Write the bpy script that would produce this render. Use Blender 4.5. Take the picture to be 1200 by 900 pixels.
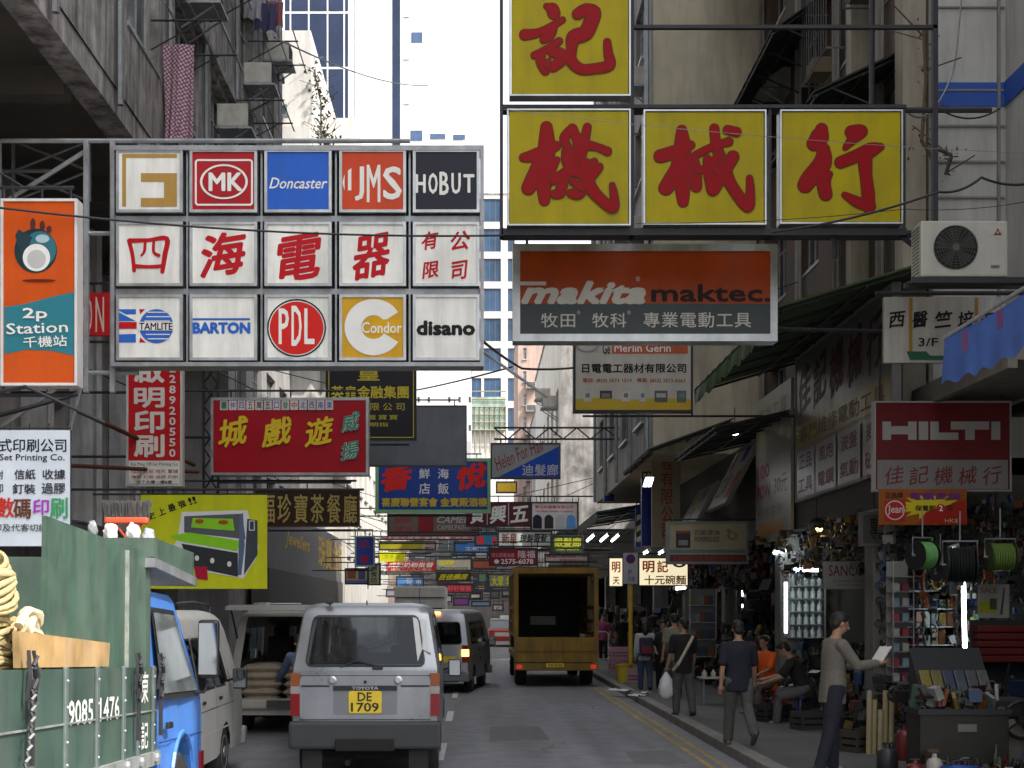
import bpy, bmesh, math, random
from mathutils import Vector, Matrix
R = math.radians
random.seed(7)
SC = bpy.context.scene
COL = SC.collection
for _o in list(bpy.data.objects): bpy.data.objects.remove(_o)

# ------------------------------------------------------------ camera, sky, sun, exposure
S, CX, HZ, EYE = 1700.0, 558.0, 714.0, 1.95
cam = bpy.data.cameras.new('camera'); camo = bpy.data.objects.new('camera', cam); COL.objects.link(camo)
camo.location = (0, 0, EYE); camo.rotation_euler = (R(90), 0, 0)
cam.sensor_width = 36; cam.lens = S / 1200 * 36
cam.shift_x = 42 / 1200; cam.shift_y = 264 / 1200
cam.clip_start = .2; cam.clip_end = 6000
SC.camera = camo
SUN_EL, SUN_AZ = 52, 125            # azimuth measured clockwise from +Y; the sun stands behind the camera, to the right
world = bpy.data.worlds.new('World'); SC.world = world; world.use_nodes = True
wn = world.node_tree.nodes; wl = world.node_tree.links
bg = wn['Background']; sky = wn.new('ShaderNodeTexSky'); sky.sky_type = 'NISHITA'; sky.sun_disc = False
sky.sun_elevation = R(SUN_EL); sky.sun_rotation = R(SUN_AZ); sky.dust_density = 4; sky.air_density = 1.0; sky.ozone_density = 1
hsv = wn.new('ShaderNodeHueSaturation'); hsv.inputs['Saturation'].default_value = .28; hsv.inputs['Value'].default_value = 1.0
wl.new(sky.outputs[0], hsv.inputs['Color']); wl.new(hsv.outputs[0], bg.inputs[0]); bg.inputs[1].default_value = .15
sd = bpy.data.lights.new('sun', 'SUN'); sd.energy = 2.0; sd.angle = R(.6); sd.color = (1, .95, .87)
so = bpy.data.objects.new('sun', sd); COL.objects.link(so)
so.rotation_euler = (R(90 - SUN_EL), 0, R(180 - SUN_AZ)); so.location = (20, -20, 60)
SC.view_settings.view_transform = 'Standard'; SC.view_settings.look = 'None'; SC.view_settings.exposure = 1.55
SC.view_settings.gamma = 1
SC.cycles.max_bounces = 6; SC.cycles.transparent_max_bounces = 12
try: SC.cycles.use_denoising = True
except Exception: pass

def P(px, py, Y): return Vector(((px - CX) * Y / S, Y, EYE - (py - HZ) * Y / S))

# ------------------------------------------------------------ materials
MC = {}
def mat(col, rough=.6, metal=0., var=.18, scale=3., streak=0., emit=0., spec=.5, bump=0., trans=None, dirt=None):
    key = (tuple(col), rough, metal, var, scale, streak, emit, spec, bump, trans, dirt)
    if key in MC: return MC[key]
    m = bpy.data.materials.new('paint'); MC[key] = m; m.use_nodes = True
    nt = m.node_tree; n = nt.nodes; l = nt.links; b = n['Principled BSDF']
    b.inputs['Roughness'].default_value = rough; b.inputs['Metallic'].default_value = metal
    b.inputs['Specular IOR Level'].default_value = spec
    c4 = (*col[:3], 1)
    if var > 0 or streak > 0 or dirt:
        g = n.new('ShaderNodeNewGeometry'); mp = n.new('ShaderNodeMapping')
        l.new(g.outputs['Position'], mp.inputs['Vector'])
        t = n.new('ShaderNodeTexNoise'); t.inputs['Scale'].default_value = scale; t.inputs['Detail'].default_value = 7; t.inputs['Roughness'].default_value = .62
        l.new(mp.outputs[0], t.inputs['Vector'])
        r = n.new('ShaderNodeMapRange'); r.inputs[1].default_value = .3; r.inputs[2].default_value = .72
        r.inputs[3].default_value = 1 - var; r.inputs[4].default_value = 1 + var * .35
        l.new(t.outputs[0], r.inputs[0])
        mx = n.new('ShaderNodeVectorMath'); mx.operation = 'SCALE'; mx.inputs[0].default_value = col[:3]
        l.new(r.outputs[0], mx.inputs['Scale']); out = mx.outputs[0]
        if streak > 0:
            mp2 = n.new('ShaderNodeMapping'); mp2.inputs['Scale'].default_value = (4, 4, .55)
            l.new(g.outputs['Position'], mp2.inputs['Vector'])
            t2 = n.new('ShaderNodeTexNoise'); t2.inputs['Scale'].default_value = 1.1; t2.inputs['Detail'].default_value = 8; t2.inputs['Roughness'].default_value = .62
            l.new(mp2.outputs[0], t2.inputs['Vector'])
            r2 = n.new('ShaderNodeMapRange'); r2.inputs[1].default_value = .42; r2.inputs[2].default_value = .7
            r2.inputs[3].default_value = 0; r2.inputs[4].default_value = streak
            l.new(t2.outputs[0], r2.inputs[0])
            m2 = n.new('ShaderNodeMix'); m2.data_type = 'RGBA'; l.new(r2.outputs[0], m2.inputs[0]); l.new(out, m2.inputs[6])
            d = dirt or (.035, .03, .025); m2.inputs[7].default_value = (*d, 1); out = m2.outputs[2]
        l.new(out, b.inputs['Base Color'])
        r3 = n.new('ShaderNodeMapRange'); r3.inputs[3].default_value = max(.05, rough - .12); r3.inputs[4].default_value = min(1, rough + .15)
        l.new(t.outputs[0], r3.inputs[0]); l.new(r3.outputs[0], b.inputs['Roughness'])
        if bump:
            bp = n.new('ShaderNodeBump'); bp.inputs['Strength'].default_value = bump; bp.inputs['Distance'].default_value = .02
            l.new(t.outputs[0], bp.inputs['Height']); l.new(bp.outputs[0], b.inputs['Normal'])
    else: b.inputs['Base Color'].default_value = c4
    if emit:
        b.inputs['Emission Color'].default_value = c4; b.inputs['Emission Strength'].default_value = emit
    return m
def glassmat(tint=(.35, .4, .42), rough=.03):
    key = ('glass', tuple(tint), rough)
    if key in MC: return MC[key]
    m = bpy.data.materials.new('glass'); MC[key] = m; m.use_nodes = True; nt = m.node_tree; n = nt.nodes; l = nt.links
    n.remove(n['Principled BSDF']); o = n['Material Output']
    t = n.new('ShaderNodeBsdfTransparent'); t.inputs[0].default_value = (*tint, 1)
    g = n.new('ShaderNodeBsdfGlossy'); g.inputs['Roughness'].default_value = rough; g.inputs[0].default_value = (.9, .95, 1, 1)
    f = n.new('ShaderNodeFresnel'); f.inputs[0].default_value = 1.42
    a = n.new('ShaderNodeMath'); a.operation = 'ADD'; a.inputs[1].default_value = .0; l.new(f.outputs[0], a.inputs[0])
    x = n.new('ShaderNodeMixShader'); l.new(a.outputs[0], x.inputs[0]); l.new(t.outputs[0], x.inputs[1]); l.new(g.outputs[0], x.inputs[2]); l.new(x.outputs[0], o.inputs[0])
    return m
WHITE = (.78, .78, .74); RED = (.6, .015, .02); DRED = (.33, .012, .02); YEL = (.78, .62, .02); BLUE = (.02, .09, .5); BLACK = (.012, .012, .014)
def F(c, **k):
    k.setdefault('rough', .35); k.setdefault('var', .15); k.setdefault('scale', 1.6); k.setdefault('streak', .16); k.setdefault('spec', .22); return mat(c, **k)
def pr(c): return mat(c, rough=.5, var=.06, scale=6, spec=.15)
steel = mat((.34, .36, .38), .45, .5, .35, 5, .25, dirt=(.1, .05, .02)); dsteel = mat((.035, .035, .04), .6, .3, .3, 6); rust = mat((.1, .03, .02), .8, .2, .3, 6)
alu = mat((.5, .52, .53), .38, .8, .3, 4, .25); gal = mat((.3, .31, .32), .5, .6, .3, 5)
conc = mat((.42, .4, .39), .9, 0, .6, 2.2, .9, bump=.5); concd = mat((.2, .18, .15), .9, 0, .4, 1.2, .5, bump=.3)
rubber = mat((.02, .02, .02), .85, 0, .2, 8); chrome = mat((.6, .6, .6), .2, 1, .1); blackp = mat((.015, .015, .017), .5, 0, .2, 8)
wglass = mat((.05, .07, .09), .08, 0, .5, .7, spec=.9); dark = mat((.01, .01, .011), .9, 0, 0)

# ------------------------------------------------------------ mesh helpers
class MB:
    def __init__(s): s.v = []; s.f = []; s.mi = []; s.m = 0
    def add(s, vs, fs):
        k = len(s.v); s.v += [tuple(v) for v in vs]
        for f in fs: s.f.append([i + k for i in f]); s.mi.append(s.m)
        return s
    def quad(s, a, b, c, d): return s.add([a, b, c, d], [(0, 1, 2, 3)])
    def box(s, x0, y0, z0, x1, y1, z1, M=None):
        vs = [Vector((x, y, z)) for x in (x0, x1) for y in (y0, y1) for z in (z0, z1)]
        if M: vs = [M @ v for v in vs]
        return s.add(vs, [(0, 1, 3, 2), (4, 6, 7, 5), (0, 4, 5, 1), (2, 3, 7, 6), (0, 2, 6, 4), (1, 5, 7, 3)])
    def bev(s, x0, y0, z0, x1, y1, z1, b=.02):      # box with chamfered edges
        xs, ys, zs = (x0, x1), (y0, y1), (z0, z1); bm = bmesh.new(); bmesh.ops.create_cube(bm, size=1)
        for v in bm.verts: v.co = Vector((xs[v.co.x > 0], ys[v.co.y > 0], zs[v.co.z > 0]))
        bmesh.ops.bevel(bm, geom=list(bm.edges), offset=b, segments=2, affect='EDGES', profile=.6)
        bm.verts.index_update(); s.add([v.co for v in bm.verts], [[v.index for v in f.verts] for f in bm.faces]); bm.free(); return s
    def tube(s, pts, r, n=6, cap=True, rs=None):
        pts = [Vector(p) for p in pts]; vs = []; m = len(pts)
        for i, p in enumerate(pts):
            d = (pts[min(i + 1, m - 1)] - pts[max(i - 1, 0)]).normalized()
            u = d.cross(Vector((0, 0, 1)) if abs(d.z) < .9 else Vector((1, 0, 0))).normalized(); w = d.cross(u)
            rr = rs[i] if rs else r
            for k in range(n):
                a = 2 * math.pi * k / n; vs.append(p + (u * math.cos(a) + w * math.sin(a)) * rr)
        fs = [(i * n + k, i * n + (k + 1) % n, (i + 1) * n + (k + 1) % n, (i + 1) * n + k) for i in range(m - 1) for k in range(n)]
        if cap: fs += [tuple(range(n)), tuple(range((m - 1) * n, m * n))[::-1]]
        return s.add(vs, fs)
    def lathe(s, prof, n=14, M=None):               # prof: (r, z)
        vs = []
        for r, z in prof:
            for k in range(n):
                a = 2 * math.pi * k / n; v = Vector((r * math.cos(a), r * math.sin(a), z)); vs.append(M @ v if M else v)
        m = len(prof)
        return s.add(vs, [(i * n + k, i * n + (k + 1) % n, (i + 1) * n + (k + 1) % n, (i + 1) * n + k) for i in range(m - 1) for k in range(n)] + [tuple(range(n))[::-1], tuple(range((m - 1) * n, m * n))])
    def prism(s, pts, y0, y1):                      # polygon in x,z extruded along y
        n = len(pts); vs = [(x, y0, z) for x, z in pts] + [(x, y1, z) for x, z in pts]
        return s.add(vs, [tuple(range(n)), tuple(range(n, 2 * n))[::-1]] + [(i, i + n, (i + 1) % n + n, (i + 1) % n) for i in range(n)])
    def prismx(s, pts, x0, x1):                     # polygon in y,z extruded along x
        n = len(pts); vs = [(x0, y, z) for y, z in pts] + [(x1, y, z) for y, z in pts]
        return s.add(vs, [tuple(range(n)), tuple(range(n, 2 * n))[::-1]] + [(i, i + n, (i + 1) % n + n, (i + 1) % n) for i in range(n)])
    def mesh(s, name, m, smooth=None):
        me = bpy.data.meshes.new(name); me.from_pydata(s.v, [], s.f)
        for x in (m if isinstance(m, (list, tuple)) else [m]): me.materials.append(x)
        if any(s.mi): me.polygons.foreach_set('material_index', s.mi)
        if smooth: me.shade_smooth(); me.set_sharp_from_angle(angle=R(smooth))
        me.update(); return me
    def build(s, name, m, parent=None, loc=None, smooth=None, rot=None):
        return ob(name, s.mesh(name, m, smooth), parent, loc, rot)
def ob(name, me, parent=None, loc=None, rot=None):
    o = bpy.data.objects.new(name, me); COL.objects.link(o)
    if parent: o.parent = parent
    if loc is not None: o.location = loc
    if rot is not None: o.rotation_euler = rot
    return o
def fixn(o):
    bm = bmesh.new(); bm.from_mesh(o.data); bmesh.ops.remove_doubles(bm, verts=bm.verts, dist=1e-5); bmesh.ops.recalc_face_normals(bm, faces=bm.faces); bm.to_mesh(o.data); bm.free(); return o
def thing(name, label, cat, loc=(0, 0, 0), rz=0, group=None):
    o = bpy.data.objects.new(name, None); COL.objects.link(o); o.location = loc; o.rotation_euler = (0, 0, rz); o.empty_display_size = .2
    return tag(o, label, cat, group)
def tag(o, label, cat, group=None):
    o['label'] = label; o['category'] = cat
    if group: o['group'] = group
    return o
def struct(o): o['kind'] = 'structure'; return o
def stuff(o): o['kind'] = 'stuff'; return o
ORD = ['lowest', 'second lowest', 'third lowest', 'fourth from the bottom', 'fifth from the bottom', 'sixth from the bottom', 'sixth from the top', 'fifth from the top', 'fourth from the top', 'third highest', 'second highest', 'highest']
NTH = ['first', 'second', 'third', 'fourth', 'fifth', 'sixth', 'seventh', 'eighth', 'ninth', 'tenth']
def rank(objs, base):
    objs = sorted(objs, key=lambda o: o.location.z); n = len(objs)
    for i, o in enumerate(objs):
        w = ORD[i] if i < min(6, (n + 1) // 2) else ORD[12 - (n - i)] if n - i <= 6 else ORD[i]
        o['label'] = base % w
def kids(o): return [c for c in o.children]
def dup(o, parent=None, loc=None, rz=None, label=None):
    c = o.copy(); COL.objects.link(c)
    if parent: c.parent = parent
    for k in kids(o): dup(k, c)
    if loc is not None: c.location = loc
    if rz is not None: c.rotation_euler.z = rz
    if label: c['label'] = label
    return c

# ------------------------------------------------------------ lettering
_tc = bpy.data.curves.new('text', 'FONT'); _to = bpy.data.objects.new('text', _tc); COL.objects.link(_to)
_tc.resolution_u = 2
def glyphs(body, off=0., sp=1., shear=0.):
    _tc.body = body; _tc.offset = off; _tc.space_character = sp; _tc.shear = shear
    bpy.context.view_layer.update()
    me = bpy.data.meshes.new_from_object(_to.evaluated_get(bpy.context.evaluated_depsgraph_get()))
    vs = [(v.co.x, v.co.y) for v in me.vertices]; fs = [tuple(p.vertices) for p in me.polygons]; bpy.data.meshes.remove(me)
    if not vs: return [], []
    x0 = min(v[0] for v in vs); x1 = max(v[0] for v in vs); y0 = min(v[1] for v in vs); y1 = max(v[1] for v in vs)
    return [((x - x0) / max(1e-6, x1 - x0), (y - y0) / max(1e-6, y1 - y0)) for x, y in vs], fs

class Sign:                                          # local frame: x right, z up, front face at y = 0 looking to -y; u, v in 0..1 with v from the top
    def __init__(s, root, w, h, box=None, th=.15): s.root = root; s.w = w; s.h = h; s.box = box; s.k = 0; s.th = th
    def uv(s, b):
        if s.box:
            x0, y0, x1, y1 = s.box; return [(b[i] - (x0, y0)[i % 2]) / ((x1 - x0), (y1 - y0))[i % 2] for i in range(len(b))]
        return list(b)
    def q(s, u, v): return (u * s.w, (1 - v) * s.h)
    def lay(s): s.k += 1; return -.003 - .0011 * s.k
    def t(s, body, b, m, off=.0, sp=1., shear=0., vert=False, wave=0, br=0, name='lettering', rot=0):
        u0, v0, u1, v1 = s.uv(b); y = s.lay(); mb = MB()
        cells = [(body, u0, v0, u1, v1)]
        if vert:
            n = len(body); g = .08; cells = [(c, u0, v0 + (v1 - v0) * i / n, u1, v0 + (v1 - v0) * (i + 1 - g) / n) for i, c in enumerate(body)]
        for body_, a0, b0, a1, b1 in cells:
            bold = off > 0; vs, fs = glyphs(body_, 0 if bold else off, sp, shear); (x0, zt), (x1, zb) = s.q(a0, b0), s.q(a1, b1)
            if br:
                vs = [(p + .1 * q_, q_ + br * (p - .5)) for p, q_ in vs]; a_ = min(v[0] for v in vs); b_ = max(v[0] for v in vs); c_ = min(v[1] for v in vs); d_ = max(v[1] for v in vs); vs = [((p - a_) / (b_ - a_), (q_ - c_) / (d_ - c_)) for p, q_ in vs]
            if body_ in '-1一': x0, x1 = (x0 * .6 + x1 * .4, x0 * .4 + x1 * .6) if body_ == '1' else (x0, x1)
            pts = [(x0 + (x1 - x0) * p, zb + (zt - zb) * q_) for p, q_ in vs]
            if wave: pts = [(x, z + wave * math.sin((x - x0) / max(.01, x1 - x0) * 3.14)) for x, z in pts]
            if rot:
                cx, cz = (x0 + x1) / 2, (zt + zb) / 2; c_, s_ = math.cos(rot), math.sin(rot)
                pts = [(cx + (x - cx) * c_ - (z - cz) * s_, cz + (x - cx) * s_ + (z - cz) * c_) for x, z in pts]
            if bold:
                nc = max(1, len(body_)); d = off * (.8 if max(body_) > 'ÿ' else 1.5) * min((x1 - x0) / nc if x1 - x0 < nc * (zt - zb) * 1.3 else zt - zb, zt - zb); k0 = 1 - 2 * d / max(1e-6, x1 - x0); k1 = 1 - 2 * d / max(1e-6, zt - zb); mx_, mz = (x0 + x1) / 2, (zt + zb) / 2
                for a in range(7):
                    ox, oz = (d * math.cos(a * math.pi / 3), d * math.sin(a * math.pi / 3)) if a < 6 else (0, 0)
                    mb.add([(mx_ + (x - mx_) * k0 + ox, y - .0001 * a, mz + (z - mz) * k1 + oz) for x, z in pts], fs)
                continue
            mb.add([(x, y, z) for x, z in pts], fs)
        return mb.build(name, pr(m) if isinstance(m, tuple) else m, s.root)
    def strokes(s, strokes, b, m, name='lettering', grow=0):   # brush strokes: each [(x, y, r)...] in a unit box
        u0, v0, u1, v1 = s.uv(b); y0 = s.lay(); mb = MB(); (x0, zt), (x1, zb) = s.q(u0, v0), s.q(u1, v1)
        sc = (x1 - x0)
        for st in strokes:
            P2 = [Vector((x0 + p[0] * (x1 - x0), zt + p[1] * (zb - zt))) for p in st]; rr = [(p[2] + grow) * sc for p in st]
            # densify with Catmull-Rom
            pts = []; rs = []
            for i in range(len(P2) - 1):
                a, b_, c, d = P2[max(i - 1, 0)], P2[i], P2[i + 1], P2[min(i + 2, len(P2) - 1)]
                for j in range(5):
                    t = j / 5; pts.append(.5 * ((2 * b_) + (c - a) * t + (2 * a - 5 * b_ + 4 * c - d) * t * t + (3 * b_ - a - 3 * c + d) * t ** 3)); rs.append(rr[i] * (1 - t) + rr[i + 1] * t)
            pts.append(P2[-1]); rs.append(rr[-1])
            L = []; Rr = []; n = len(pts)
            for i in range(n):
                d = (pts[min(i + 1, n - 1)] - pts[max(i - 1, 0)]).normalized(); nn = Vector((-d.y, d.x)); L.append(pts[i] + nn * rs[i]); Rr.append(pts[i] - nn * rs[i])
            y0 -= .0002
            for i in range(n - 1): mb.add([(p.x, y0 - 5e-5 * i, p.y) for p in (L[i], L[i + 1], Rr[i + 1], Rr[i])], [(0, 1, 2, 3)])
            y0 -= 5e-5 * n
            for c_, r_ in zip(P2, rr):               # round joints
                y0 -= 5e-5; mb.add([(c_.x + r_ * .99 * math.cos(R(a)), y0, c_.y + r_ * .99 * math.sin(R(a))) for a in range(0, 360, 20)], [tuple(range(18))])
            for e, sg in ((0, -1), (n - 1, 1)):      # round ends
                d = (pts[min(e + 1, n - 1)] - pts[max(e - 1, 0)]).normalized() * sg; a0 = math.atan2(d.y, d.x); y0 -= .0001
                arc = [pts[e] + Vector((math.cos(a0 + R(t)), math.sin(a0 + R(t)))) * rs[e] for t in range(-90, 91, 20)]
                mb.add([(p.x, y0, p.y) for p in arc], [tuple(range(len(arc)))])
        s.k += 3
        return mb.build(name, pr(m), s.root)
    def r(s, b, m, name='colour_field'):
        u0, v0, u1, v1 = s.uv(b); y = s.lay(); (x0, zt), (x1, zb) = s.q(u0, v0), s.q(u1, v1)
        return MB().quad((x0, y, zb), (x1, y, zb), (x1, y, zt), (x0, y, zt)).build(name, m if not isinstance(m, tuple) else F(m), s.root)
    def poly(s, pts, m, name='emblem'):
        y = s.lay(); fl = s.uv([c for p in pts for c in p]); q = [s.q(fl[i], fl[i + 1]) for i in range(0, len(fl), 2)]
        return MB().add([(x, y, z) for x, z in q], [tuple(range(len(q)))]).build(name, m if not isinstance(m, tuple) else pr(m), s.root)
    def polys(s, lst, m, name='emblem'):
        y = s.lay(); mb = MB()
        for pts in lst:
            fl = s.uv([c for p in pts for c in p]); q = [s.q(fl[i], fl[i + 1]) for i in range(0, len(fl), 2)]
            mb.add([(x, y, z) for x, z in q], [tuple(range(len(q)))]); y -= .0002
        return mb.build(name, m if not isinstance(m, tuple) else pr(m), s.root)
    def ell(s, cx, cy, rx, ry, m, inner=0, a0=0, a1=360, name='emblem'):
        n = 36; A = [R(a0 + (a1 - a0) * i / n) for i in range(n + 1)]
        if inner:
            return s.polys([[(cx + rx * math.cos(A[i]), cy - ry * math.sin(A[i])), (cx + rx * math.cos(A[i + 1]), cy - ry * math.sin(A[i + 1])), (cx + rx * inner * math.cos(A[i + 1]), cy - ry * inner * math.sin(A[i + 1])), (cx + rx * inner * math.cos(A[i]), cy - ry * inner * math.sin(A[i]))] for i in range(n)], m, name)
        return s.poly([(cx + rx * math.cos(a), cy - ry * math.sin(a)) for a in A[:-1]], m, name)
    def rnd(s, b, m, r_, w=0, name='emblem'):       # rounded rectangle (outline when w)
        x0, y0, x1, y1 = b
        def ring(x0, y0, x1, y1, r): return [(cx + r * math.cos(R(a)), cy - r * math.sin(R(a))) for cx, cy, s0 in ((x1 - r, y0 + r, 0), (x0 + r, y0 + r, 90), (x0 + r, y1 - r, 180), (x1 - r, y1 - r, 270)) for a in range(s0, s0 + 91, 18)]
        A = ring(x0, y0, x1, y1, r_)
        if not w: return s.poly(A, m, name)
        B = ring(x0 + w, y0 + w, x1 - w, y1 - w, max(.1, r_ - w)); n = len(A)
        return s.polys([[A[i], A[(i + 1) % n], B[(i + 1) % n], B[i]] for i in range(n)], m, name)
def panelset(root, w, h, face, frame, fw, th):
    MB().box(fw * .5, 0, fw * .5, w - fw * .5, th, h - fw * .5).build('panel', face, root)
    if frame:
        mb = MB(); e = .018
        mb.box(0, -e, 0, w, th + e, fw); mb.box(0, -e, h - fw, w, th + e, h); mb.box(0, -e, fw, fw, th + e, h - fw); mb.box(w - fw, -e, fw, w, th + e, h - fw)
        mb.build('frame', frame, root)
def sg(name, label, b, Y, face, frame=alu, fw=.05, th=.16, side=None, cat='sign', group=None, wall=6.0, up=.15, yaw=0, nb=2):
    x0, y0, x1, y1 = b; a = P(x0, y1, Y); c = P(x1, y0, Y); w = c.x - a.x; h = c.z - a.z
    root = thing(name, label, cat, a, yaw, group)
    panelset(root, w, h, face if not isinstance(face, tuple) else F(face), frame, fw, th)
    if side:                                        # steel arms back to the building
        mb = MB(); xw = (-wall if side == 'L' else wall) - a.x; r_ = .022
        xe = w * .92 if side == 'L' else w * .08
        zs = [h + up, -up * .6][:nb]
        for z in zs: mb.tube([(xw, th / 2, z), (xe, th / 2, z)], r_, 5)
        for u in (.12, .5, .88): mb.tube([(u * w, th / 2, h - .01), (u * w, th / 2, h + up)], .014, 4)
        if abs(xw - (0 if side == 'L' else w)) > .8:
            xn = 0 if side == 'L' else w
            if nb: mb.tube([(xw, th / 2, h + up + .9), (xn * .7 + xe * .3, th / 2, h + up)], .012, 4)
            mb.tube([(xn, th / 2, h + up), (xn, th / 2, -up * .6)], .018, 5)
        mb.build('bracket', dsteel, root)
    return Sign(root, w, h, b, th)
def wsign(name, label, side, X, ya, yb, z0, z1, face, frame=alu, fw=.04, th=.08, cat='sign', group=None, tilt=0):
    # sign lying parallel to the street; side 'R' hangs on the right wall and faces -X, 'L' faces +X
    w = abs(yb - ya); h = z1 - z0
    root = thing(name, label, cat, (X, yb if side == 'R' else ya, z0), R(-90 if side == 'R' else 90), group)
    if tilt: root.rotation_euler = (R(tilt), 0, root.rotation_euler.z)
    panelset(root, w, h, face if not isinstance(face, tuple) else F(face), frame, fw, th)
    return Sign(root, w, h, None, th)

# ------------------------------------------------------------ ground
asph = mat((.2, .202, .215), .85, 0, .3, 2.2, .0, bump=.35)
def asphalt():
    m = asph; nt = m.node_tree; n = nt.nodes; l = nt.links; b = n['Principled BSDF']
    src = b.inputs['Base Color'].links[0].from_socket
    t = n.new('ShaderNodeTexNoise'); t.inputs['Scale'].default_value = 90; g = n.new('ShaderNodeNewGeometry'); l.new(g.outputs['Position'], t.inputs['Vector'])
    mp = n.new('ShaderNodeMapping'); mp.inputs['Scale'].default_value = (1.6, .07, 1); l.new(g.outputs['Position'], mp.inputs['Vector'])
    t2 = n.new('ShaderNodeTexNoise'); t2.inputs['Scale'].default_value = 1; t2.inputs['Detail'].default_value = 5; l.new(mp.outputs[0], t2.inputs['Vector'])
    a = n.new('ShaderNodeMath'); a.operation = 'MULTIPLY_ADD'; a.inputs[1].default_value = 1.1; a.inputs[2].default_value = .45; l.new(t.outputs[0], a.inputs[0])
    a2 = n.new('ShaderNodeMath'); a2.operation = 'MULTIPLY_ADD'; a2.inputs[1].default_value = 1.0; a2.inputs[2].default_value = .5; l.new(t2.outputs[0], a2.inputs[0])
    a3 = n.new('ShaderNodeMath'); a3.operation = 'MULTIPLY'; l.new(a.outputs[0], a3.inputs[0]); l.new(a2.outputs[0], a3.inputs[1])
    v = n.new('ShaderNodeVectorMath'); v.operation = 'SCALE'; l.new(src, v.inputs[0]); l.new(a3.outputs[0], v.inputs['Scale']); l.new(v.outputs[0], b.inputs['Base Color'])
asphalt()
g = MB(); g.quad((-70, -95, -.02), (70, -95, -.02), (70, 330, -.02), (-70, 330, -.02)); struct(g.build('ground', concd))
g = MB(); g.quad((-4.95, -40, 0), (3.36, -40, 0), (3.36, 230, 0), (-4.95, 230, 0)); struct(g.build('road', asph))
pav = mat((.1, .098, .093), .85, 0, .35, 1.5, bump=.25)
KY = .13
g = MB(); g.box(3.58, -40, -.02, 12, 230, KY); rp = struct(g.build('pavement', pav))
g = MB(); g.box(-12, -40, -.02, -5.17, 230, KY); lp = struct(g.build('pavement', pav))
kerbm = mat((.22, .21, .19), .85, 0, .4, 3); ks = None
for side, x0, x1, par in (('R', 3.36, 3.578, rp), ('L', -5.168, -4.95, lp)):
    me = MB().bev(x0, .006, -.02, x1, .994, KY + .004, .012).mesh('kerb_stone', kerbm)
    for i in range(8, 60): ob('kerb_stone', me, par, (0, i, 0))
    stuff(MB().box(x0, 60, -.02, x1, 230, KY + .004).build('kerb_line', kerbm, par)); stuff(MB().box(x0, -40, -.02, x1, 8, KY + .004).build('kerb_line', kerbm, par))
ypaint = mat((.42, .3, .08), .8, 0, .6, 4, .5, dirt=(.15, .15, .15)); wpaint = mat((.62, .62, .6), .7, 0, .4, 6)
for x in (2.86, 3.04):
    struct(MB().quad((x, 8, .004), (x + .075, 8, .004), (x + .075, 200, .004), (x, 200, .004)).build('yellow_line', ypaint))
for k in range(16):                                  # broken lane line
    y0 = 18.7 + 6.6 * k
    struct(MB().quad((-.54, y0, .004), (-.42, y0, .004), (-.42, y0 + 2.4, .004), (-.54, y0 + 2.4, .004)).build('lane_mark', wpaint))

for i, (x0, y0, x1, y1) in enumerate(((.2, 21.5, 1.1, 24.2), (1.5, 30, 2.4, 36), (-.35, 36, .6, 38), (2.0, 18.2, 2.7, 20))):
    struct(MB().add([(x0, y0, .002), (x1, y0 + .1, .002), (x1 - .05, y1, .002), (x0 + .03, y1 - .15, .002)], [(0, 1, 2, 3)]).build('road_patch', mat(((.15, .15, .155), (.19, .19, .2), (.13, .13, .135), (.16, .16, .165))[i], .9, 0, .35, 6, bump=.3)))
rn_ = random.Random(4); ckm = mat((.05, .05, .05), .95, 0, 0)
for (x, y) in ((.9, 19), (1.9, 24), (.4, 27), (2.3, 28.5)):   # thin wandering cracks
    a_ = [Vector((x, y, .0032))]
    for k in range(14): a_.append(a_[-1] + Vector((rn_.uniform(-.09, .13), rn_.uniform(.05, .3), 0)))
    mb = MB()
    for p, q in zip(a_, a_[1:]): mb.quad(p, p + Vector((.012, 0, 0)), q + Vector((.012, 0, 0)), q)
    struct(mb.build('road_crack', ckm))
mb = MB()
for k in range(160):                                 # fine grit and fallen scraps along the gutter
    y = rn_.uniform(16, 60); x = 3.34 - abs(rn_.gauss(0, .09)); r_ = rn_.uniform(.008, .03); mb.add([(x, y, .004), (x + r_, y + r_ * .3, .006), (x + r_ * .5, y + r_ * 1.6, .012)], [(0, 1, 2)])
stuff(tag(mb.build('gutter_grit', mat((.3, .28, .24), .9, var=.5, scale=9)), 'scattered grit and scraps along the right gutter', 'litter'))
# ------------------------------------------------------------ buildings
def wallgrid(root, w, h, cols, rows, m, dep=.18, skip=(), x0=0, z0=0, name='wall'):
    xs = [x0] + [c for p in cols for c in p] + [x0 + w]; zs = [z0] + [c for p in rows for c in p] + [z0 + h]; mb = MB(); holes = []
    for i in range(len(xs) - 1):
        for j in range(len(zs) - 1):
            a, b, c, d = xs[i], xs[i + 1], zs[j], zs[j + 1]
            if b - a < 1e-4 or d - c < 1e-4: continue
            if i % 2 and j % 2 and (i // 2, j // 2) not in skip:
                holes.append((a, c, b, d))
                for q in (((a, c), (a, d)), ((a, d), (b, d)), ((b, d), (b, c)), ((b, c), (a, c))):
                    (p0, r0), (p1, r1) = q; mb.quad((p0, 0, r0), (p1, 0, r1), (p1, dep, r1), (p0, dep, r0))
            else: mb.quad((a, 0, c), (b, 0, c), (b, 0, d), (a, 0, d))
    mb.build(name, m, root); return holes
WIN = {}
wframe = mat((.45, .46, .45), .5, .3, .3, 5, .3); wframe2 = mat((.16, .17, .17), .5, .3, .3, 5)
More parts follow.
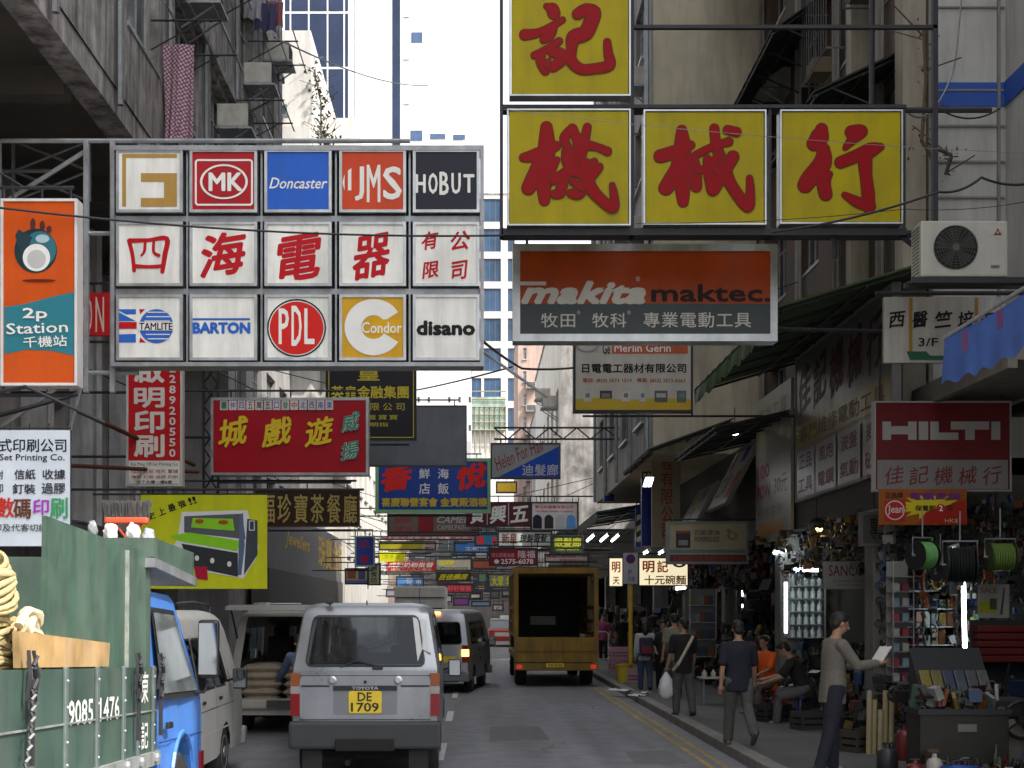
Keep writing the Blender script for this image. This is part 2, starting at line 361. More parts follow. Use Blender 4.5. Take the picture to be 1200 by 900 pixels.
def window(root, hole, dep=.18, fm=wframe, gm=wglass, mull=1, rail=True, sill=True):
    a, c, b, d = hole; w = b - a; h = d - c; key = (round(w, 3), round(h, 3), fm.name, gm.name, mull, rail, sill)
    if key not in WIN:
        mb = MB(); t = .05
        mb.box(0, 0, 0, w, .06, t); mb.box(0, 0, h - t, w, .06, h); mb.box(0, 0, t, t, .06, h - t); mb.box(w - t, 0, t, w, .06, h - t)
        for i in range(mull): x = w * (i + 1) / (mull + 1); mb.box(x - .02, .003, t, x + .02, .057, h - t)
        if rail: mb.box(t, .006, h * .68, w - t, .054, h * .68 + .04)
        if sill: mb.box(-.05, -.16 - .05, -.07, w + .05, .02, -.002)
        WIN[key] = (mb.mesh('window', fm), MB().box(t, .025, t, w - t, .04, h - t).mesh('pane', gm))
    o = ob('window', WIN[key][0], root, (a, dep - .06, c)); ob('pane', WIN[key][1], o)
    return o
def cols(x0, n, pitch, w): return [(x0 + i * pitch, x0 + i * pitch + w) for i in range(n)]
def building(label, loc, rz, w, d, h, m, cl, rw, mull=1, dep=.18, skip=(), fm=wframe, gm=wglass, rail=True, sill=True, name='building', nowin=(), sidem=None):
    root = thing(name, label, 'building', loc, rz)
    H = wallgrid(root, w, h, cl, rw, m, dep, skip)
    mb = MB(); e = .0; mb.quad((0, 0, 0), (0, 0, h), (0, d, h), (0, d, 0)); mb.quad((w, 0, 0), (w, d, 0), (w, d, h), (w, 0, h)); mb.quad((0, d, 0), (0, d, h), (w, d, h), (w, d, 0))
    mb.quad((0, 0, 0), (0, d, 0), (w, d, 0), (w, 0, 0)); mb.build('side_wall', sidem or m, root)
    MB().box(-.05, -.05, h, w + .05, d + .05, h + .15).build('roof', conc, root)
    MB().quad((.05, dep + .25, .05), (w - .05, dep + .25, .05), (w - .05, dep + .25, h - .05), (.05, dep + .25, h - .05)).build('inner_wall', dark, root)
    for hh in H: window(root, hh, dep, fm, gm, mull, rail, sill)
    return root

# air conditioners
acbody = mat((.5, .49, .44), .6, .1, .3, 4, .35, dirt=(.12, .07, .03)); acdark = mat((.03, .03, .03), .8)
AC = None
def ac(loc, rz, label='boxy window air conditioner on a steel shelf high on a tenement wall', grp='window air conditioners on the tenement walls'):
    global AC                                     # local: sticks out to -y from the wall at y = 0
    if AC is None:
        r = thing('air_conditioner', label, 'air conditioner', loc, rz, grp)
        MB().bev(-.35, -.6, .06, .35, 0, .5, .02).build('casing', acbody, r)
        mb = MB()
        for i in range(7): z = .11 + i * .055; mb.box(-.3, -.612, z, .3, -.598, z + .03)
        mb.build('grille', acdark, r)
        mb = MB(); mb.box(-.4, -.68, 0, .4, 0, .04)
        for x in (-.33, .33): mb.tube([(x, 0, -.4), (x, -.6, .0)], .018, 4)
        mb.build('shelf_bracket', steel, r); AC = r; return r
    return dup(AC, None, loc, rz, label) if not grp else _g(dup(AC, None, loc, rz, label), grp)
def _g(o, g): o['group'] = g; return o

def awning(label, X0, X1, ya, yb, z0, z1, m, ribs=5, drop=0, group=None, posts=False, th=.03, zb=None):
    # X0 wall side at z0, X1 street side at z1
    zb = zb if zb is not None else 0
    r = thing('awning', label, 'awning', (X0, ya, z0), 0, group); L = yb - ya; dx = X1 - X0; dz = z1 - z0; n = 24; mb = MB()
    vs = []; fs = []
    for i in range(n + 1):
        y = L * i / n; c = (.025 if i % 2 else 0)
        vs += [(0, y, c), (dx, y, dz + c + zb * y / L), (0, y, c + th), (dx, y, dz + c + th + zb * y / L)]
    for i in range(n):
        k = 4 * i; fs += [(k, k + 1, k + 5, k + 4), (k + 2, k + 6, k + 7, k + 3), (k + 1, k + 3, k + 7, k + 5)]
    fs += [(0, 2, 3, 1), (4 * n, 4 * n + 1, 4 * n + 3, 4 * n + 2)]
    mb.add(vs, fs).build('canopy_sheet', m, r)
    mb = MB()
    for i in range(ribs):
        y = L * (i + .1) / (ribs - .8); mb.tube([(0, y, -.05), (dx, y, dz - .04)], .025, 5)
        if posts: mb.tube([(0, y, -1.1), (dx * .8, y, dz * .8 - .05)], .02, 5)
    for f in (.05, .5, .97): mb.tube([(dx * f, 0, dz * f - .07), (dx * f, L, dz * f - .07)], .022, 5)
    mb.build('rib', dsteel, r)
    if drop:
        mb = MB(); n = 40; vs = []
        for i in range(n + 1):
            y = L * i / n; vs += [(dx + .01, y, dz), (dx + .03 * math.sin(i * 1.3), y, dz - drop * (.9 + .12 * math.sin(i * 2.1)) + zb * i / n)]
        mb.add(vs, [(2 * i, 2 * i + 1, 2 * i + 3, 2 * i + 2) for i in range(n)]).build('valance', m, r)
    return r

# ---- left: tenement whose upper floors oversail the pavement
lw = thing('tenement', 'grimy grey concrete tenement oversailing the left pavement, laundry racks and air conditioners on its face', 'building', (-5, -8, 9.2), R(90))
LH = 18.0
cl = [(25.6 + i * 3.25, 25.6 + i * 3.25 + 2.0) for i in range(6)]; rw = [(1.2 + 3.1 * j, 2.9 + 3.1 * j) for j in range(5)]
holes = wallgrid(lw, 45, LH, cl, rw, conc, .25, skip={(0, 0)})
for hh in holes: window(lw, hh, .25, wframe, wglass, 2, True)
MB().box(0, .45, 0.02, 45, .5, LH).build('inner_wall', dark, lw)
MB().quad((45, 0, 0), (45, 7, 0), (45, 7, LH), (45, 0, LH)).build('side_wall', conc, lw)
mb = MB(); mb.box(0, .02, -.35, 45, .4, -.001); mb.build('edge_beam', conc, lw)
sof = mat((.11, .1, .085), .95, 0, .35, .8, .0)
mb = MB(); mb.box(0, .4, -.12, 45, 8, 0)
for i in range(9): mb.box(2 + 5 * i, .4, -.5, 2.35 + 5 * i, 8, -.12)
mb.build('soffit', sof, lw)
mb = MB(); mb.box(0, .0, LH, 45, 8, LH + .3); mb.build('roof', conc, lw)
for i in range(5):                                   # floor ledges, drain pipes
    if i: MB().box(24, -.12, 3.1 * i - .05, 45, 0, 3.1 * i + .08).build('ledge', conc, lw)
for x in (24.9, 28.0, 31.3, 34.4, 37.8, 41.0, 44.3): MB().tube([(x, -.1, -.3), (x, -.1, LH)], .05, 6).build('drain_pipe', gal, lw)
# lower floors of the same row, set back
ll = thing('rear_tenement', 'grimy lower storeys with white pipes and railed windows behind the left signs', 'building', (-7.6, -8, 0), R(90))
lcon = mat((.5, .47, .45), .85, 0, .35, 1.2, .45)
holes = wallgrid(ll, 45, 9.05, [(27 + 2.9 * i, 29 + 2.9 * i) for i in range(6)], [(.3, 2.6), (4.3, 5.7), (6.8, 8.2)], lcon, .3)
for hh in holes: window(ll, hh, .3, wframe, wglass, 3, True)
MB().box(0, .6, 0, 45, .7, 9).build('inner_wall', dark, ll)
for i, x in enumerate((26.5, 29.4, 32.3, 35.2, 38.1)):
    MB().box(x - .16, -.45, 3.2, x + .2, -.02, 9.05).build('pilaster', mat((.72, .72, .72), .7, 0, .3, 1.5, .5), ll)
for i in range(6): MB().tube([(26 + i * 3.1, -.5, 3), (26 + i * 3.1, -.5, 9)], .06, 6).build('drain_pipe', mat((.78, .78, .78), .6, 0, .3, 2, .4), ll)
awning('grey metal canopy over the shops left of the hand printed banner', -7.6, -5.6, 20, 38, 3.5, 3.15, mat((.12, .12, .12), .7, .3, .4, 3, .4), 8, .25)

building('plain tenement behind the viewpoint on the left side', (-5, -70, 0), R(90), 61, 8, 34, conc, cols(2, 14, 4.2, 2.1), [(4 + 3.2 * j, 5.8 + 3.2 * j) for j in range(9)], 1)  # added out of view to keep sky fill off the right fronts
# laundry racks and air conditioners on the left tenement
k = 0
for (Y, z) in ((20.6, 16.3), (21.5, 15.2), (24.5, 14.7), (24.9, 12.2), (28, 14.6), (28.3, 11.2), (31, 16.5), (31.5, 13.2), (34.4, 14.8), (35, 11.6), (27.6, 17.6), (24, 17.9)):
    ac((-5, Y, z), R(90), 'boxy window air conditioner on a shelf on the grey left tenement', 'air conditioners on the left tenement')
rank([o for o in bpy.data.objects if o.get('group') == 'air conditioners on the left tenement'], 'boxy window air conditioner on the grey left tenement, %s of its twelve')
rack = None
for i, (Y, z) in enumerate(((20.2, 13.3), (21.2, 12.1), (23, 11.0), (24.6, 16.5), (26.5, 13.4), (27.4, 10.6), (29.5, 15.9), (30.2, 12.3), (32.5, 14.4), (34, 10.9))):
    if rack is None:
        rack = thing('laundry_rack', 'black iron laundry rack sticking out of the grey left tenement', 'laundry rack', (-5, Y, z), 0, 'laundry racks on the left tenement')
        mb = MB()
        for y in (-.7, .7): MB().tube([(0, y, 0), (1.1, y, 0)], .018, 5).tube([(0, y, -.45), (.8, y, -.01)], .014, 5).build('arm', dsteel, rack)
        for x in (.35, .7, 1.05): MB().tube([(x, -1.3, .03), (x, 1.3, .03)], .014, 5).build('rod', gal, rack)
    else: dup(rack, None, (-5, Y, z))
rank([o for o in bpy.data.objects if o.get('group') == 'laundry racks on the left tenement'], 'black iron laundry rack on the grey left tenement, %s of the ten')
def cloth(name, label, w, h, m, loc, rz, cat='laundry', amp=.08, fr=2.2, parts=None, ragged=0):
    mb = MB(); n, q = 26, 14; vs = []
    for j in range(q + 1):
        for i in range(n + 1):
            u = i / n; v = j / q; a = amp * (.3 + v)
            vs.append(((u - .5) * w * (1 - .08 * math.sin(v * 3)), a * math.sin(u * 6.28 * fr + v * 1.7) + .3 * a * math.sin(u * 31 + v * 3), -v * h * (1 + ragged * math.sin(u * 9) * .5 + ragged * random.uniform(-.3, .3) * (j == q))))
    mb.add(vs, [(j * (n + 1) + i, j * (n + 1) + i + 1, (j + 1) * (n + 1) + i + 1, (j + 1) * (n + 1) + i) for j in range(q) for i in range(n)])
    me = mb.mesh(name, m, 60); o = ob(name, me, None, loc, (0, 0, rz)); return tag(o, label, cat)
def spotcloth():
    m = bpy.data.materials.new('spotted cloth'); m.use_nodes = True; n = m.node_tree.nodes; l = m.node_tree.links; b = n['Principled BSDF']; b.inputs['Roughness'].default_value = .9
    tc = n.new('ShaderNodeTexCoord'); mp = n.new('ShaderNodeMapping'); mp.inputs['Scale'].default_value = (17, .01, 17); mp.inputs['Rotation'].default_value = (0, .6, 0)
    l.new(tc.outputs['Object'], mp.inputs[0]); v = n.new('ShaderNodeTexVoronoi'); v.inputs['Randomness'].default_value = 0.15; v.inputs['Scale'].default_value = 1.2; l.new(mp.outputs[0], v.inputs['Vector'])
    r = n.new('ShaderNodeValToRGB'); r.color_ramp.elements[0].position = .3; r.color_ramp.elements[0].color = (.5, .42, .45, 1); r.color_ramp.elements[1].position = .42; r.color_ramp.elements[1].color = (.2, .06, .12, 1)
    l.new(v.outputs['Distance'], r.inputs[0]); l.new(r.outputs[0], b.inputs['Base Color']); return m
pc = P(209, 52, 23); cloth('bed_sheet', 'maroon bed sheet with pale dots hanging from a rack above the logo grid sign', .5, 1.55, spotcloth(), pc, 0, amp=.07, fr=1.3)
cloth('bed_sheet', 'dark maroon sheet hanging behind the spotted one', .42, 1.0, mat((.12, .04, .06), .9), P(206, 95, 23.3), .3, amp=.06, fr=2)
for i, (px, py, Y, w, h, c) in enumerate(((311, 4, 32, .5, .6, (.05, .05, .12)), (322, 2, 33, .4, .55, (.25, .08, .12)), (296, 0, 31, .4, .4, (.3, .3, .34)))):
    cloth('shirt', ('navy', 'red brown', 'pale grey')[i] + ' shirt drying at the top of the left tenement', w, h, mat(c, .9), P(px, py, Y), .2, amp=.05, fr=2)

# ---- left: further buildings
cream = mat((.62, .6, .56), .85, 0, .2, .6, .2); beige = mat((.42, .34, .27), .85, 0, .25, 1, .35); tile = mat((.45, .43, .42), .7, 0, .3, 1.2, .35)
towerw = mat((.8, .8, .78), .6, 0, .08, .3)
b1 = thing('stepped_building', 'sunlit white stepped building with creepers between the left tenement and the glass tower', 'building', (-6.7, 50, 0), 0)
mb = MB(); mb.box(-3, 0, 9, 1.0, 12, 21.9); mb.box(1.0, 3, 9, 2.3, 12, 19.9); mb.box(-3, .1, 0, .6, 11.9, 8.99); mb.build('wall', cream, b1)
mb = MB(); mb.box(-3, -.15, 17.4, .98, -.001, 17.6); mb.box(-3, -1.2, 12, 1.1, -.003, 18.2); mb.box(1.1, -1.2, 12, 2.45, 2.99, 17.5); mb.build('parapet', cream, b1)
for z in (18.9, 20.6, 16.6): window(b1, (-.35, z, .2, z + .4), -.1, wframe2, wglass, 0, False)
def creeper(label, pts, n, r=.12, col=(.05, .06, .03), lf=1.):
    mb = MB(); rnd = random.Random(n)
    root = thing('creeper', label, 'plant', pts[0]); base = Vector(pts[0]); st = MB()
    for i in range(len(pts) - 1): st.tube([Vector(pts[i]) - base, Vector(pts[i + 1]) - base], .03, 5)
    for k in range(n):
        i = rnd.randrange(len(pts) - 1); t = rnd.random(); p = Vector(pts[i]).lerp(Vector(pts[i + 1]), t) - base + Vector((rnd.gauss(0, r), rnd.gauss(0, r), rnd.gauss(0, r * 1.4)))
        a = Vector((rnd.uniform(-1, 1), rnd.uniform(-1, 1), rnd.uniform(-1, 1))).normalized() * rnd.uniform(.05, .13) * lf; b = a.cross(Vector((rnd.uniform(-1, 1), rnd.uniform(-1, 1), 1))).normalized() * .045 * lf
        mb.add([p - a, p + b, p + a, p - b], [(0, 1, 2, 3)])
    for k in range(int(n / 12)):
        i = rnd.randrange(len(pts) - 1); p = Vector(pts[i]).lerp(Vector(pts[i + 1]), rnd.random()) - base; st.tube([p, p + Vector((rnd.uniform(-.7, .7), rnd.uniform(-.4, .1), rnd.uniform(-.1, .7)))], .012, 3)
    st.build('stem', mat((.1, .07, .05), .9), root); stuff(mb.build('foliage', mat(col, .7, var=.5, scale=8), root))
creeper('straggly creeper hanging down the white stepped building beside the glass tower', [(-5.6, 50.1, 20.6), (-5.35, 50, 19.4), (-5.3, 49.6, 18), (-4.9, 48.7, 17.6)], 300, .17)
# glass tower and white slab behind it
gt = thing('glass_tower', 'blue glass office tower with white mullions left of the white tower', 'building', P(318, 430, 200), 0)
k = 200 / S; z0 = 0
bg1 = mat((.025, .04, .085), .3, 0, .5, .12, spec=.25)
zb = P(0, 430, 200).z; gw = (410 - 318) * k
MB().box(0, 0, -zb - 1, gw, 14, 62).build('wall', towerw, gt)
gp = None
xsx = [333, 340.5, 362, 384, 403.5, 409]; zpx = [-90, -60, 14, 79, 146, 212, 276, 342, 408]
me_cache = {}
for i in range(5):
    for j in range(8):
        w = (xsx[i + 1] - xsx[i] - 2) * k; h = (zpx[j + 1] - zpx[j] - 3) * k; key = (round(w, 3), round(h, 3))
        if key not in me_cache: me_cache[key] = MB().box(0, -.06, 0, w, -.002, h).mesh('pane', bg1)
        ob('pane', me_cache[key], gt, ((xsx[i] - 318 + 1) * k, 0, (430 - zpx[j + 1] + 1) * k))
ws = thing('white_tower', 'white tower slab with a blue glass strip down its corner and tiny square windows', 'building', P(413, 430, 203), 0)
k2 = 203 / S; zb = P(0, 430, 203).z
MB().box(0, 0, -zb - 1, 130 * k2, 14, 62).build('wall', towerw, ws)
MB().box(47 * k2, -.12, -30, 56 * k2, -.002, 61).build('glass_strip', bg1, ws)
MB().box(2 * k2, -.1, -30, 2.8 * k2, -.002, 61).build('dark_joint', mat((.1, .1, .1), .8), ws)
for py in (20, 70, 122, 176): MB().box(60 * k2, -.2, (430 - py) * k2, 67 * k2, -.002, (430 - py) * k2 + .15).build('ledge', towerw, ws)
bwin = mat((.07, .12, .24), .3, 0, .3, 1, spec=.3)
for (px, py, w, h) in ((482, 38, 13, 12), (481, 153, 14, 12), (504, 157, 18, 6), (531, 158, 14, 6), (533, 188, 10, 5)):
    m = bwin if w < 16 else mat((.5, .5, .52), .7)
    window(ws, ((px - 413) * k2, (430 - py - h) * k2, (px - 413 + w) * k2, (430 - py) * k2), -.02, wframe2, bwin, 0, False, False)
lb = building('low white block with small dark windows above the blue seafood signboard', P(440, 714, 120) - Vector((0, 0, 1.9)), 0, 112 * 120 / S, 10, (714 - 428) * 120 / S + 1.9, towerw,
              [((13 + 12 * i) * 120 / S, (16 + 12 * i) * 120 / S) for i in range(9)], [((714 - 505 + 33 * j) * 120 / S + 1.9, (714 - 498 + 33 * j) * 120 / S + 1.9) for j in range(2)], 0, rail=False, sill=False, fm=wframe2, skip={(1, 0), (4, 0), (5, 1), (7, 0)})
kk = 165 / S
bt = building('tall office tower of blue glass bays and pale bands behind the far signs', P(545, 714, 165) - Vector((0, 0, 1.9)), 0, 62 * kk, 14, 486 * kk + 1.9, mat((.6, .54, .52), .7, 0, .2, .4),
              [((2) * kk, 19 * kk), (22 * kk, 42 * kk)] + [(50 * kk, 58 * kk)], [((714 - 540 + 35 * j) * kk + 1.9, (714 - 540 + 35 * j + 27) * kk + 1.9) for j in range(9)], 2, gm=mat((.04, .085, .16), .3, 0, .6, .3, spec=.3), sill=False, fm=wframe2, rail=False)
nt_ = thing('netted_scaffold', 'pale green netted scaffold at the foot of the office tower', 'scaffold', P(542, 714, 150) - Vector((0, 0, 1.9)))
q = 150 / S; MB().box(0, 0, 0, 50 * q, 4, (714 - 505) * q + 1.9).build('wall', cream, nt_)
netm = mat((.35, .46, .38), .9, 0, .55, .5, .3); MB().box(2 * q, -.6, (714 - 505) * q + 1.9, 50 * q, 3, (714 - 466) * q + 1.9).build('net', netm, nt_)
mb = MB()
for i in range(9): mb.tube([(i * 6 * q + .2, -.7, (714 - 510) * q), (i * 6 * q + .2, -.7, (714 - 455) * q)], .06, 4)
for j in range(6): mb.tube([(0, -.75, (714 - 505 + j * 9) * q + 1.9), (51 * q, -.75, (714 - 505 + j * 9) * q + 1.9)], .06, 4)
mb.build('pole', mat((.25, .22, .15), .8), nt_)
# pink apartments at the bend, right
pk = mat((.46, .33, .28), .85, 0, .2, .8, .3); q = 105 / S
pa = building('pinkish tiled apartment block with rows of air conditioners at the bend of the street', P(607, 714, 105) - Vector((0, 0, 1.9)), 0, 75 * q, 12, 330 * q + 1.9, pk,
              [((6 + 26 * i) * q, (6 + 26 * i + 4) * q) for i in range(1)] + [((31) * q, (42) * q)], [((714 - 610 + 27 * j) * q + 1.9, (714 - 610 + 27 * j + 13) * q + 1.9) for j in range(8)], 1)
for j in range(6):
    z = (714 - 560 + 27 * j) * q
    ac((P(622, 0, 105).x, 105, z), 0, 'small air conditioner on the pink apartments at the bend', 'air conditioners on the pink apartments')
    ac((P(652, 0, 105).x, 105, z + .5), 0, 'small air conditioner on the pink apartments at the bend', 'air conditioners on the pink apartments')
# left street fronts beyond the tenement
gs = building('pale tiled shop building behind the game sign on the left', (-6.4, 37.5, 0), R(90), 24, 8, 11.5, tile, cols(1.0, 8, 2.9, 1.9), [(4.3, 6.0), (7.4, 9.2)], 3)
building('cream block with small windows further along the left side', (-5.6, 62, 0), R(90), 30, 8, 13, cream, cols(1, 9, 3.2, 1.6), [(4.3, 6), (7.4, 9), (10.2, 11.7)], 1)
building('grey brown block far along the left side', (-5.0, 93, 0), R(90), 80, 8, 11, beige, cols(1, 20, 3.8, 2), [(4.3, 6), (7.4, 9)], 1)
# grey fascia with gold letters over the shops at left
fa = MB(); fas = wsign('shop_fascia', 'grey shop fascia with raised gold letters running along the left pavement', 'L', -5.75, 40, 63, 3.1, 4.9, mat((.16, .16, .17), .6, .2, .3, 1), None, 0, .5, 'fascia')
gold = mat((.75, .5, .06), .35, .6, .2, 4)
fas.t('珠寶', (.56, .1, .77, .8), gold, off=.03); fas.t('金行', (.79, .1, .98, .8), gold, off=.03); fas.t('Jewellers', (.16, .3, .44, .62), gold, off=.02, shear=.3)
MB().box(0, -.05, -1.2, 23, .45, -.01).build('lower_band', mat((.07, .065, .065), .7), fas.root)
MB().box(0, .3, -3.0, 23, .5, -1.2).build('shutter', mat((.1, .09, .085), .7, .3, .4, 1), fas.root)
for i in range(8): MB().box(2.9 * i, -.04, -3, 2.9 * i + .3, .29, -1.2).build('pier', concd, fas.root)

# ---- right: near block (behind the unit), end block with blue band, cream block
bandm = mat((.02, .09, .42), .6, 0, .15, 2, .1); wpan = mat((.5, .5, .48), .75, 0, .18, .9, .35, dirt=(.12, .1, .07))
r0 = building('near right building clad in pale panels', (7.85, 21.5, 4.95), R(-90), 16.5, 6, 34, wpan, cols(1, 4, 3.9, 2.1), [(2.5 + 3.2 * j, 4.2 + 3.2 * j) for j in range(10)], 2)  # unseen height and near end shaped to shade signs, leaving sun on the truck
MB().box(.02, -.03, (714 - 125) / 79 + 1.95 - 4.95, 16, -.001, (714 - 97) / 79 + 1.95 - 4.95).build('blue_band', bandm, r0)
r1 = thing('panel_building', 'white panelled end wall with a blue band right of the big yellow signs', 'building', (6.7, 21.52, 4.2), 0)
mb = MB(); mb.box(0, 0, 0, 6, .15, 42); mb.build('end_wall', wpan, r1)
zz = lambda py: (714 - py) / 79 + 1.95 - 4.2
MB().box(.0, -.02, zz(125), 1.13, -.001, zz(97)).build('blue_band', bandm, r1)
mb = MB()
for i in range(9): mb.box(.05, -.035, zz(275 - 0) + i * .53 if i < 5 else zz(10) + (i - 5) * 2, 1.13, -.002, zz(275) + i * .53 + .03 if i < 5 else zz(10) + (i - 5) * 2 + .02)
mb.box(.0, -.06, 0, .06, -.001, 23.9); mb.box(1.02, -.06, 0, 1.06, -.001, 23.9); mb.build('panel_joint', mat((.22, .22, .2), .8), r1)
brown = mat((.13, .095, .07), .85, 0, .3, 1, .3)
r2 = thing('brown_tenement', 'dark brown tenement with canopies and air conditioners behind the big yellow signs', 'building', (6.7, 34, 4.2), R(-90))
holes = wallgrid(r2, 12.48, 42, cols(.9, 4, 3.0, 1.7), [(1.5 + 3.1 * j, 3.2 + 3.1 * j) for j in range(7)], brown, .25)  # wall raised beyond view to keep sun off the left tenement
for hh in holes: window(r2, hh, .25, wframe, wglass, 2)
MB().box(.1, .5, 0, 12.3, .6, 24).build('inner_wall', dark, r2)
MB().box(0, 0, 42, 12.48, 6, 42.3).build('roof', conc, r2)
MB().box(8.9, -.3, 0, 9.25, -.002, 24).build('pilaster', mat((.36, .33, .26), .8, 0, .25, 1, .4), r2); MB().box(12.0, -.35, 0, 12.4, -.002, 24).build('pilaster', mat((.36, .33, .26), .8, 0, .25, 1, .4), r2)
creamw = mat((.52, .47, .35), .85, 0, .2, .8, .35, dirt=(.1, .08, .05))
r3 = building('cream tenement with a blank rendered end wall rising over the awnings', (4.15, 50, 5.6), R(-90), 16, 6, 19, mat((.3, .29, .27), .85, 0, .3, 1, .5), cols(1.2, 4, 3.7, 1.9), [(1 + 3 * j, 2.6 + 3 * j) for j in range(6)], 2, sidem=creamw)
r4 = building('blotchy white tenement with a peeling end wall over the far right signs', (3.2, 78, 5.0), R(-90), 23, 6, 9.2, cream, cols(1.2, 6, 3.7, 1.9), [(1 + 3 * j, 2.6 + 3 * j) for j in range(2)], 2, sidem=mat((.5, .48, .47), .9, 0, .75, 1.1, .75, dirt=(.1, .09, .08)))
for (Y, z) in ((31, 16.4), (31.2, 13.0), (28.2, 15.3), (25.5, 18)):
    ac((6.7, Y, z), R(-90), 'boxy window air conditioner on the dark brown tenement', 'air conditioners on the brown tenement')
for (Y, z) in ((36, 14.8), (38.5, 13.2), (36.3, 11.2), (38.8, 17.2), (36.2, 18.5), (42, 16), (41.5, 9.4), (39, 8.4), (46, 10.3), (46.5, 8.6)):
    ac((4.15, Y, z), R(-90), 'boxy window air conditioner on the narrow face of the cream tenement', 'air conditioners on the cream tenement')
for (Y, z) in ((57, 9.8), (60, 8.2), (63, 11), (67, 9)): ac((3.2, Y, z), R(-90), 'boxy window air conditioner on the blotchy white tenement', 'air conditioners on the blotchy tenement')
for g_, b_ in (('brown tenement', 'dark brown tenement, %s of four'), ('cream tenement', 'cream tenement, %s of ten'), ('blotchy tenement', 'blotchy white tenement, %s of four'), ('pink apartments', 'pink apartments, %s of their twelve')):
    rank([o for o in bpy.data.objects if o.get('group') == 'air conditioners on the ' + g_], 'window air conditioner on the ' + b_)
# continuing low shops right side, upper storeys far away
building('grey tenement far down the right side', (3.9, 104, 0), R(-90), 26, 8, 15, tile, cols(1, 6, 4.1, 2.2), [(4 + 3 * j, 5.7 + 3 * j) for j in range(3)], 1)
building('block closing the far end of the street', Vector((-9, 113, 0)), 0, 14, 6, 9.2, mat((.3, .29, .28), .8, 0, .4, .5, .3), cols(.6, 5, 2.7, 1.7), [(3.2, 4.8), (6, 7.6)], 1)

# canopies on the right
cdark = mat((.03, .033, .028), .85, .1, .4, 3, .3); cgreen = mat((.06, .12, .035), .7, 0, .35, 2, .35); csheet = mat((.06, .06, .055), .7, .3, .4, 3, .4)
awning('dark corrugated canopy propped on struts high on the brown tenement', 6.7, 5.2, 22.3, 26.3, 10.6, 9.9, cdark, 5, 0, posts=True)
awning('long dark eave on the cream tenement side of the brown front', 6.7, 5.55, 27.2, 33.5, 13.6, 12.8, cdark, 6, 0, posts=True)
awning('upper dark eave near the top of the brown tenement', 6.7, 5.4, 22.5, 33.5, 17.6, 17.0, cdark, 8, 0)
awning('green canvas awning with a drooping edge behind the orange tool sign', 6.7, 4.2, 20.2, 28, 6.9, 6.15, cgreen, 7, .3)
awning('grey lean-to sheet under the green awning', 6.2, 4.5, 27.3, 33, 5.75, 5.35, csheet, 8, 0)
awning('dark metal sheet canopy lit by a square lamp', 5.9, 3.95, 33.2, 39, 6.3, 5.6, csheet, 5, .06)
awning('small dark canopy over the noodle shop', 5.6, 3.5, 42, 50, 5.1, 4.75, csheet, 5, .3)
# ---- right: shop row at street level
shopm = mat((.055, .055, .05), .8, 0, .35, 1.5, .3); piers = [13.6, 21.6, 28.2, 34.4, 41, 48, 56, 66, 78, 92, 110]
sr = thing('shop_row', 'dark row of open-fronted hardware shops along the right pavement', 'building', (6, 0, 0))
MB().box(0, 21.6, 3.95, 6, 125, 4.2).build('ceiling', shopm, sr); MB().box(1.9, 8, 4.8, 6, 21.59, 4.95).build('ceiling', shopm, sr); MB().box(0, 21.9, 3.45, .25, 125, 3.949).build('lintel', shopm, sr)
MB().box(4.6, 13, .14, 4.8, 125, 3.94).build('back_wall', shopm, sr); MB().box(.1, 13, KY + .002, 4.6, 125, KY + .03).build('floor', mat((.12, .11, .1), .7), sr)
for i, y in enumerate(piers):
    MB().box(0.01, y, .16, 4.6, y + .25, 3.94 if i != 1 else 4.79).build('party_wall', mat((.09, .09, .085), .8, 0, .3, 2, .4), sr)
    MB().bev(-.12, y - .12, .14, .35, y + .38, 3.44, .02).build('pier', mat((.2, .2, .19), .7, 0, .3, 2, .4), sr)
MB().box(-.0, 21.65, 4.201, 2.5, 125, 5.6).build('mezzanine', mat((.09, .09, .085), .9, 0, .3, 1), sr)
canm = mat((.2, .185, .155), .85, 0, .25, 1, .35)
cs = thing('concrete_canopy', 'beige concrete canopy slab sheltering the nearest shop, air conditioner on top', 'canopy', (6.45, 17.6, 4.98)); MB().box(0, 0, 0, 1.4, 3.9, .2).build('slab', canm, cs); MB().box(0, 0, -.1, .12, 3.9, -.001).build('edge', canm, cs)

# window cages, pipes and racks that crowd the upper fronts
cage0 = None
def cage(loc, rz, label, grp):
    global cage0
    if cage0 is None:
        cage0 = thing('window_cage', label, 'window cage', loc, rz, grp); mb = MB(); w, d, h = 1.9, .5, 1.35
        for z in (0, h): mb.tube([(0, 0, z), (0, -d, z), (w, -d, z), (w, 0, z)], .02, 4)
        for i in range(11): mb.tube([(w * i / 10, -d, 0), (w * i / 10, -d, h)], .009, 4)
        for i in range(1, 4): mb.tube([(0, -d * i / 4, 0), (0, -d * i / 4, h)], .009, 4); mb.tube([(w, -d * i / 4, 0), (w, -d * i / 4, h)], .009, 4)
        mb.build('bars', mat((.2, .2, .2), .6, .4, .3, 5), cage0); MB().box(.1, -d + .05, .02, .7, -.1, .3).build('stored_box', mat((.2, .16, .1), .8), cage0); return cage0
    return _g(dup(cage0, None, loc, rz, label), grp)
n_ = 0
for (Y, z) in ((24.5, 12.1), (27.6, 11.9), (30.4, 14.9), (33.6, 11.8), (27.6, 18.2), (30.6, 18.1)): cage((6.7, Y, z), R(-90), 'x', 'window cages on the brown tenement')
for (Y, z) in ((38.5, 12.6), (42.2, 15.5), (38.5, 18.6), (42.2, 9.5), (46, 12.5)): cage((4.15, Y, z), R(-90), 'x', 'window cages on the cream tenement')
for (Y, z) in ((21, 13.3), (24.1, 13.3), (27.3, 16.4), (30.6, 10.3), (24.1, 19.5)): cage((-5, Y, z), R(90), 'x', 'window cages on the left tenement')
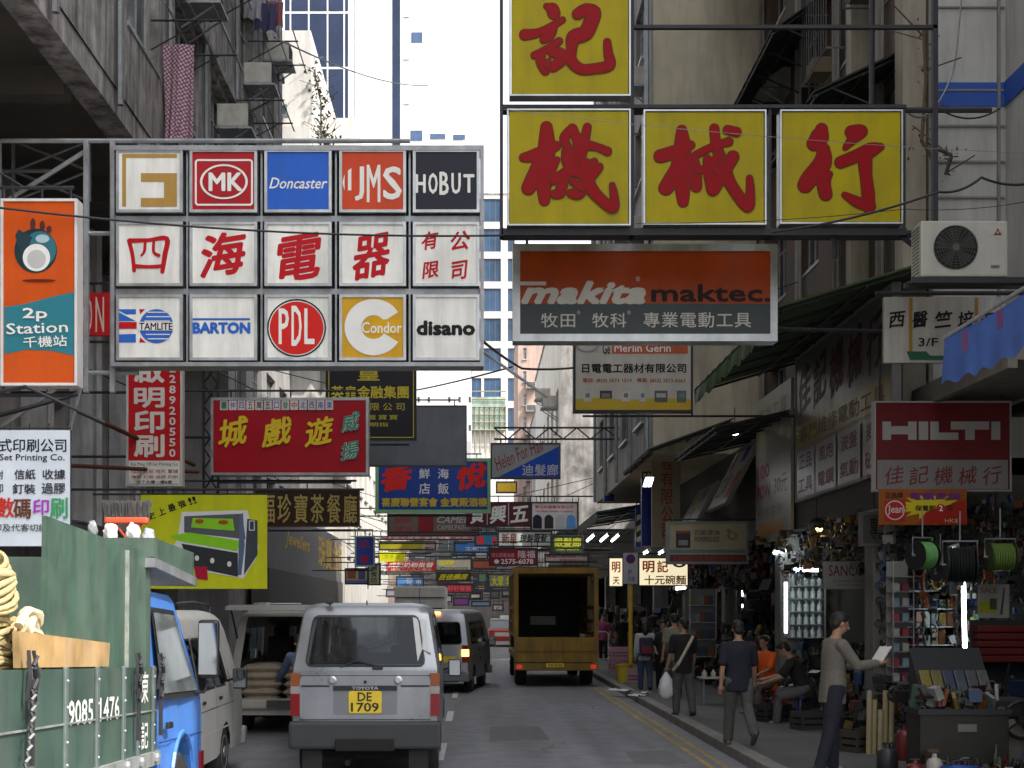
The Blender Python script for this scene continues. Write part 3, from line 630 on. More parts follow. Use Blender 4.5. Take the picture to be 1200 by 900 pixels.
for g_ in ('brown tenement', 'cream tenement', 'left tenement'): rank([o for o in bpy.data.objects if o.get('group') == 'window cages on the ' + g_], 'barred window cage projecting from the ' + g_ + ', %s of them')
for i, y in enumerate((.4, 4.2, 7.3, 10.2)): MB().tube([(y, -.1, 0), (y, -.1, 30)], .055, 6).tube([(y + .18, -.08, 0), (y + .18, -.08, 30)], .03, 5).build('drain_pipe', mat((.3, .29, .26), .7, 0, .3, 2, .4), r2)
for y in (.5, 4.4, 8.1, 11.9): MB().tube([(y, -.1, 0), (y, -.1, 18.9)], .055, 6).build('drain_pipe', gal, r3)
MB().tube([(15.7, -.12, .0), (15.7, -.12, 19)], .06, 6).build('drain_pipe', gal, r3)
# ------------------------------------------------------------ the white grid sign (15 light boxes in one frame)
G = thing('grid_sign', 'big grey framed sign of fifteen square light boxes with company logos, over the left lane', 'sign', P(131, 430, 18))
gk = 18 / S; GW, GH = 436 * gk, 258 * gk
def gl(px, py): return ((px - 131) * gk, (430 - py) * gk)
xb = [(137, 215), (223, 302), (310.5, 389), (398, 476), (484, 562)]; yb = [(176, 250), (261, 336), (346, 423)]
mb = MB(); mb.m = 0
mb.box(0, -.06, GH - .06, GW, .3, GH); mb.box(0, -.06, 0, GW, .3, .05); mb.box(0, -.06, .05, .045, .3, GH - .06); mb.box(GW - .045, -.06, .05, GW, .3, GH - .06)
for i in range(4): x = gl((xb[i][1] + xb[i + 1][0]) / 2, 0)[0]; mb.box(x - .012, .02, .05, x + .012, .28, GH - .06)
for j in range(2): z = gl(0, (yb[j][1] + yb[j + 1][0]) / 2)[1]; mb.box(.045, .03, z - .035, GW - .045, .27, z + .035)
mb.build('frame', steel, G)
MB().box(.05, .31, .05, GW - .05, .33, GH - .05).build('back_sheet', mat((.05, .05, .05), .8), G)
mb = MB(); mb.tube([(-2.0, .15, GH + .12), (GW * .8, .15, GH + .12)], .03); mb.tube([(-2, .15, -.05), (.3, .15, -.05)], .03); mb.tube([(-2, .15, GH * .62), (0, .15, GH * .62)], .03)
for x in (-1.45, -.35, -.02): mb.box(x - .03, .1, -.3, x + .03, .16, GH + .12)
mb.tube([(-2, .15, GH * .62), (-.35, .15, GH)], .03); mb.tube([(GW, .1, .2), (GW + .8, .2, -.35)], .02); mb.tube([(-.35, .1, 0), (-2.2, .6, -1.1)], .03); mb.tube([(-.35, .1, 0), (-.8, .4, -1.4)], .03)
mb.build('bracket', steel, G)
wf = F((.86, .86, .81), rough=.35, streak=.28, spec=.35); boxm = [wf, F((.42, .012, .02)), F((.02, .12, .55)), F((.6, .06, .015)), F((.015, .015, .03)), wf, wf, wf, wf, wf, wf, wf, wf, F((.66, .36, .01)), wf]
CELL = {}
for j in range(3):
    for i in range(5):
        (x0, x1), (y0, y1) = xb[i], yb[j]; a = gl(x0, y1); c = gl(x1, y0); w, h = c[0] - a[0], c[1] - a[1]
        face = MB().box(.03, .0, .03, w - .03, .2, h - .03).build('light_box', boxm[j * 5 + i], G, (a[0], -.03, a[1]))
        face['label'] = ['white box with a tan letter shape', 'red box with MK lettering', 'blue box with Doncaster lettering', 'orange red JMS box', 'black box with HOBUT lettering', 'box with the character 四', 'box with the character 海', 'box with the character 電', 'box with the character 器', 'box with four small characters', 'TAMLITE box with a flag', 'white box with BARTON lettering', 'white box with red PDL disc', 'amber box with Condor lettering', 'white box with disano lettering'][j * 5 + i]
        mb = MB(); e = .02; t = .035
        mb.box(0, -e, 0, w, .2, t); mb.box(0, -e, h - t, w, .2, h); mb.box(0, -e, t, t, .2, h - t); mb.box(w - t, -e, t, w, .2, h - t); mb.build('rim', alu, face)
        CELL[(i, j)] = Sign(face, w, h, (x0, y0, x1, y1))
s = CELL[0, 0]; tan = (.45, .27, .07)
s.r((144, 181.5, 208, 186), tan, 'emblem'); s.r((144, 186, 148.5, 243), tan, 'emblem'); s.r((166, 204, 208, 214), tan, 'emblem'); s.r((193, 214, 208, 243), tan, 'emblem'); s.r((166, 233, 193, 243), tan, 'emblem')
s = CELL[1, 0]; s.rnd((229, 187.5, 297, 242), WHITE, 4, 2.2); s.ell(263, 214, 28, 20.5, WHITE, .9); s.t('MK', (245, 203, 285, 225), WHITE, off=.03)
s = CELL[2, 0]; s.t('Doncaster', (316, 209, 384, 222), WHITE, off=.015, shear=.3)
s = CELL[3, 0]
s.polys([[(401.5, 215), (404, 205), (404, 224)], [(408, 201), (412, 198), (412, 224), (408, 224)]], WHITE)
s.t('J', (416, 196, 427, 236), WHITE, off=.03); s.t('M', (430, 194, 446, 238), WHITE, off=.02); s.t('S', (449, 196, 471, 235), WHITE, off=.03)
s = CELL[4, 0]
for c, x0, x1, dy in (('H', 487, 499, 0), ('O', 502, 513, 1), ('B', 515, 526, 2), ('U', 529, 540, 1), ('T', 543, 556, 0)): s.t(c, (x0, 205 - dy * 1.4, x1, 227 + dy * 1.2), WHITE, off=.035)
cr = (.46, .01, .018)
for k, (c, b) in enumerate((('四', (150, 279, 200, 320)), ('海', (235, 273, 289, 327)), ('電', (325, 272, 377, 329)), ('器', (413, 272, 457, 330)))):
    s = CELL[k, 1]
    if c == '四': s.strokes([[(.04, .1, .05), (.12, .5, .045), (.16, .95, .045)], [(.06, .1, .06), (.5, .08, .045), (.92, .04, .06), (.88, .5, .06), (.82, .98, .05)], [(.18, .82, .05), (.5, .84, .04), (.84, .82, .05)], [(.42, .15, .035), (.4, .4, .035), (.33, .52, .025)], [(.62, .14, .035), (.62, .42, .035), (.74, .52, .04)]], b, cr)
    else: s.t(c, b, cr, off=.034, br=.16)
s = CELL[4, 1]
for c, b in (('有', (494, 272, 514, 294)), ('公', (528, 271, 551, 294)), ('限', (495, 306, 514, 328)), ('司', (529, 305, 548, 328))): s.t(c, b, cr, off=.03, br=.14)
s = CELL[0, 2]; fb = (.03, .13, .5)
s.polys([[(137.5, 363), (160, 363), (160, 369), (148, 369)], [(137.5, 392.5), (137.5, 402), (160, 402), (160, 392)], [(139, 366), (160, 377), (137.5, 377)]], fb); s.polys([[(137.5, 378), (161, 378), (161, 386), (137.5, 386)], [(164, 363), (171, 363), (165, 369)], [(164, 402), (172, 402), (165, 396)]], cr)
s.ell(184, 383, 20, 20, fb)
for k in range(7):
    if k != 3: s.r((168 + abs(k - 3) * 2, 366 + k * 5.2, 200, 367.2 + k * 5.2), WHITE, 'emblem')
s.r((163, 378, 204, 388), WHITE); s.t('TAMLITE', (164, 379, 203, 387.5), BLACK, off=.03)
s = CELL[1, 2]; s.r((226, 373.5, 293.5, 376), fb); s.t('BARTON', (226, 378, 294, 392), fb, off=.06)
s = CELL[2, 2]; s.ell(348, 385, 34.5, 34, BLACK, .95); s.ell(348, 385, 31.5, 31, (.6, .02, .015))
for c, x0, x1 in (('P', 327, 339), ('D', 342, 354), ('L', 357, 369)): s.t(c, (x0, 362 + (0 if c != 'D' else -3), x1, 404 + (2 if c == 'D' else 0)), WHITE, off=.03)
s = CELL[3, 2]; s.ell(438, 384, 34, 33, WHITE, .42, 32, 328); s.polys([[(437, 375), (470, 375), (470, 392), (437, 392)]], (.66, .36, .01)); s.t('Condor', (424, 378, 471, 391), WHITE, off=.02)
s = CELL[4, 2]; s.t('disano', (488, 376, 557, 394), BLACK, off=.07)

# ------------------------------------------------------------ the yellow brush sign on the right
yf = F((.4, .325, .0), var=.18, streak=.2, scale=1.2, rough=.55, spec=.25); rd = (.27, .002, .006); rim_ = (.1, .03, .01)
YS = thing('brush_sign', 'black scaffold carrying four yellow light boxes with big red brush characters', 'sign', P(588, 275, 18.4))
yk = 18.4 / S
def yl(px, py): return ((px - 588) * yk, (275 - py) * yk)
mb = MB()
def bar(x0, y0, x1, y1, r=.035, yy=.1):
    a = yl(x0, y0); b = yl(x1, y1); mb.tube([(a[0], yy, a[1]), (b[0], yy, b[1])], r, 6)
mb.box(0, -.03, yl(0, 276)[1], yl(1062, 0)[0], .25, yl(0, 268)[1]); mb.box(0, -.02, yl(0, 127)[1], yl(1062, 0)[0], .25, yl(0, 123)[1])
mb.box(yl(586, 0)[0], -.03, yl(0, 276)[1], yl(589.5, 0)[0], .22, yl(0, -120)[1]); mb.box(yl(738.5, 0)[0], .0, yl(0, 276)[1], yl(743, 0)[0], .22, yl(0, -120)[1])
for x in (901, 1058.5): mb.box(yl(x, 0)[0], .0, yl(0, 276)[1], yl(x + 3, 0)[0], .2, yl(0, 125)[1])
mb.box(yl(738, 0)[0], .05, yl(0, 31)[1], yl(1100, 0)[0], .12, yl(0, 27)[1]); mb.box(yl(1095, 0)[0], .05, yl(0, 480)[1] + 1.6, yl(1101, 0)[0], .14, yl(0, -130)[1]); bar(1024, -10, 1024, 125)
bar(1060, 275, 1130, 330); bar(1060, 126, 1165, 126); bar(1060, 272, 1165, 272, .05); bar(980, 272, 980, 300, .04); bar(590, -115, 1140, -115)
mb.build('scaffold', dsteel, YS)
UB = lambda L, w, h: [[(x / w, y / h, r / w) for x, y, r in st] for st in L]
JI = UB([[(300, 85, 22), (350, 110, 50), (365, 150, 50)], [(112, 335, 45), (250, 310, 32), (440, 205, 24)], [(350, 280, 40), (330, 340, 36), (275, 380, 28)], [(195, 515, 28), (300, 465, 30), (410, 390, 28)], [(260, 490, 30), (250, 570, 38), (290, 650, 34)], [(350, 500, 30), (410, 500, 50), (430, 550, 50), (360, 620, 36)], [(570, 155, 42), (640, 120, 50), (715, 140, 54), (690, 220, 60), (640, 320, 60), (540, 360, 60), (520, 450, 42), (515, 560, 45), (600, 635, 42), (720, 632, 40), (850, 600, 45), (840, 500, 35), (830, 400, 28)], [(300, 610, 20), (320, 560, 14)]], 1050, 900)
JI_ = UB([[(310, 170, 38), (310, 330, 60), (290, 480, 60), (295, 700, 35)], [(145, 390, 28), (240, 370, 45), (380, 305, 30)], [(270, 430, 55), (180, 610, 46)], [(385, 405, 18), (330, 520, 30)], [(495, 175, 25), (440, 250, 32), (470, 330, 26), (515, 400, 20)], [(500, 180, 28), (535, 280, 30), (535, 370, 30)], [(605, 170, 25), (580, 290, 32), (560, 400, 28)], [(600, 300, 35), (680, 315, 22), (750, 345, 28)], [(450, 345, 26), (470, 430, 40), (570, 470, 45), (655, 420, 22)], [(500, 470, 40), (360, 555, 28)], [(430, 540, 35), (410, 640, 36), (370, 655, 28)], [(600, 590, 32), (540, 650, 38), (490, 650, 28)], [(480, 480, 40), (560, 510, 30), (600, 560, 40)], [(610, 540, 40), (690, 460, 26)], [(590, 440, 40), (620, 590, 42), (700, 690, 35), (790, 755, 34), (800, 680, 26), (785, 590, 16)], [(495, 560, 20), (560, 610, 26)]], 931, 900)
XIE = UB([[(295, 190, 32), (300, 320, 60), (290, 480, 70), (300, 600, 52), (305, 710, 35)], [(140, 380, 44), (240, 350, 44), (360, 300, 28)], [(270, 480, 60), (180, 610, 48)], [(385, 400, 24), (395, 480, 38), (400, 600, 36)], [(400, 370, 24), (520, 310, 22), (635, 275, 28)], [(530, 180, 30), (545, 300, 32), (600, 470, 46), (660, 600, 38), (770, 745, 38), (790, 640, 28), (785, 540, 20)], [(480, 400, 26), (490, 500, 34), (520, 610, 44)], [(400, 480, 26), (500, 475, 22)], [(600, 500, 40), (520, 620, 42)], [(590, 500, 45), (665, 385, 40)], [(625, 190, 28), (690, 205, 30)], [(560, 380, 24), (520, 440, 26), (580, 500, 30)]], 931, 900)
HANG = UB([[(345, 185, 40), (330, 240, 62), (290, 290, 48)], [(360, 330, 40), (350, 430, 62), (260, 540, 58), (225, 590, 50)], [(400, 510, 20), (360, 570, 46), (375, 655, 42)], [(560, 205, 42), (630, 200, 42), (570, 255, 32), (515, 320, 14)], [(480, 425, 38), (580, 385, 40), (700, 335, 48), (770, 312, 22)], [(655, 390, 50), (665, 520, 38), (680, 650, 42), (685, 750, 38)], [(510, 660, 16), (600, 710, 34), (690, 740, 40)]], 962, 900)
for name, b, st, gb in (('記', (597, -32, 738, 116), JI, (600, 0, 740, 120)), ('機', (594, 131, 738, 267), JI_, (590, 125, 740, 270)), ('械', (753, 132, 896, 266), XIE, (750, 125, 900, 270)), ('行', (912, 132, 1055, 265), HANG, (905, 125, 1060, 270))):
    a = yl(b[0], b[3]); c = yl(b[2], b[1]); w, h = c[0] - a[0], c[1] - a[1]
    f = MB().box(.03, 0, .03, w - .03, .22, h - .03).build('light_box', yf, YS, (a[0], -.1, a[1])); f['label'] = 'yellow box with the red character ' + name
    mb = MB(); t = .02; mb.box(0, -.02, 0, w, .2, t); mb.box(0, -.02, h - t, w, .2, h); mb.box(0, -.02, t, t, .2, h - t); mb.box(w - t, -.02, t, w, .2, h - t); mb.build('rim', alu, f)
    s = Sign(f, w, h, b)
    # glyph heights scale differently from widths: rescale radius only in x
    s.strokes(st, gb, rim_, 'outline', .009); s.strokes(st, gb, rd, grow=.001)
b = (753, -180, 896, -45); b2 = (597, -185, 738, -40)
s = None
# ------------------------------------------------------------ orange tool sign
s = sg('tool_sign', 'long orange and slate power tool sign with white characters under the yellow boxes', (601, 286, 911, 400), 20, F((.4, .055, .006), streak=.2), alu, .1, .3)
s.r((607, 356, 904, 391), (.055, .07, .075), 'lower_field')
wt = (.62, .6, .55)
s.r((606, 330, 640, 334.5), wt, 'emblem'); s.t('makita', (610, 329, 757, 357), wt, off=.06, shear=.3)
s.t('maktec.', (763, 333, 903, 354), (.03, .02, .02), off=.03)
s.t('®', (745, 324, 750, 330), wt); s.t('牧田', (634, 367, 674, 384), wt, off=.012, sp=1.1); s.t('牧科', (694, 367, 734, 384), wt, off=.012, sp=1.1); s.t('專業電動工具', (754, 366, 880, 384), wt, off=.012, sp=1.1); s.t('®', (676, 364, 680, 369), wt); s.t('®', (735, 364, 739, 369), wt)
mb = MB(); z = s.h
for x in (.2, 1.9, 3.4): mb.tube([(x, .15, z - .02), (x, .05, z + .16)], .02, 5)
mb.tube([(s.w, .15, .2), (s.w + 2.2, .4, .2)], .03); mb.build('bracket', dsteel, s.root)
# electrics company sign
s = sg('electrics_sign', 'white sign with small product pictures and a yellow foot behind the orange tool sign', (672, 392, 812, 483), 27, F((.5, .48, .42)), dsteel, .04, .2, 'R', up=.1)
s.r((717, 402, 806, 414.5), (.5, .1, .03)); s.t('Merlin Gerin', (720, 403, 786, 412.5), WHITE, off=.015); s.ell(688, 404, 14, 9, (.25, .27, .3), .8, 180, 360); s.t('Ge', (706, 402, 715, 415), BLACK, off=.02)
s.t('日電電工器材有限公司', (682, 426, 804, 437), BLACK, off=.025); s.t('電話: (852) 2573 1219   傳真: (852) 2572 6263', (683, 443, 803, 449), (.4, .04, .03), off=.02)
s.poly([(674, 468), (700, 466), (735, 469), (770, 466), (810, 468), (810, 481), (674, 481)], (.5, .36, .04), 'lower_field')
for i, (x, c) in enumerate(((684, (.5, .5, .48)), (703, (.05, .05, .05)), (729, (.55, .55, .5)), (749, (.5, .5, .5)), (767, (.1, .12, .1)), (793, (.1, .16, .13)))):
    w = (9, 14, 9, 8, 15, 11)[i]; s.r((x, 458, x + w, 471 if i != 1 else 467), c, 'picture'); s.r((x + 2, 461, x + w - 2, 466), (.2, .2, .2) if i != 4 else (.4, .42, .38), 'picture')

# ------------------------------------------------------------ left signs near
s = sg('phone_shop_sign', 'tall orange and teal sign for a phone shop at the left edge of the picture', (1, 233, 91, 452), 16, F((.62, .09, .01)), F((.75, .72, .7)), .03, .2, 'L', wall=6.5)
s.poly([(5, 360), (30, 356), (60, 348), (88, 342), (88, 417), (60, 411), (30, 410), (5, 415)], (.03, .19, .24), 'colour_field')
s.ell(42, 294, 25, 26, (.015, .04, .05)); s.ell(47, 292, 19, 21, (.04, .16, .2)); s.polys([[(18, 276), (22, 269), (29, 273), (38, 278), (30, 300), (22, 290)]], (.02, .05, .06)); s.ell(43, 302, 16, 16, WHITE); s.ell(43, 304, 11, 11, (.5, .5, .5)); s.ell(50, 280, 8, 5, (.4, .55, .6))
for c in ((39, 263, 3, 7), (50, 265, 3, 6), (58, 269, 3, 4)): s.ell(*c, (.08, .03, .03))
s.ell(46, 329, 20, 1.6, (.12, .02, .01)); s.t('2p', (27, 361, 56, 377), WHITE, off=.02); s.t('Station', (8, 378, 80, 391), WHITE, off=.015, rot=.04); s.t('千機站', (28, 394, 79, 407), WHITE, off=.015, rot=.04)
s = sg('red_letter_sign', 'red sign with white letters, partly hidden, between the phone sign and the logo grid', (88, 343, 130, 393), 22, F(RED), None, .0, .1, 'L', wall=7.4)
s.t('AD', (92, 348, 108, 389), (.7, .6, .5), off=.01); s.t('N', (112, 348, 122, 389), (.7, .6, .5), off=.01)
s = sg('printer_sign', 'tall red sign with white characters and a phone number, under the logo grid', (148, 400, 214, 570), 23, F((.55, .01, .015)), F((.6, .58, .56)), .035, .15, 'L', wall=7.4, nb=2, up=-.8)
wt2 = (.7, .66, .62)
for c, y0, y1 in (('啟', 418, 449), ('明', 454, 478), ('印', 481, 508), ('刷', 509, 536)): s.t(c, (157, y0, 193, y1), wt2, off=.045)
for i, c in enumerate('228920550'): s.t(c, (198.5, 427 + 12.4 * i, 206, 436.5 + 12.4 * i), wt2, off=.03)
s.r((151, 540, 211, 567), WHITE, 'lower_field'); s.t('Kai Ming Off-Set Printing Co.', (154, 542, 209, 547), BLACK, off=.01); s.t('信封 信紙 咭片 單據', (154, 550, 209, 555), (.4, .1, .05), off=.01); s.t('海報 釘裝 過膠 印刷', (154, 557, 209, 561), (.4, .1, .05), off=.01); s.t('地下大樓一樓B室', (160, 563, 202, 567), BLACK, off=.02)
s = sg('printing_banner', 'pale blue white banner with black and coloured brush characters behind the green truck', (-22, 504, 83, 640), 15, F((.62, .68, .75), streak=.05), None, 0, .02, None)
bk = (.02, .02, .03)
s.t('植式印刷公司', (-18, 514, 78, 530), bk, off=.02); s.t('Off-Set Printing Co.', (-20, 532, 76, 542), bk, off=.015)
for t_, b in (('封', (-4, 551, 4, 562)), ('信紙', (17, 550, 42, 562)), ('收據', (50, 550, 77, 562)), ('印', (-4, 567, 4, 578)), ('釘裝', (15, 567, 42, 579)), ('過膠', (49, 566, 77, 579))): s.t(t_, b, bk, off=.02)
for c, b, m in (('數', (-4, 583, 17, 607), (.5, .03, .02)), ('碼', (16, 585, 37, 608), (.12, .04, .02)), ('印', (39, 585, 58, 604), (.35, .04, .45)), ('刷', (59, 583, 80, 608), (.05, .3, .12))): s.t(c, b, m, off=.03)
s.t('複印及代客切紙', (-18, 614, 56, 623), bk, off=.01)
mb = MB(); mb.tube([(-1.5, 0, s.h + .02), (s.w, 0, s.h + .02)], .012); mb.tube([(-1.5, 0, s.h + .12), (s.w * .5, 0, s.h + .45), (s.w + .3, .2, s.h + .1)], .02)
for i in range(5): mb.tube([(.1 + i * .2, 0, s.h), (.1 + i * .2, 0, s.h + .07)], .006, 4)
mb.tube([(s.w, 0, 0), (s.w, 0, s.h)], .008, 4); mb.build('bracket', dsteel, s.root)
# game sign
s = sg('game_centre_sign', 'red sign with yellow characters and a row of mahjong tiles, below the logo grid', (247, 466, 432, 557), 27, F((.42, .008, .02)), alu, .05, .3, 'L', wall=5.9)
tiles = '一仲四五萬五口發中北西南東'
for i, c in enumerate(tiles):
    x = 258 + i * 10.3; s.r((x, 469.5, x + 9, 480.5), (.7, .68, .66), 'tile'); s.t(c, (x + 1.5, 471, x + 7.5, 479), [(.05, .2, .1), (.03, .05, .3), (.05, .1, .3), (.02, .1, .05), BLACK, BLACK, (.03, .08, .4), (.02, .2, .1), (.4, .02, .02), (.02, .06, .35), (.02, .06, .35), (.02, .06, .35), (.02, .06, .35)][i], off=.02)
ye = (.75, .55, .03)
for c, b in (('城', (256, 487, 291, 525)), ('戲', (307, 488, 342, 525)), ('遊', (357, 488, 391, 525))): s.t(c, b, ye, off=.03, br=.2)
for c, b in (('威', (400, 482, 422, 508)), ('揚', (399, 516, 421, 541))): s.t(c, b, (.6, .62, .6), off=.05, br=.2); s.t(c, b, (.05, .25, .17), off=.02, br=.2)
s = sg('finance_sign', 'black sign with gold rules and gold characters behind the red game sign', (382, 424, 488, 516), 32, F((.01, .011, .018)), F((.02, .02, .02)), .05, .15, 'L', wall=5.9)
gd = (.62, .5, .05); s.rnd((385, 427, 485, 513), gd, 1, .9); s.t('皇', (419, 433, 445, 446), gd, off=.03); s.t('英皇金融集團', (388, 452, 479, 467), gd, off=.03); s.t('證券有限公司', (388, 472, 474, 481), gd, sp=1.5); s.t('期貨 滙寶寶', (400, 486, 466, 492), gd, sp=1.3); s.t('外滙期指', (410, 495, 455, 500), gd)
s = sg('blank_sign_back', 'blank grey sheet metal back of a sign beside the black finance sign', (428, 475, 547, 546), 36, mat((.17, .185, .21), .6, .2, .25, 2, .2), mat((.1, .105, .11), .6, .2), .03, .25, 'L', wall=5.7, nb=1)
s = sg('tea_restaurant_sign', 'dark brown sign with gold characters above the grey fascia', (298, 573, 421, 617), 33, F((.045, .022, .012)), F((.08, .04, .02)), .03, .2, 'L', wall=5.9)
for i, c in enumerate('福珍寶茶餐廳'): s.t(c, (306 + i * 19.3, 579, 322 + i * 19.3, 613), (.5, .38, .12), off=.02)
# yellow banner
s = sg('snooker_banner', 'bright yellow banner with a picture of a green games machine, behind the truck cab', (165, 580, 313, 690), 21, F((.6, .64, .005), var=.12), None, 0, .02, None)
for i, c in enumerate('史上最強!!'): w = 9 if i < 4 else 4; x = [173, 185, 197, 209, 221, 226][i]; y = [600, 595, 590.5, 586, 583, 581.5][i]; s.t(c, (x, y, x + w, y + 9), BLACK, off=.03, rot=.4)
s.poly([(213, 600), (290, 598), (303, 640), (300, 655), (285, 678), (240, 670), (200, 645), (208, 632)], (.7, .72, .7), 'picture')
s.poly([(216, 605), (284, 602), (288, 632), (216, 624)], (.1, .11, .12), 'picture'); s.poly([(226, 607), (273, 608), (275, 622), (224, 618)], (.25, .6, .02), 'picture'); s.poly([(200, 628), (222, 624), (282, 634), (278, 646), (210, 634)], (.25, .6, .02), 'picture')
s.poly([(213, 637), (279, 648), (279, 676), (222, 664)], (.03, .035, .04), 'picture'); s.poly([(290, 608), (302, 610), (302, 650), (286, 674)], (.05, .06, .08), 'picture'); s.poly([(281, 604), (285, 601), (287, 640), (283, 674), (279, 674)], (.1, .14, .25), 'picture')
for x, y in ((231, 654), (249, 657), (269, 661)): s.ell(x, y, 2.5, 3.2, (.7, .7, .7))
s.poly([(228, 664), (243, 664), (244, 680), (230, 678)], (.4, .01, .04), 'picture'); s.ell(234, 611, 5, 2.5, (.35, .08, .02), name='picture'); s.ell(262, 612, 6, 2.5, (.35, .08, .02), name='picture'); s.rnd((292, 610, 299, 622), (.6, .6, .6), 1, 1.2)
mb = MB(); mb.tube([(-.7, .02, s.h + .01), (s.w + .1, .02, s.h + .01)], .016); mb.tube([(-1.2, .02, s.h + .08), (s.w + 1.4, .02, s.h + .08)], .02)
for x in (.02, .62, 1.25, 1.8): mb.tube([(x, .02, s.h), (x, .02, s.h + .09)], .008, 4)
mb.tube([(.0, .03, 0), (0, .03, s.h)], .01, 4); mb.build('bracket', dsteel, s.root)
# seafood restaurant
s = sg('seafood_sign', 'blue signboard with red and white characters edged in pale green', (440, 537, 575, 601), 45, F((.015, .06, .33)), F((.25, .5, .25), var=.1), .1, .3, 'L', wall=5.6)
rr = mat((.8, .05, .02), .5, emit=.15); s.t('香', (446, 544, 483, 577), (.75, .03, .02), off=.05, br=.18); s.t('悅', (535, 541, 571, 575), (.75, .03, .02), off=.05, br=.18)
for c, b in (('海', (513, 549, 526, 561)), ('鮮', (491, 549, 504, 561)), ('飯', (513, 566, 526, 579)), ('店', (491, 566, 504, 579))): s.t(c, b, (.75, .75, .78), off=.02)
s.t('喜慶聯營宴會 金寶殿酒樓', (447, 583, 571, 594), (.6, .45, .05), off=.05)
# hair salon
s = sg('hair_salon_sign', 'grey and blue hair salon sign split diagonally, hung from a lattice arm', (575, 519, 657, 561), 42, F((.3, .31, .32)), dsteel, .04, .2, None)
s.poly([(584, 559), (655, 523), (655, 559)], (.015, .07, .42), 'colour_field'); s.t('Helen For Hair', (577, 524, 640, 540), (.25, .03, .05), shear=.4, rot=.42); s.t('迪髮廊', (612, 544, 654, 557.5), (.5, .5, .52), off=.015, sp=1.05)
mb = MB(); h = s.h
for z in (h + .12, h + .45): mb.tube([(.1, .1, z), (5.6, .1, z)], .03, 5)
for i in range(14): x = .1 + i * .4; mb.tube([(x, .1, h + (.12 if i % 2 else .45)), (x + .4, .1, h + (.45 if i % 2 else .12))], .02, 4)
for x in (.3, 1.9): mb.tube([(x, .1, h), (x, .1, h + .12)], .02, 4)
mb.build('bracket', dsteel, s.root)

# ------------------------------------------------------------ distant signs, nearest first
def far(label, b, Y, face, texts=(), frame=dsteel, side='R', name='hanging_sign', wall=5.2, nb=2, fields=()):
    s = sg(name, label, b, Y, face, frame, .05 * Y / 50, .2, side, wall=wall, up=.2, nb=nb)
    for f_ in fields: s.r(*f_)
    for t_ in texts: s.t(t_[0], t_[1], t_[2], **(t_[3] if len(t_) > 3 else {'off': .02}))
    return s
s = far('maroon three panel sign with bold white characters in the far cluster', (546, 588, 622, 617), 50, F((.13, .015, .015)), [('賢', (551, 592, 568, 614), WHITE, {'off': .04, 'br': .12}), ('興', (574, 592, 593, 614), WHITE, {'off': .04, 'br': .12}), ('五', (598, 592, 619, 613), WHITE, {'off': .04, 'br': .12})], side='R', fields=[((570.5, 589, 571.5, 616), alu), ((595.5, 589, 596.5, 616), alu)])
s = far('white curtain shop sign with four little arched windows', (622, 588, 678, 622), 53, F((.55, .55, .56)), [('麗芝紗窗簾有限公司', (627, 592, 672, 596), (.5, .05, .05)), ('The Best Curtain Company', (627, 597.5, 672, 601), (.5, .05, .05))], side='R')
for x, c in ((624.5, (.02, .02, .03)), (638, (.03, .03, .03)), (651, (.4, .42, .45)), (664, (.1, .25, .55))): s.poly([(x, 619.5), (x, 607), (x + 2, 604), (x + 5, 603), (x + 8, 604), (x + 10.5, 607), (x + 10.5, 619.5)], c, 'picture')
far('long white tailor sign with red and black brush characters', (583, 622, 647, 641), 56, F((.62, .68, .62)), [('新星', (588, 625, 606, 637), (.25, .02, .02), {'off': .02}), ('理髮電髮', (609, 626, 641, 636), BLACK, {'off': .02, 'shear': .2})])
s = far('dark green sign with yellow characters below the curtain sign', (645, 627, 684, 648), 55, F((.03, .08, .03)), [('銀髮廊', (649, 630, 681, 641), (.45, .45, .04), {'off': .03}), ('HAIR SALON', (651, 642, 678, 645), (.45, .45, .04))])
s = far('maroon sign with a white telephone number over the road', (573, 642, 630, 663), 48, F((.3, .01, .025)), [('司公限電油香', (576, 648, 603, 653), (.6, .3, .3)), ('隆福', (607, 645, 627, 654), (.7, .6, .6)), ('2575-6078', (587, 655, 625, 661), WHITE, {'off': .03})]); s.ell(582, 658, 2.8, 2.6, WHITE)
far('white sign with pink characters over the yellow lorry', (638, 649, 690, 659), 54, F((.5, .46, .46)), [('電器冷氣維修工程', (641, 650.5, 687, 653.5), (.4, .05, .1)), ('家電維修中心', (655, 655, 687, 658), (.4, .05, .1))])
far('dark sign with camel paint lettering under the blue seafood signboard', (454, 602, 562, 628), 52, F((.16, .13, .11)), [('駱駝', (463, 606, 483, 613), (.3, .05, .05)), ('漆油', (463, 616, 483, 623), (.3, .05, .05)), ('CAMEL', (512, 605, 549, 613), (.45, .4, .38), {'shear': .3, 'off': .03}), ('CAMELPAINT', (512, 615, 551, 621), (.4, .35, .33))], side='L', fields=[((490, 604, 508, 624), (.25, .02, .03)), ((456, 623, 560, 625), (.1, .02, .02))])
far('long pink strip banner under the paint sign', (446, 628, 556, 633.5), 58, F((.45, .18, .2)), [('全 線 大 減 價 · 電 器 傢 俬 · 地 板', (453, 629, 548, 632.5), (.65, .5, .5))], frame=None, side='L')
far('olive yellow sign, its right end white with dark characters', (444, 634, 511, 645), 60, F((.4, .35, .02)), [('老大', (498, 635.5, 508, 639), (.3, .03, .03)), ('昌行', (498, 640.5, 508, 644), (.05, .03, .03))], side='L', fields=[((496, 634.6, 510, 644.6), (.45, .36, .34))])
far('bright yellow banner with green brush letters', (444, 646, 475, 659), 62, F((.78, .76, .02)), [('大平賣', (449, 648, 470, 655), (.3, .42, .02), {'shear': .4})], frame=None, side='L')
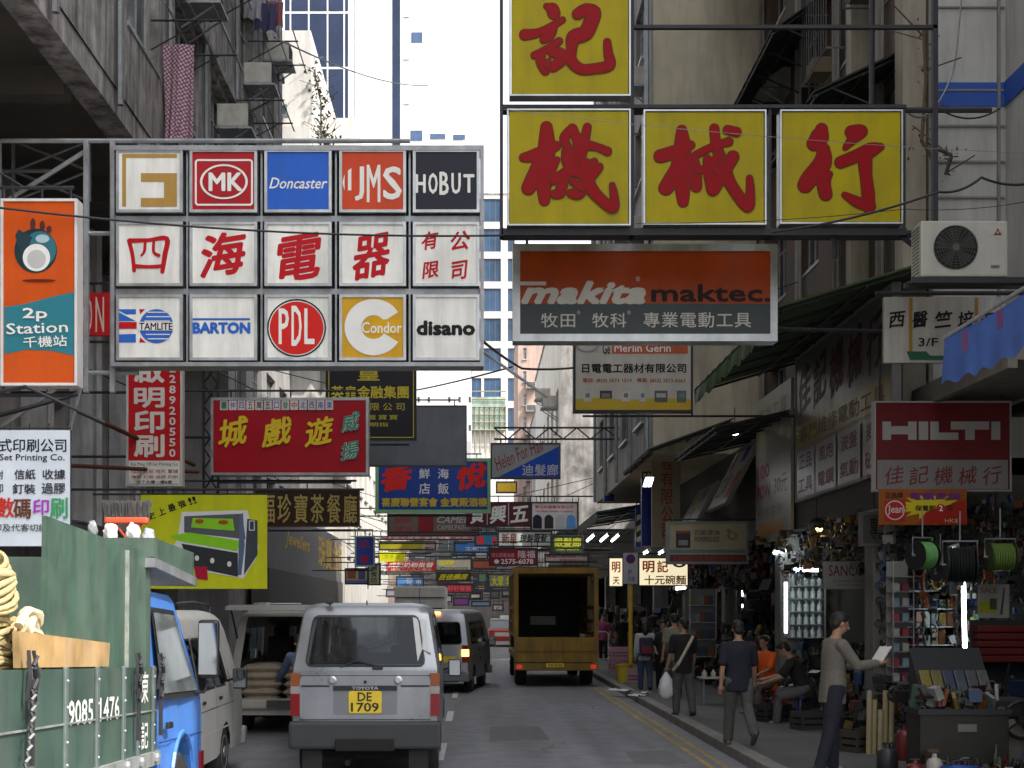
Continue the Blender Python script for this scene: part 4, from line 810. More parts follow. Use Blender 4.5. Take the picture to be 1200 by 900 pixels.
far('red banner with white slanted characters on the left far cluster', (453, 657, 511, 670), 66, F((.55, .03, .02)), [('成記奶粉批發', (455, 659, 508, 665), WHITE, {'shear': .2, 'off': .03}), ('請電二八九二零五', (458, 666, 506, 669), (.7, .5, .4))], frame=None, side='L')
far('cream and yellow sign with a small tree above the dark gold sign', (510, 654, 553, 669), 72, F((.5, .46, .38)), [('陳意齋', (514, 656, 533, 663), (.7, .65, .03), {'off': .04, 'br': .12})], side='L')
far('black sign with yellow characters in the far left cluster', (511, 670.5, 552, 681.5), 68, F((.05, .05, .01)), [('百佳藥房', (514, 672, 549, 680), (.55, .5, .03), {'off': .04, 'br': .12})], side='L')
far('crimson sign low in the far cluster', (522, 683.5, 555, 695.5), 76, F((.45, .02, .04)), [('好好餐廳', (525, 686, 552, 693), (.6, .15, .18))], side='L')
far('small blue sign over the white box truck', (464, 675, 497, 688), 80, F((.08, .22, .5)), [('電', (476, 678, 484, 686), (.5, .6, .75)), ('車', (487, 678, 494, 686), (.5, .6, .75))], side='L')
far('blue sign with small white characters in the far middle', (532, 634, 574, 648), 64, F((.05, .19, .5)), [('工程行', (545, 641, 570, 645), WHITE)], side='L')
far('blue sign with big red characters left of the tailor sign', (556, 625, 584, 640), 60, F((.04, .2, .42)), [('福', (558, 628, 567, 638), (.8, .05, .02), {'off': .05}), ('安', (576, 629, 584, 638), (.8, .05, .02), {'off': .05})])
far('white cap sign above the blue and red one', (563, 617, 582, 624.5), 61, F((.55, .56, .57)), [('鞋', (568, 618.5, 575, 623), (.3, .3, .3))])
far('faded orange brown sign beside the maroon telephone sign', (553, 656, 582, 667), 74, F((.33, .12, .07)), [('中西藥', (556, 658, 578, 665), (.4, .05, .04))], side='L')
far('grey green sign with yellow characters left of the yellow lorry', (572, 672, 604, 689), 78, F((.2, .22, .17)), [('大眾', (576, 675, 590, 687), (.55, .55, .03), {'off': .05}), ('坊', (593, 675, 602, 687), (.55, .55, .03), {'off': .05})])
far('amber box sign under the hair salon sign', (581, 564, 606, 578), 95, F((.6, .38, .03)), [], side='R', nb=1)
far('white and red small sign over the road far away', (500, 697, 530, 706), 90, F((.5, .48, .5)), [('酒', (505, 699, 510, 704), (.3, .05, .2))], side='L')
far('purple sign low in the far distance', (531, 700, 550, 710), 96, F((.2, .06, .25)), [], side='L', nb=1)
far('pale blue sign low in the far distance', (552, 704, 575, 711), 98, F((.2, .32, .5)), [], side='R', nb=1)
far('white panel with a red dot down the street', (577, 708, 590, 716), 92, F((.62, .6, .58)), [('紅', (581, 711, 586, 715), (.5, .05, .02))], side='R', nb=1)
far('dull green narrow sign far up the street', (560, 671, 571, 683), 86, F((.12, .2, .12)), [], side='R', nb=1)
far('brown sign with cream rim behind the maroon telephone sign', (632, 664, 690, 672), 62, F((.2, .15, .13)), [('地產代理有限公司', (640, 666, 684, 670), (.45, .4, .35))])
for i, (b, c, n_) in enumerate((((452, 690, 470, 700), (.25, .25, .3), 'slate'), ((556, 686, 572, 692), (.1, .2, .4), 'blue'), ((588, 690, 603, 699), (.3, .28, .25), 'fawn'), ((534, 641, 548, 647), (.3, .3, .12), 'olive'), ((505, 622, 530, 628), (.3, .1, .1), 'brick'), ((585, 640, 600, 646), (.12, .1, .2), 'violet'), ((574, 692, 586, 702), (.12, .14, .16), 'charcoal'), ((540, 662, 556, 670), (.1, .12, .1), 'bottle green'), ((605, 628, 640, 634), (.14, .12, .12), 'dun'), ((480, 688, 500, 697), (.3, .3, .32), 'ash'), ((550, 694, 566, 703), (.3, .2, .25), 'mauve'), ((590, 702, 600, 712), (.08, .08, .1), 'black'))):
    far('tiny ' + n_ + ' signboard deep in the far cluster over the road', b, 88 + 2.3 * i, F(c), [], side='LR'[i % 2], nb=1)
for i, (b, Y, c, l) in enumerate((((556, 642, 572, 655), 70, (.45, .44, .42), 'plain off white sign between two blue ones far away'), ((498, 646, 530, 653), 75, (.3, .3, .33), 'grey strip sign above the cream and yellow one'), ((534, 649, 551, 655), 82, (.2, .35, .55), 'light blue scrap of a sign deep in the cluster'), ((430, 672, 446, 682), 58, (.4, .38, .33), 'small beige sign beside the pavement canopy'), ((604, 664, 634, 668), 68, (.45, .2, .25), 'thin pink sign above the yellow lorry'))):
    far(l, b, Y, F(c), [], side='L' if i in (1, 3) else 'R', nb=1)
s = far('small upright blue sign with red characters edged pale green, left side', (416, 628, 439, 664), 46, F((.03, .08, .4)), [('記', (421, 633, 433, 642), (.45, .03, .05), {'off': .03}), ('香', (421, 650, 433, 660), (.45, .03, .05), {'off': .03})], frame=F((.3, .42, .38)), side='L')
s = far('upright cream sign with dark green characters beside a blue and red one', (431, 660, 446, 686), 50, F((.5, .46, .28)), [], side='L', nb=1); s.t('美食坊', (434, 662, 442, 684), (.03, .12, .05), vert=True, off=.03)
s = far('picture board with purple foot under the blue and red upright sign', (404, 666, 432, 685), 49, F((.45, .45, .3)), [], side='L', nb=1, fields=[((405, 680, 431, 685), (.18, .15, .4)), ((407, 669, 417, 678), (.35, .1, .05)), ((420, 669, 428, 679), (.1, .1, .2))])

rn_ = random.Random(9); NM = [('scarlet', (.6, .04, .03)), ('lemon', (.75, .65, .05)), ('sky blue', (.15, .4, .7)), ('white', (.75, .75, .72)), ('mint', (.3, .6, .45)), ('pink', (.7, .35, .4)), ('orange', (.7, .25, .03)), ('cream', (.7, .65, .45))]
for i in range(24):
    x = 448 + (i * 37) % 150 + rn_.uniform(-3, 3); y = 640 + (i * 23) % 58; w = rn_.uniform(7, 17); h = rn_.uniform(4, 8); cn_, c = NM[i % 8]
    far('small ' + cn_ + ' sign of the distant crowd, ' + ('left third', 'middle third', 'right third')[min(2, int((x - 445) / 51))] + ' of it, ' + NTH[i // 8] + ' such', (x, y, x + w, y + h), 78 + i * 1.35, F(c), [], side='LR'[i % 2], nb=1, fields=[((x + w * .1, y + h * .35, x + w * .9, y + h * .65), [(.7, .7, .7), (.3, .03, .03), (.05, .05, .1)][i % 3])])
# ------------------------------------------------------------ right side hanging signs
lit = mat((.85, .75, .5), .5, var=0, emit=.35)
def noodle(box, name, label, parts):
    s = sg(name, label, box, 38, lit, dsteel, .03, .2, None); 
    for c, b, m, o_ in parts: s.t(c, b, m, off=o_)
    return s
orr = mat((.6, .09, .01), .6, emit=.05)
s = noodle((748, 653, 807, 687), 'noodle_shop_sign', 'lit cream noodle shop sign with orange characters beside the yellow pole', [('明', (753, 657, 767, 671), orr, .04), ('記', (770, 657, 783, 671), orr, .04), ('十元碗麵', (755, 674, 804, 685), mat((.5, .2, .02), .6), .03)])
s.ell(796, 660, 8, 5, (.08, .08, .08), .55, 180, 360); mb = MB(); mb.tube([(0, .1, s.h + .1), (2.2, .1, s.h + .1)], .02); mb.build('bracket', dsteel, s.root)
s = noodle((713, 653, 730.5, 688), 'menu_sign', 'small lit cream sign with orange character left of the grey round traffic sign', [('明', (717, 658, 727, 671), orr, .04), ('天', (718, 676, 726, 685), mat((.35, .15, .02), .6), .03)])
mb = MB(); mb.tube([(0, .1, s.h + .1), (1.5, .1, s.h + .1)], .015); mb.build('bracket', dsteel, s.root)
tp = thing('parking_sign_post', 'yellow post with a grey parking sign standing on the right kerb', 'signpost', (P(739, 0, 36).x, 36, KY))
MB().tube([(0, 0, 0), (0, 0, 3.2)], .055, 10).build('post', mat((.55, .36, .03), .5), tp)
mb = MB().box(-.19, -.08, 2.45, .17, -.055, 3.22).build('sign_plate', F((.42, .43, .48)), tp); s = Sign(mb, .36, .77, None); mb.location = (0, 0, 0)
for o_ in (s.ell(.5, .2, .32, .15, (.12, .03, .12)), s.t('P', (.35, .55, .6, .72), (.1, .1, .15)), s.t('停車', (.3, .76, .8, .93), (.12, .12, .15))): o_.location = (-.19, -.08, 2.45)
s = sg('paint_sign', 'grey framed cream shop sign with a dark picture and a red foot, right pavement', (782, 611, 877, 661), 31, F((.38, .35, .22)), mat((.2, .23, .22), .6), .05, .25, 'R', wall=6, nb=1, up=.05)
s.r((785, 644, 873, 648), (.12, .22, .24), 'stripe'); s.r((784, 650, 875, 659), (.14, .03, .03), 'stripe'); s.t('工程牆紙油漆 專業代理有限公司', (789, 651.5, 871, 657), (.3, .07, .06), off=.01)
s.r((792, 622, 809, 642), (.04, .03, .05), 'picture'); s.r((793, 622, 808, 625), (.3, .04, .05), 'picture'); s.r((795, 633, 806, 639), (.25, .25, .26), 'picture'); s.t('巴斯漆油', (814, 621, 843, 627), (.09, .09, .1), off=.02); s.t('POWERGLAZE', (814, 629, 843, 635), (.09, .09, .1), off=.03); s.ell(858, 628, 6, 5, (.25, .18, .1)); s.ell(858, 628, 3, 3, (.38, .35, .22)); s.ell(854, 622, 3, 2, (.25, .18, .1))
s = sg('company_pillar_sign', 'tall beige board with red characters under the dark sheet canopy', (764, 500, 797, 640), 36, F((.3, .26, .17)), None, 0, .12, 'R', wall=6, nb=1)
s.t('程有限公司', (775, 532, 789, 634), (.3, .04, .03), vert=True, off=.02)
def hazard():
    m = bpy.data.materials.new('hazard stripes'); m.use_nodes = True; n = m.node_tree.nodes; l = m.node_tree.links; b = n['Principled BSDF']; b.inputs['Roughness'].default_value = .5
    tc = n.new('ShaderNodeTexCoord'); mp = n.new('ShaderNodeMapping'); mp.inputs['Rotation'].default_value = (0, R(-55), 0); l.new(tc.outputs['Object'], mp.inputs[0]); w = n.new('ShaderNodeTexWave'); w.bands_direction = 'X'; w.inputs['Scale'].default_value = 1.25; l.new(mp.outputs[0], w.inputs['Vector'])
    r = n.new('ShaderNodeValToRGB'); r.color_ramp.interpolation = 'CONSTANT'; r.color_ramp.elements[0].color = (.015, .015, .012, 1); r.color_ramp.elements[1].position = .5; r.color_ramp.elements[1].color = (.42, .45, .2, 1); l.new(w.outputs[0], r.inputs[0]); l.new(r.outputs[0], b.inputs['Base Color']); return m
hz = hazard()
for (b, Y, l) in (((708, 517, 720, 587), 46, 'slim upright sign with yellow and black stripes and blue ends, nearest the pale wall'), ((745, 595, 756, 641), 40, 'short striped yellow and black sign with blue ends by the beige board'), ((687, 585, 694, 612), 58, 'tiny far striped sign with red ends over the curtain sign')):
    s = sg('striped_sign', l, b, Y, (.02, .04, .3) if Y != 58 else (.3, .03, .03), None, 0, .18, 'R', wall=5, nb=1, group=None)
    s.r((b[0] + 1, b[1] + 8, b[2] - 1, b[3] - 6), hz, 'stripe')
s = sg('blue_pillar_sign', 'tall deep blue board with white edge marks under the lit square lamp', (752, 560, 765, 640), 37, F((.01, .03, .25)), None, 0, .2, 'R', wall=5, nb=1)
# HILTI group at the near right
s = sg('tool_brand_sign', 'red and white tool brand sign with block letters over the nearest shop', (1024, 470, 1185, 576), 20.5, F((.12, .004, .008)), F((.3, .3, .29)), .025, .12, None)
s.r((1028, 539, 1181, 573), (.2, .2, .195), 'lower_field'); hw = (.3, .3, .29)
s.polys([[(1034, 494), (1044, 494), (1044, 499.5), (1064, 499.5), (1064, 494), (1074, 494), (1074, 515.5), (1064, 515.5), (1064, 509), (1044, 509), (1044, 515.5), (1034, 515.5)], [(1076.5, 494), (1087.5, 494), (1087.5, 515.5), (1076.5, 515.5)], [(1090, 494), (1100, 494), (1100, 507), (1123, 507), (1123, 515.5), (1090, 515.5)], [(1114, 494), (1159, 494), (1159, 503.5), (1142, 503.5), (1142, 515.5), (1131, 515.5), (1131, 503.5), (1114, 503.5)], [(1161.5, 494), (1172, 494), (1172, 515.5), (1161.5, 515.5)]], hw, 'lettering')
for i, c in enumerate('佳記機械行'): s.t(c, (1037 + i * 28.6, 546, 1059 + i * 28.6, 569), (.16, .03, .035), off=.008, br=.18)
mb = MB(); mb.tube([(.1, .06, s.h), (.1, .06, s.h + .6)], .015); mb.tube([(1.8, .06, s.h), (1.8, .06, s.h + .6)], .015); mb.build('bracket', dsteel, s.root)
s = sg('jean_banner', 'small orange banner with a yellow burst pinned under the red tool brand sign', (1030, 573, 1133, 615), 20.3, F((.28, .08, .005)), None, 0, .02, None)
s.polys([[(1070 + 42 * math.cos(a) * (1 if i % 2 else .62) + 20, 594 + 15 * math.sin(a) * (1 if i % 2 else .6)) for i, a in enumerate([R(12 * j) for j in range(30)])]], (.6, .5, .02), 'burst')
s.poly([(1085, 600), (1132, 585), (1132, 614), (1075, 614)], (.35, .02, .01), 'colour_field'); s.r((1036, 586, 1061, 611), (.4, .015, .02), 'colour_field'); s.ell(1048.5, 598, 11.5, 11.5, (.6, .5, .45), .88); s.t('Jean', (1040, 592, 1058, 604), (.6, .5, .45), off=.03); s.t('正品牌', (1037, 577, 1058, 584), (.05, .02, .01), off=.03)
s.t('保養期', (1072, 592, 1096, 599), (.05, .03, .01), off=.03); s.ell(1102, 595.5, 5, 5, (.4, .02, .02)); s.t('2', (1100, 592, 1104.5, 599), WHITE, off=.03); s.t('年', (1109, 592, 1117, 599), (.05, .03, .01), off=.03); s.t('電鑽風炮', (1066, 577, 1125, 586), (.15, .03, .2), off=.03); s.t('HK$', (1107, 608, 1122, 613), (.6, .5, .3))
s = sg('doctor_sign', 'white metal sign with black characters and rusty hooks under the air conditioner', (1036, 348, 1172, 425), 19, F((.4, .39, .35), streak=.3), None, .0, .08, None)
for c, x0, x1 in (('西', 1042, 1061), ('醫', 1069, 1087), ('竺', 1095, 1116), ('培', 1122, 1141), ('志', 1147, 1164)): s.t(c, (x0, 364, x1, 385), BLACK, off=.03, br=.12)
s.t('3/F', (1076, 396, 1099, 406), BLACK, off=.02)
for x in (1065, 1142): s.r((x, 349, x + 4, 417), (.3, .16, .03), 'hook')
s.poly([(1062, 412), (1085, 412), (1090, 417), (1110, 417), (1110, 422), (1066, 422)], (.02, .09, .05))
mb = MB(); mb.tube([(-.1, .05, s.h + .06), (2.8, .05, s.h + .06)], .03); mb.build('bracket', dsteel, s.root)
s = sg('small_plate_sign', 'small off white plate with dark red capitals hanging over the man in the grey sweater', (965, 658, 1022, 690), 22.5, F((.2, .2, .185)), None, 0, .05, None)
s.t('SANCO', (971, 662, 1012, 675), (.1, .02, .02), off=.01); s.t('Pneumatic Hand', (977, 679, 1010, 682), (.06, .06, .06)); s.t('Tools Company', (980, 684, 1010, 687), (.06, .06, .06))
mb = MB(); mb.tube([(.1, .03, s.h), (.1, .03, s.h + .45)], .008); mb.tube([(.65, .03, s.h), (.65, .03, s.h + .45)], .008); mb.build('chain', dsteel, s.root)
# boards on the right wall (X = 6), seen along the street
pg = F((.36, .33, .3)); dr = (.13, .03, .03)
s = wsign('wall_board', 'big grey shop board with dark red characters on the right wall, yellow band across it', 'R', 5.95, 20.7, 27.0, 3.93, 6.62, F((.13, .13, .13)), mat((.2, .2, .2), .6), .05, .1)
[s.t(c_, (.04 + .185 * i_, .08, .19 + .185 * i_, .43), (.07, .02, .03), off=.03, br=.2) for i_, c_ in enumerate('佳記機械行')]; s.r((0.01, .48, .99, .64), (.22, .17, .01), 'stripe'); s.t('專門維修電動工具', (.06, .505, .94, .615), (.1, .07, .02), off=.03)
for i, (a_, b_) in enumerate((('正品', '工具'), ('風炮', '電鑽'), ('波盤', '氣動'), ('麦輪', '砂輪'))): s.r((.02 + i * .245, .665, .24 + i * .245, .98), (.24, .22, .21), 'notice'); s.t(a_, (.05 + i * .245, .69, .21 + i * .245, .79), dr, off=.03); s.t(b_, (.04 + i * .245, .85, .22 + i * .245, .95), dr, off=.03)
s = wsign('notice_board', 'pale upright price board with an orange block beyond the big grey shop board', 'R', 5.9, 27.2, 30.6, 3.3, 6.3, F((.3, .29, .24)), None, 0, .06)
s.t('萬能工具', (.1, .08, .9, .2), (.2, .2, .1), off=.01); s.t('100', (.06, .46, .42, .56), (.4, .03, .1), off=.03); s.t('POW', (.06, .6, .45, .7), (.4, .03, .1), off=.03); s.t('30元', (.55, .58, .92, .7), (.35, .1, .15)); s.t('維修零件', (.05, .76, .8, .84), (.2, .2, .18)); s.r((.08, .86, .8, .95), (.4, .2, .04), 'colour_field')
for (ya, yb, z0, z1, X, l, cs_) in ((30.8, 33.4, 4.2, 5.9, 5.3, 'tilted advertising board with a yellow lamp over it', ((.3, .06, .1), (.05, .05, .3), (.4, .08, .03))), (34.8, 38, 3.9, 5.2, 5.2, 'tilted board with an orange corner under the dark canopies', ((.45, .25, .03), (.2, .2, .2), (.3, .3, .32)))):
    s = wsign('tilted_board', l, 'R', X, ya, yb, z0, z1, F((.42, .41, .35)), mat((.15, .15, .15), .6), .03, .05, tilt=0)
    s.root.rotation_euler = (R(-28), 0, R(-90)); s.r((.08, .15, .25, .4), cs_[0], 'picture'); s.r((.5, .1, .75, .35), cs_[1], 'picture'); s.r((.7, .5, .95, .9), cs_[2], 'picture'); s.t('工具', (.1, .5, .55, .85), (.2, .18, .17), off=.02)
s = sg('slat_price_board', 'dark slanted price list board behind the small orange banner', (1008, 600, 1130, 640), 21.3, F((.1, .1, .1)), mat((.14, .14, .13), .6), .04, .06, None, yaw=R(8))
s.t('專營氣動工具 油壓工具', (1020, 606, 1122, 632), (.02, .02, .02), off=.02)
# ------------------------------------------------------------ vans
silver = mat((.3, .32, .345), .3, .45, .18, 2.5, .25, dirt=(.16, .15, .14)); vwhite = mat((.55, .545, .52), .35, .1, .12, 1.5, .12); bumperm = mat((.035, .037, .04), .6, 0, .25, 4)
cglass = glassmat((.28, .32, .33)); dglass = glassmat((.1, .12, .12)); seatm = mat((.035, .035, .04), .9); cabinm = mat((.05, .05, .055), .9)
redl = mat((.2, .003, .005), .25, emit=0, var=.05); redlit = mat((.9, .05, .02), .3, emit=1.6, var=0); ambl = mat((.24, .06, .01), .3, var=.05); amblit = mat((1, .4, .05), .3, emit=4, var=0); plate_m = mat((.7, .5, .02), .5, var=.08, scale=10); plw = mat((.7, .7, .68), .5, var=.05)
WH = {}
def wheel(parent, x, y, r=.31, w=.19, side=1):
    if r not in WH:
        Mr = Matrix.Rotation(R(90), 4, 'Y')
        t = MB().lathe([(r * .6, -w / 2), (r * .9, -w / 2), (r * .98, -w / 2 + .03), (r, -.03), (r, .03), (r * .98, w / 2 - .03), (r * .9, w / 2), (r * .6, w / 2)], 28, Mr).mesh('tyre', rubber, 40)
        mb = MB().lathe([(0, -w / 2 + .03), (r * .6, -w / 2 + .01), (r * .62, -w / 2 - .005), (r * .62, w / 2 + .005), (r * .58, w / 2 + .005), (r * .5, w / 2 - .03), (r * .25, w / 2 - .02), (r * .2, w / 2 + .01), (0, w / 2 + .012)], 28, Mr)
        WH[r] = (t, mb.mesh('rim', mat((.35, .35, .36), .4, .7, .2), 40))
    o = ob('wheel', WH[r][0], parent, (x, y, r), (0, 0, 0 if side > 0 else math.pi)); ob('rim', WH[r][1], o); return o
def roundrect(x0, z0, x1, z1, r, n=5):
    out = []
    for cx, cz, s0 in ((x1 - r, z1 - r, 0), (x0 + r, z1 - r, 90), (x0 + r, z0 + r, 180), (x1 - r, z0 + r, 270)):
        for i in range(n + 1): a = R(s0 + 90 * i / n); out.append((cx + r * math.cos(a), cz + r * math.sin(a)))
    return out
class Van:
    def __init__(s, name, label, cat, loc, rz, body, W=1.69, L=4.7, H=1.98, belt=1.06, rake=.2, nose=.75, group=None, rearopen=False, wtop=.13, gl=None, low=.3, glr=None, wto=.32):
        s.W, s.L, s.H, s.belt, s.rake, s.nose, s.wtop, s.low = W, L, H, belt, rake, nose, wtop, low; s.body = body
        s.root = r = thing(name, label, cat, loc, rz, group); gl = gl or cglass
        s.wy = (.95, .95 + 2.4 * L / 4.7); wt = H - wto; s.wto = wto
        q_ = H - wt; zl = [low, .42, .55, .7, .85, belt - .02, belt, belt + .06, wt, wt + .22 * q_, H - .4 * q_, H - .24 * q_, H - .1 * q_, H - .03 * q_]
        inset = [0] * 10 + [.018, .055, .12, .22]
        s.zl = zl
        yb = sorted(set([.14, .35, .45] + [s.wy[0] + d * .37 for d in (-1, -.87, -.5, 0, .5, .87, 1)] + [s.wy[1] + d * .37 for d in (-1, -.87, -.5, 0, .5, .87, 1)] + [1.75, 1.84, 2.75, 2.82, 3.45, L - .3]))
        yb = [y for y in yb if y < L - .1]; xb_ = [-.96, -.8, -.4, 0, .4, .8, .96]
        ring = []                                    # (kind, param)
        for x in xb_: ring.append(('r', x))
        for y in yb: ring.append(('s', y))
        for x in xb_[::-1]: ring.append(('f', x))
        for y in yb[::-1]: ring.append(('t', y))
        n = len(ring); vs = []
        for zi, z in enumerate(zl):
            for k, p in ring:
                hw, y0, y1 = s.hw(z), s.yr(z), s.yf(z); i = inset[zi]
                if k in 'rf':
                    x = p * (hw - i * .8); cor = .05 if abs(p) > .9 else 0
                    y = (y0 + i + cor * .6) if k == 'r' else (y1 - i * 1.4 - cor); zz = z
                else:
                    x = (hw - i) * (1 if k == 's' else -1); y = y0 + .06 + (y1 - y0 - .14) * (p / L); y = max(y, y0 + .06 + i); y = min(y, y1 - .07 - i)
                    zz = z
                    for w in s.wy:
                        yy = p; d = abs(yy - w)
                        if d < .371: zz = max(zz, .30 + math.sqrt(max(0, .371 ** 2 - d * d)) * .98)
                vs.append((x, y, zz if z < .75 else z))
        fs = []; N1 = len(xb_); N2 = len(yb)
        ybl = yb
        def inwin(k, zi):
            z0, z1 = zl[zi], zl[zi + 1]
            if z0 < belt + .05 or z1 > wt + .01: return False
            a, b = ring[k], ring[(k + 1) % n]
            if a[0] == 'r' and b[0] == 'r': return abs(a[1]) < .9 and abs(b[1]) < .9
            if a[0] == 'f' and b[0] == 'f': return abs(a[1]) < .97 and abs(b[1]) < .97
            if a[0] == b[0] and a[0] in 'st':
                lo, hi = min(a[1], b[1]), max(a[1], b[1]); return (lo >= .44 and hi <= 1.76) or (lo >= 1.83 and hi <= 2.76) or (lo >= 2.81 and hi <= 3.46 + .4)
            return False
        s.wt = wt
        for zi in range(len(zl) - 1):
            for k in range(n):
                if inwin(k, zi): continue
                a, b = ring[k], ring[(k + 1) % n]
                if rearopen and a[0] == 'r' and b[0] == 'r' and abs(a[1]) < .9 and abs(b[1]) < .9 and zl[zi] > .5 and zl[zi + 1] < H - .1: continue
                if rearopen and a[0] == 'r' and b[0] == 'r' and .54 > zl[zi] > .5: continue
                fs.append((zi * n + k, zi * n + (k + 1) % n, (zi + 1) * n + (k + 1) % n, (zi + 1) * n + k))
        top = (len(zl) - 1) * n; c = len(vs); m = 5                # roof strips from rear to front
        for j, (k1, k2) in enumerate(zip(range(N1, N1 + N2), range(2 * N1 + 2 * N2 - 1, 2 * N1 + N2 - 1, -1))): pass
        R_ = [top + k for k in range(n)]
        fs.append(tuple(R_))
        s.shell = fixn(MB().add(vs, fs).build('body', body, r, smooth=38))
        # floor, interior
        MB().box(-W / 2 + .06, .1, low + .1, W / 2 - .06, L - .15, low + .14).build('floor', dark, r)
        mb = MB()
        if not rearopen:
            pass
        for x in (-.4, .4): MB().bev(x - .25, 2.9, .5, x + .25, 3.4, 1.0, .04).bev(x - .24, 2.75, .95, x + .24, 2.9, 1.48, .05).bev(x - .12, 2.77, 1.46, x + .12, 2.87, 1.7, .04).build('seat', seatm, r)
        if not rearopen:
            for y in (1.2, 2.0): MB().bev(-W / 2 + .14, y, .5, W / 2 - .35, y + .14, 1.32, .05).build('bench_seat', seatm, r)
        mb = MB().bev(-W / 2 + .15, L - 1.15, .55, W / 2 - .15, L - .6, 1.12, .05); mb.build('dashboard', seatm, r)
        MB().lathe([(.17, -.012), (.19, 0), (.17, .012)], 18, Matrix.Translation((.4, L - 1.25, 1.2)) @ Matrix.Rotation(R(65), 4, 'X')).build('steering_wheel', seatm, r)
        # glass
        gw = hwt = None
        def pane(kind, a0, a1, z0, z1, gl_, rr=.07, gask=.022):
            P_ = lambda u, z, o: s.surf(kind, u, z, o)
            ring_o = roundrect(a0, z0, a1, z1, rr); ring_i = roundrect(a0 + gask, z0 + gask, a1 - gask, z1 - gask, max(.02, rr - gask)); m_ = len(ring_o)
            mb = MB(); q = [P_(u, z, .008) for u, z in ring_o] + [P_(u, z, .012) for u, z in ring_i]; mb.add(q, [(i, (i + 1) % m_, m_ + (i + 1) % m_, m_ + i) for i in range(m_)])
            o = mb.build('window', blackp, r); g = MB(); q = [P_(u, z, .006) for u, z in ring_i]; g.add(q, [tuple(range(m_))]); g.build('pane', gl_, o)
            # fillers that round off the opening corners
            return o
        e = .0
        if not rearopen: s.rw = pane('r', -.815, .815, belt + .03, wt + .025, glr or gl, .09)
        pane('f', -.94, .94, belt + .03, wt + .03, cglass, .08)
        f = lambda y: y
        for k in 'st':
            for y0, y1 in ((.44, 1.76), (1.83, 2.76), (2.81, 3.5)): pane(k, y0 - .01, y1 + .01, belt + .03, wt + .02, gl)
        # panel seams, door handles, trim, bumpers, mirrors, wheels
        for k in 'st':
            mb = MB()
            for y in (1.795, 2.785, 3.9):
                q = [s.surf(k, y + d, z, .002) for z in (.5, .8, 1.05, wt + .04) for d in (-.006, .006)]; mb.add(q, [(2 * i, 2 * i + 1, 2 * i + 3, 2 * i + 2) for i in range(3)])
            q = [s.surf(k, y, z, .002) for y in (.3, 1.2, 2.8, 3.95) for z in (.86, .868)]; mb.add(q, [(2 * i, 2 * i + 1, 2 * i + 3, 2 * i + 2) for i in range(3)])
            mb.build('seam', blackp, r)
            for y in (1.95, 2.95):
                c = s.surf(k, y, .96, .0); sx = 1 if k == 's' else -1; MB().bev(c[0] - .01 if sx > 0 else c[0] - .02, y - .07, .94, c[0] + .02 if sx > 0 else c[0] + .01, y + .07, .975, .006).build('door_handle', blackp, r)
            c = s.surf(k, 3.75, 1.18, 0); sx = 1 if k == 's' else -1; ym = c[1]
            mb = MB(); mb.tube([(c[0], ym, 1.12), (c[0] + sx * .1, ym - .03, 1.15)], .015); mb.bev(c[0] + sx * .16 - .085, ym - .07, 1.03, c[0] + sx * .16 + .085, ym + .02, 1.27, .03); o = mb.build('mirror', blackp, r)
            MB().box(c[0] + sx * .16 - .07, ym - .076, 1.05, c[0] + sx * .16 + .07, ym - .072, 1.25).build('mirror_glass', mat((.3, .32, .34), .05, 1, 0), o)
        for w in s.wy:
            for sd_ in (1, -1): wheel(r, sd_ * (W / 2 - .125), w, .31, .19, sd_)
        MB().box(-W / 2 + .3, .4, .24, W / 2 - .3, L - .6, low + .1).build('chassis', dark, r)
    def hw(s, z): W = s.W / 2; return W - .02 * max(0, (.6 - z) / .6) if z < s.belt else W - s.wtop * (z - s.belt) / (s.H - s.belt)
    def yr(s, z): return 0 if z < s.belt else s.rake * ((z - s.belt) / (s.H - s.belt)) ** 1.15
    def yf(s, z): return s.L - .05 * (z / s.belt) ** 2 - (0 if z < .85 else .12 * (z - .85) / (s.belt - .85)) if z < s.belt else s.L - .17 - s.nose * ((z - s.belt) / (s.H - s.belt))
    def surf(s, k, u, z, off):
        if k == 'r': return (u * s.hw(z), s.yr(z) - off, z)
        if k == 'f': return (u * s.hw(z), s.yf(z) + off, z)
        y0, y1 = s.yr(z), s.yf(z); y = y0 + .06 + (y1 - y0 - .14) * (u / s.L); return ((s.hw(z) + off) * (1 if k == 's' else -1), y, z)
    def rpoly(s, name, pts, m, off=.006, parent=None, th=0): # patch on the rear; pts (x metres, z)
        q = [(x, s.yr(z) - off, z) for x, z in pts]; n = len(q); mb = MB(); mb.add(q + [(x, y + off + .02, z) for x, y, z in q], [tuple(range(n))] + [(i, (i + 1) % n, n + (i + 1) % n, n + i) for i in range(n)])
        return mb.build(name, m, parent or s.root)
    def rtext(s, body, x0, z0, x1, z1, m, off=.012, o_=.03, parent=None):
        vs, fs = glyphs(body, o_); return MB().add([(x0 + (x1 - x0) * a, s.yr(z0) - off, z0 + (z1 - z0) * b) for a, b in vs], fs).build('lettering', m, parent or s.root)
    def bumper(s, m, zt=.56, zb=.3, out=.07):
        W = s.W / 2; mb = MB()
        for y0, y1 in ((-out, .12), (s.L - .1, s.L + out)): MB().bev(-W - .01, y0, zb, W + .01, y1, zt, .035).build('bumper', m, s.root)

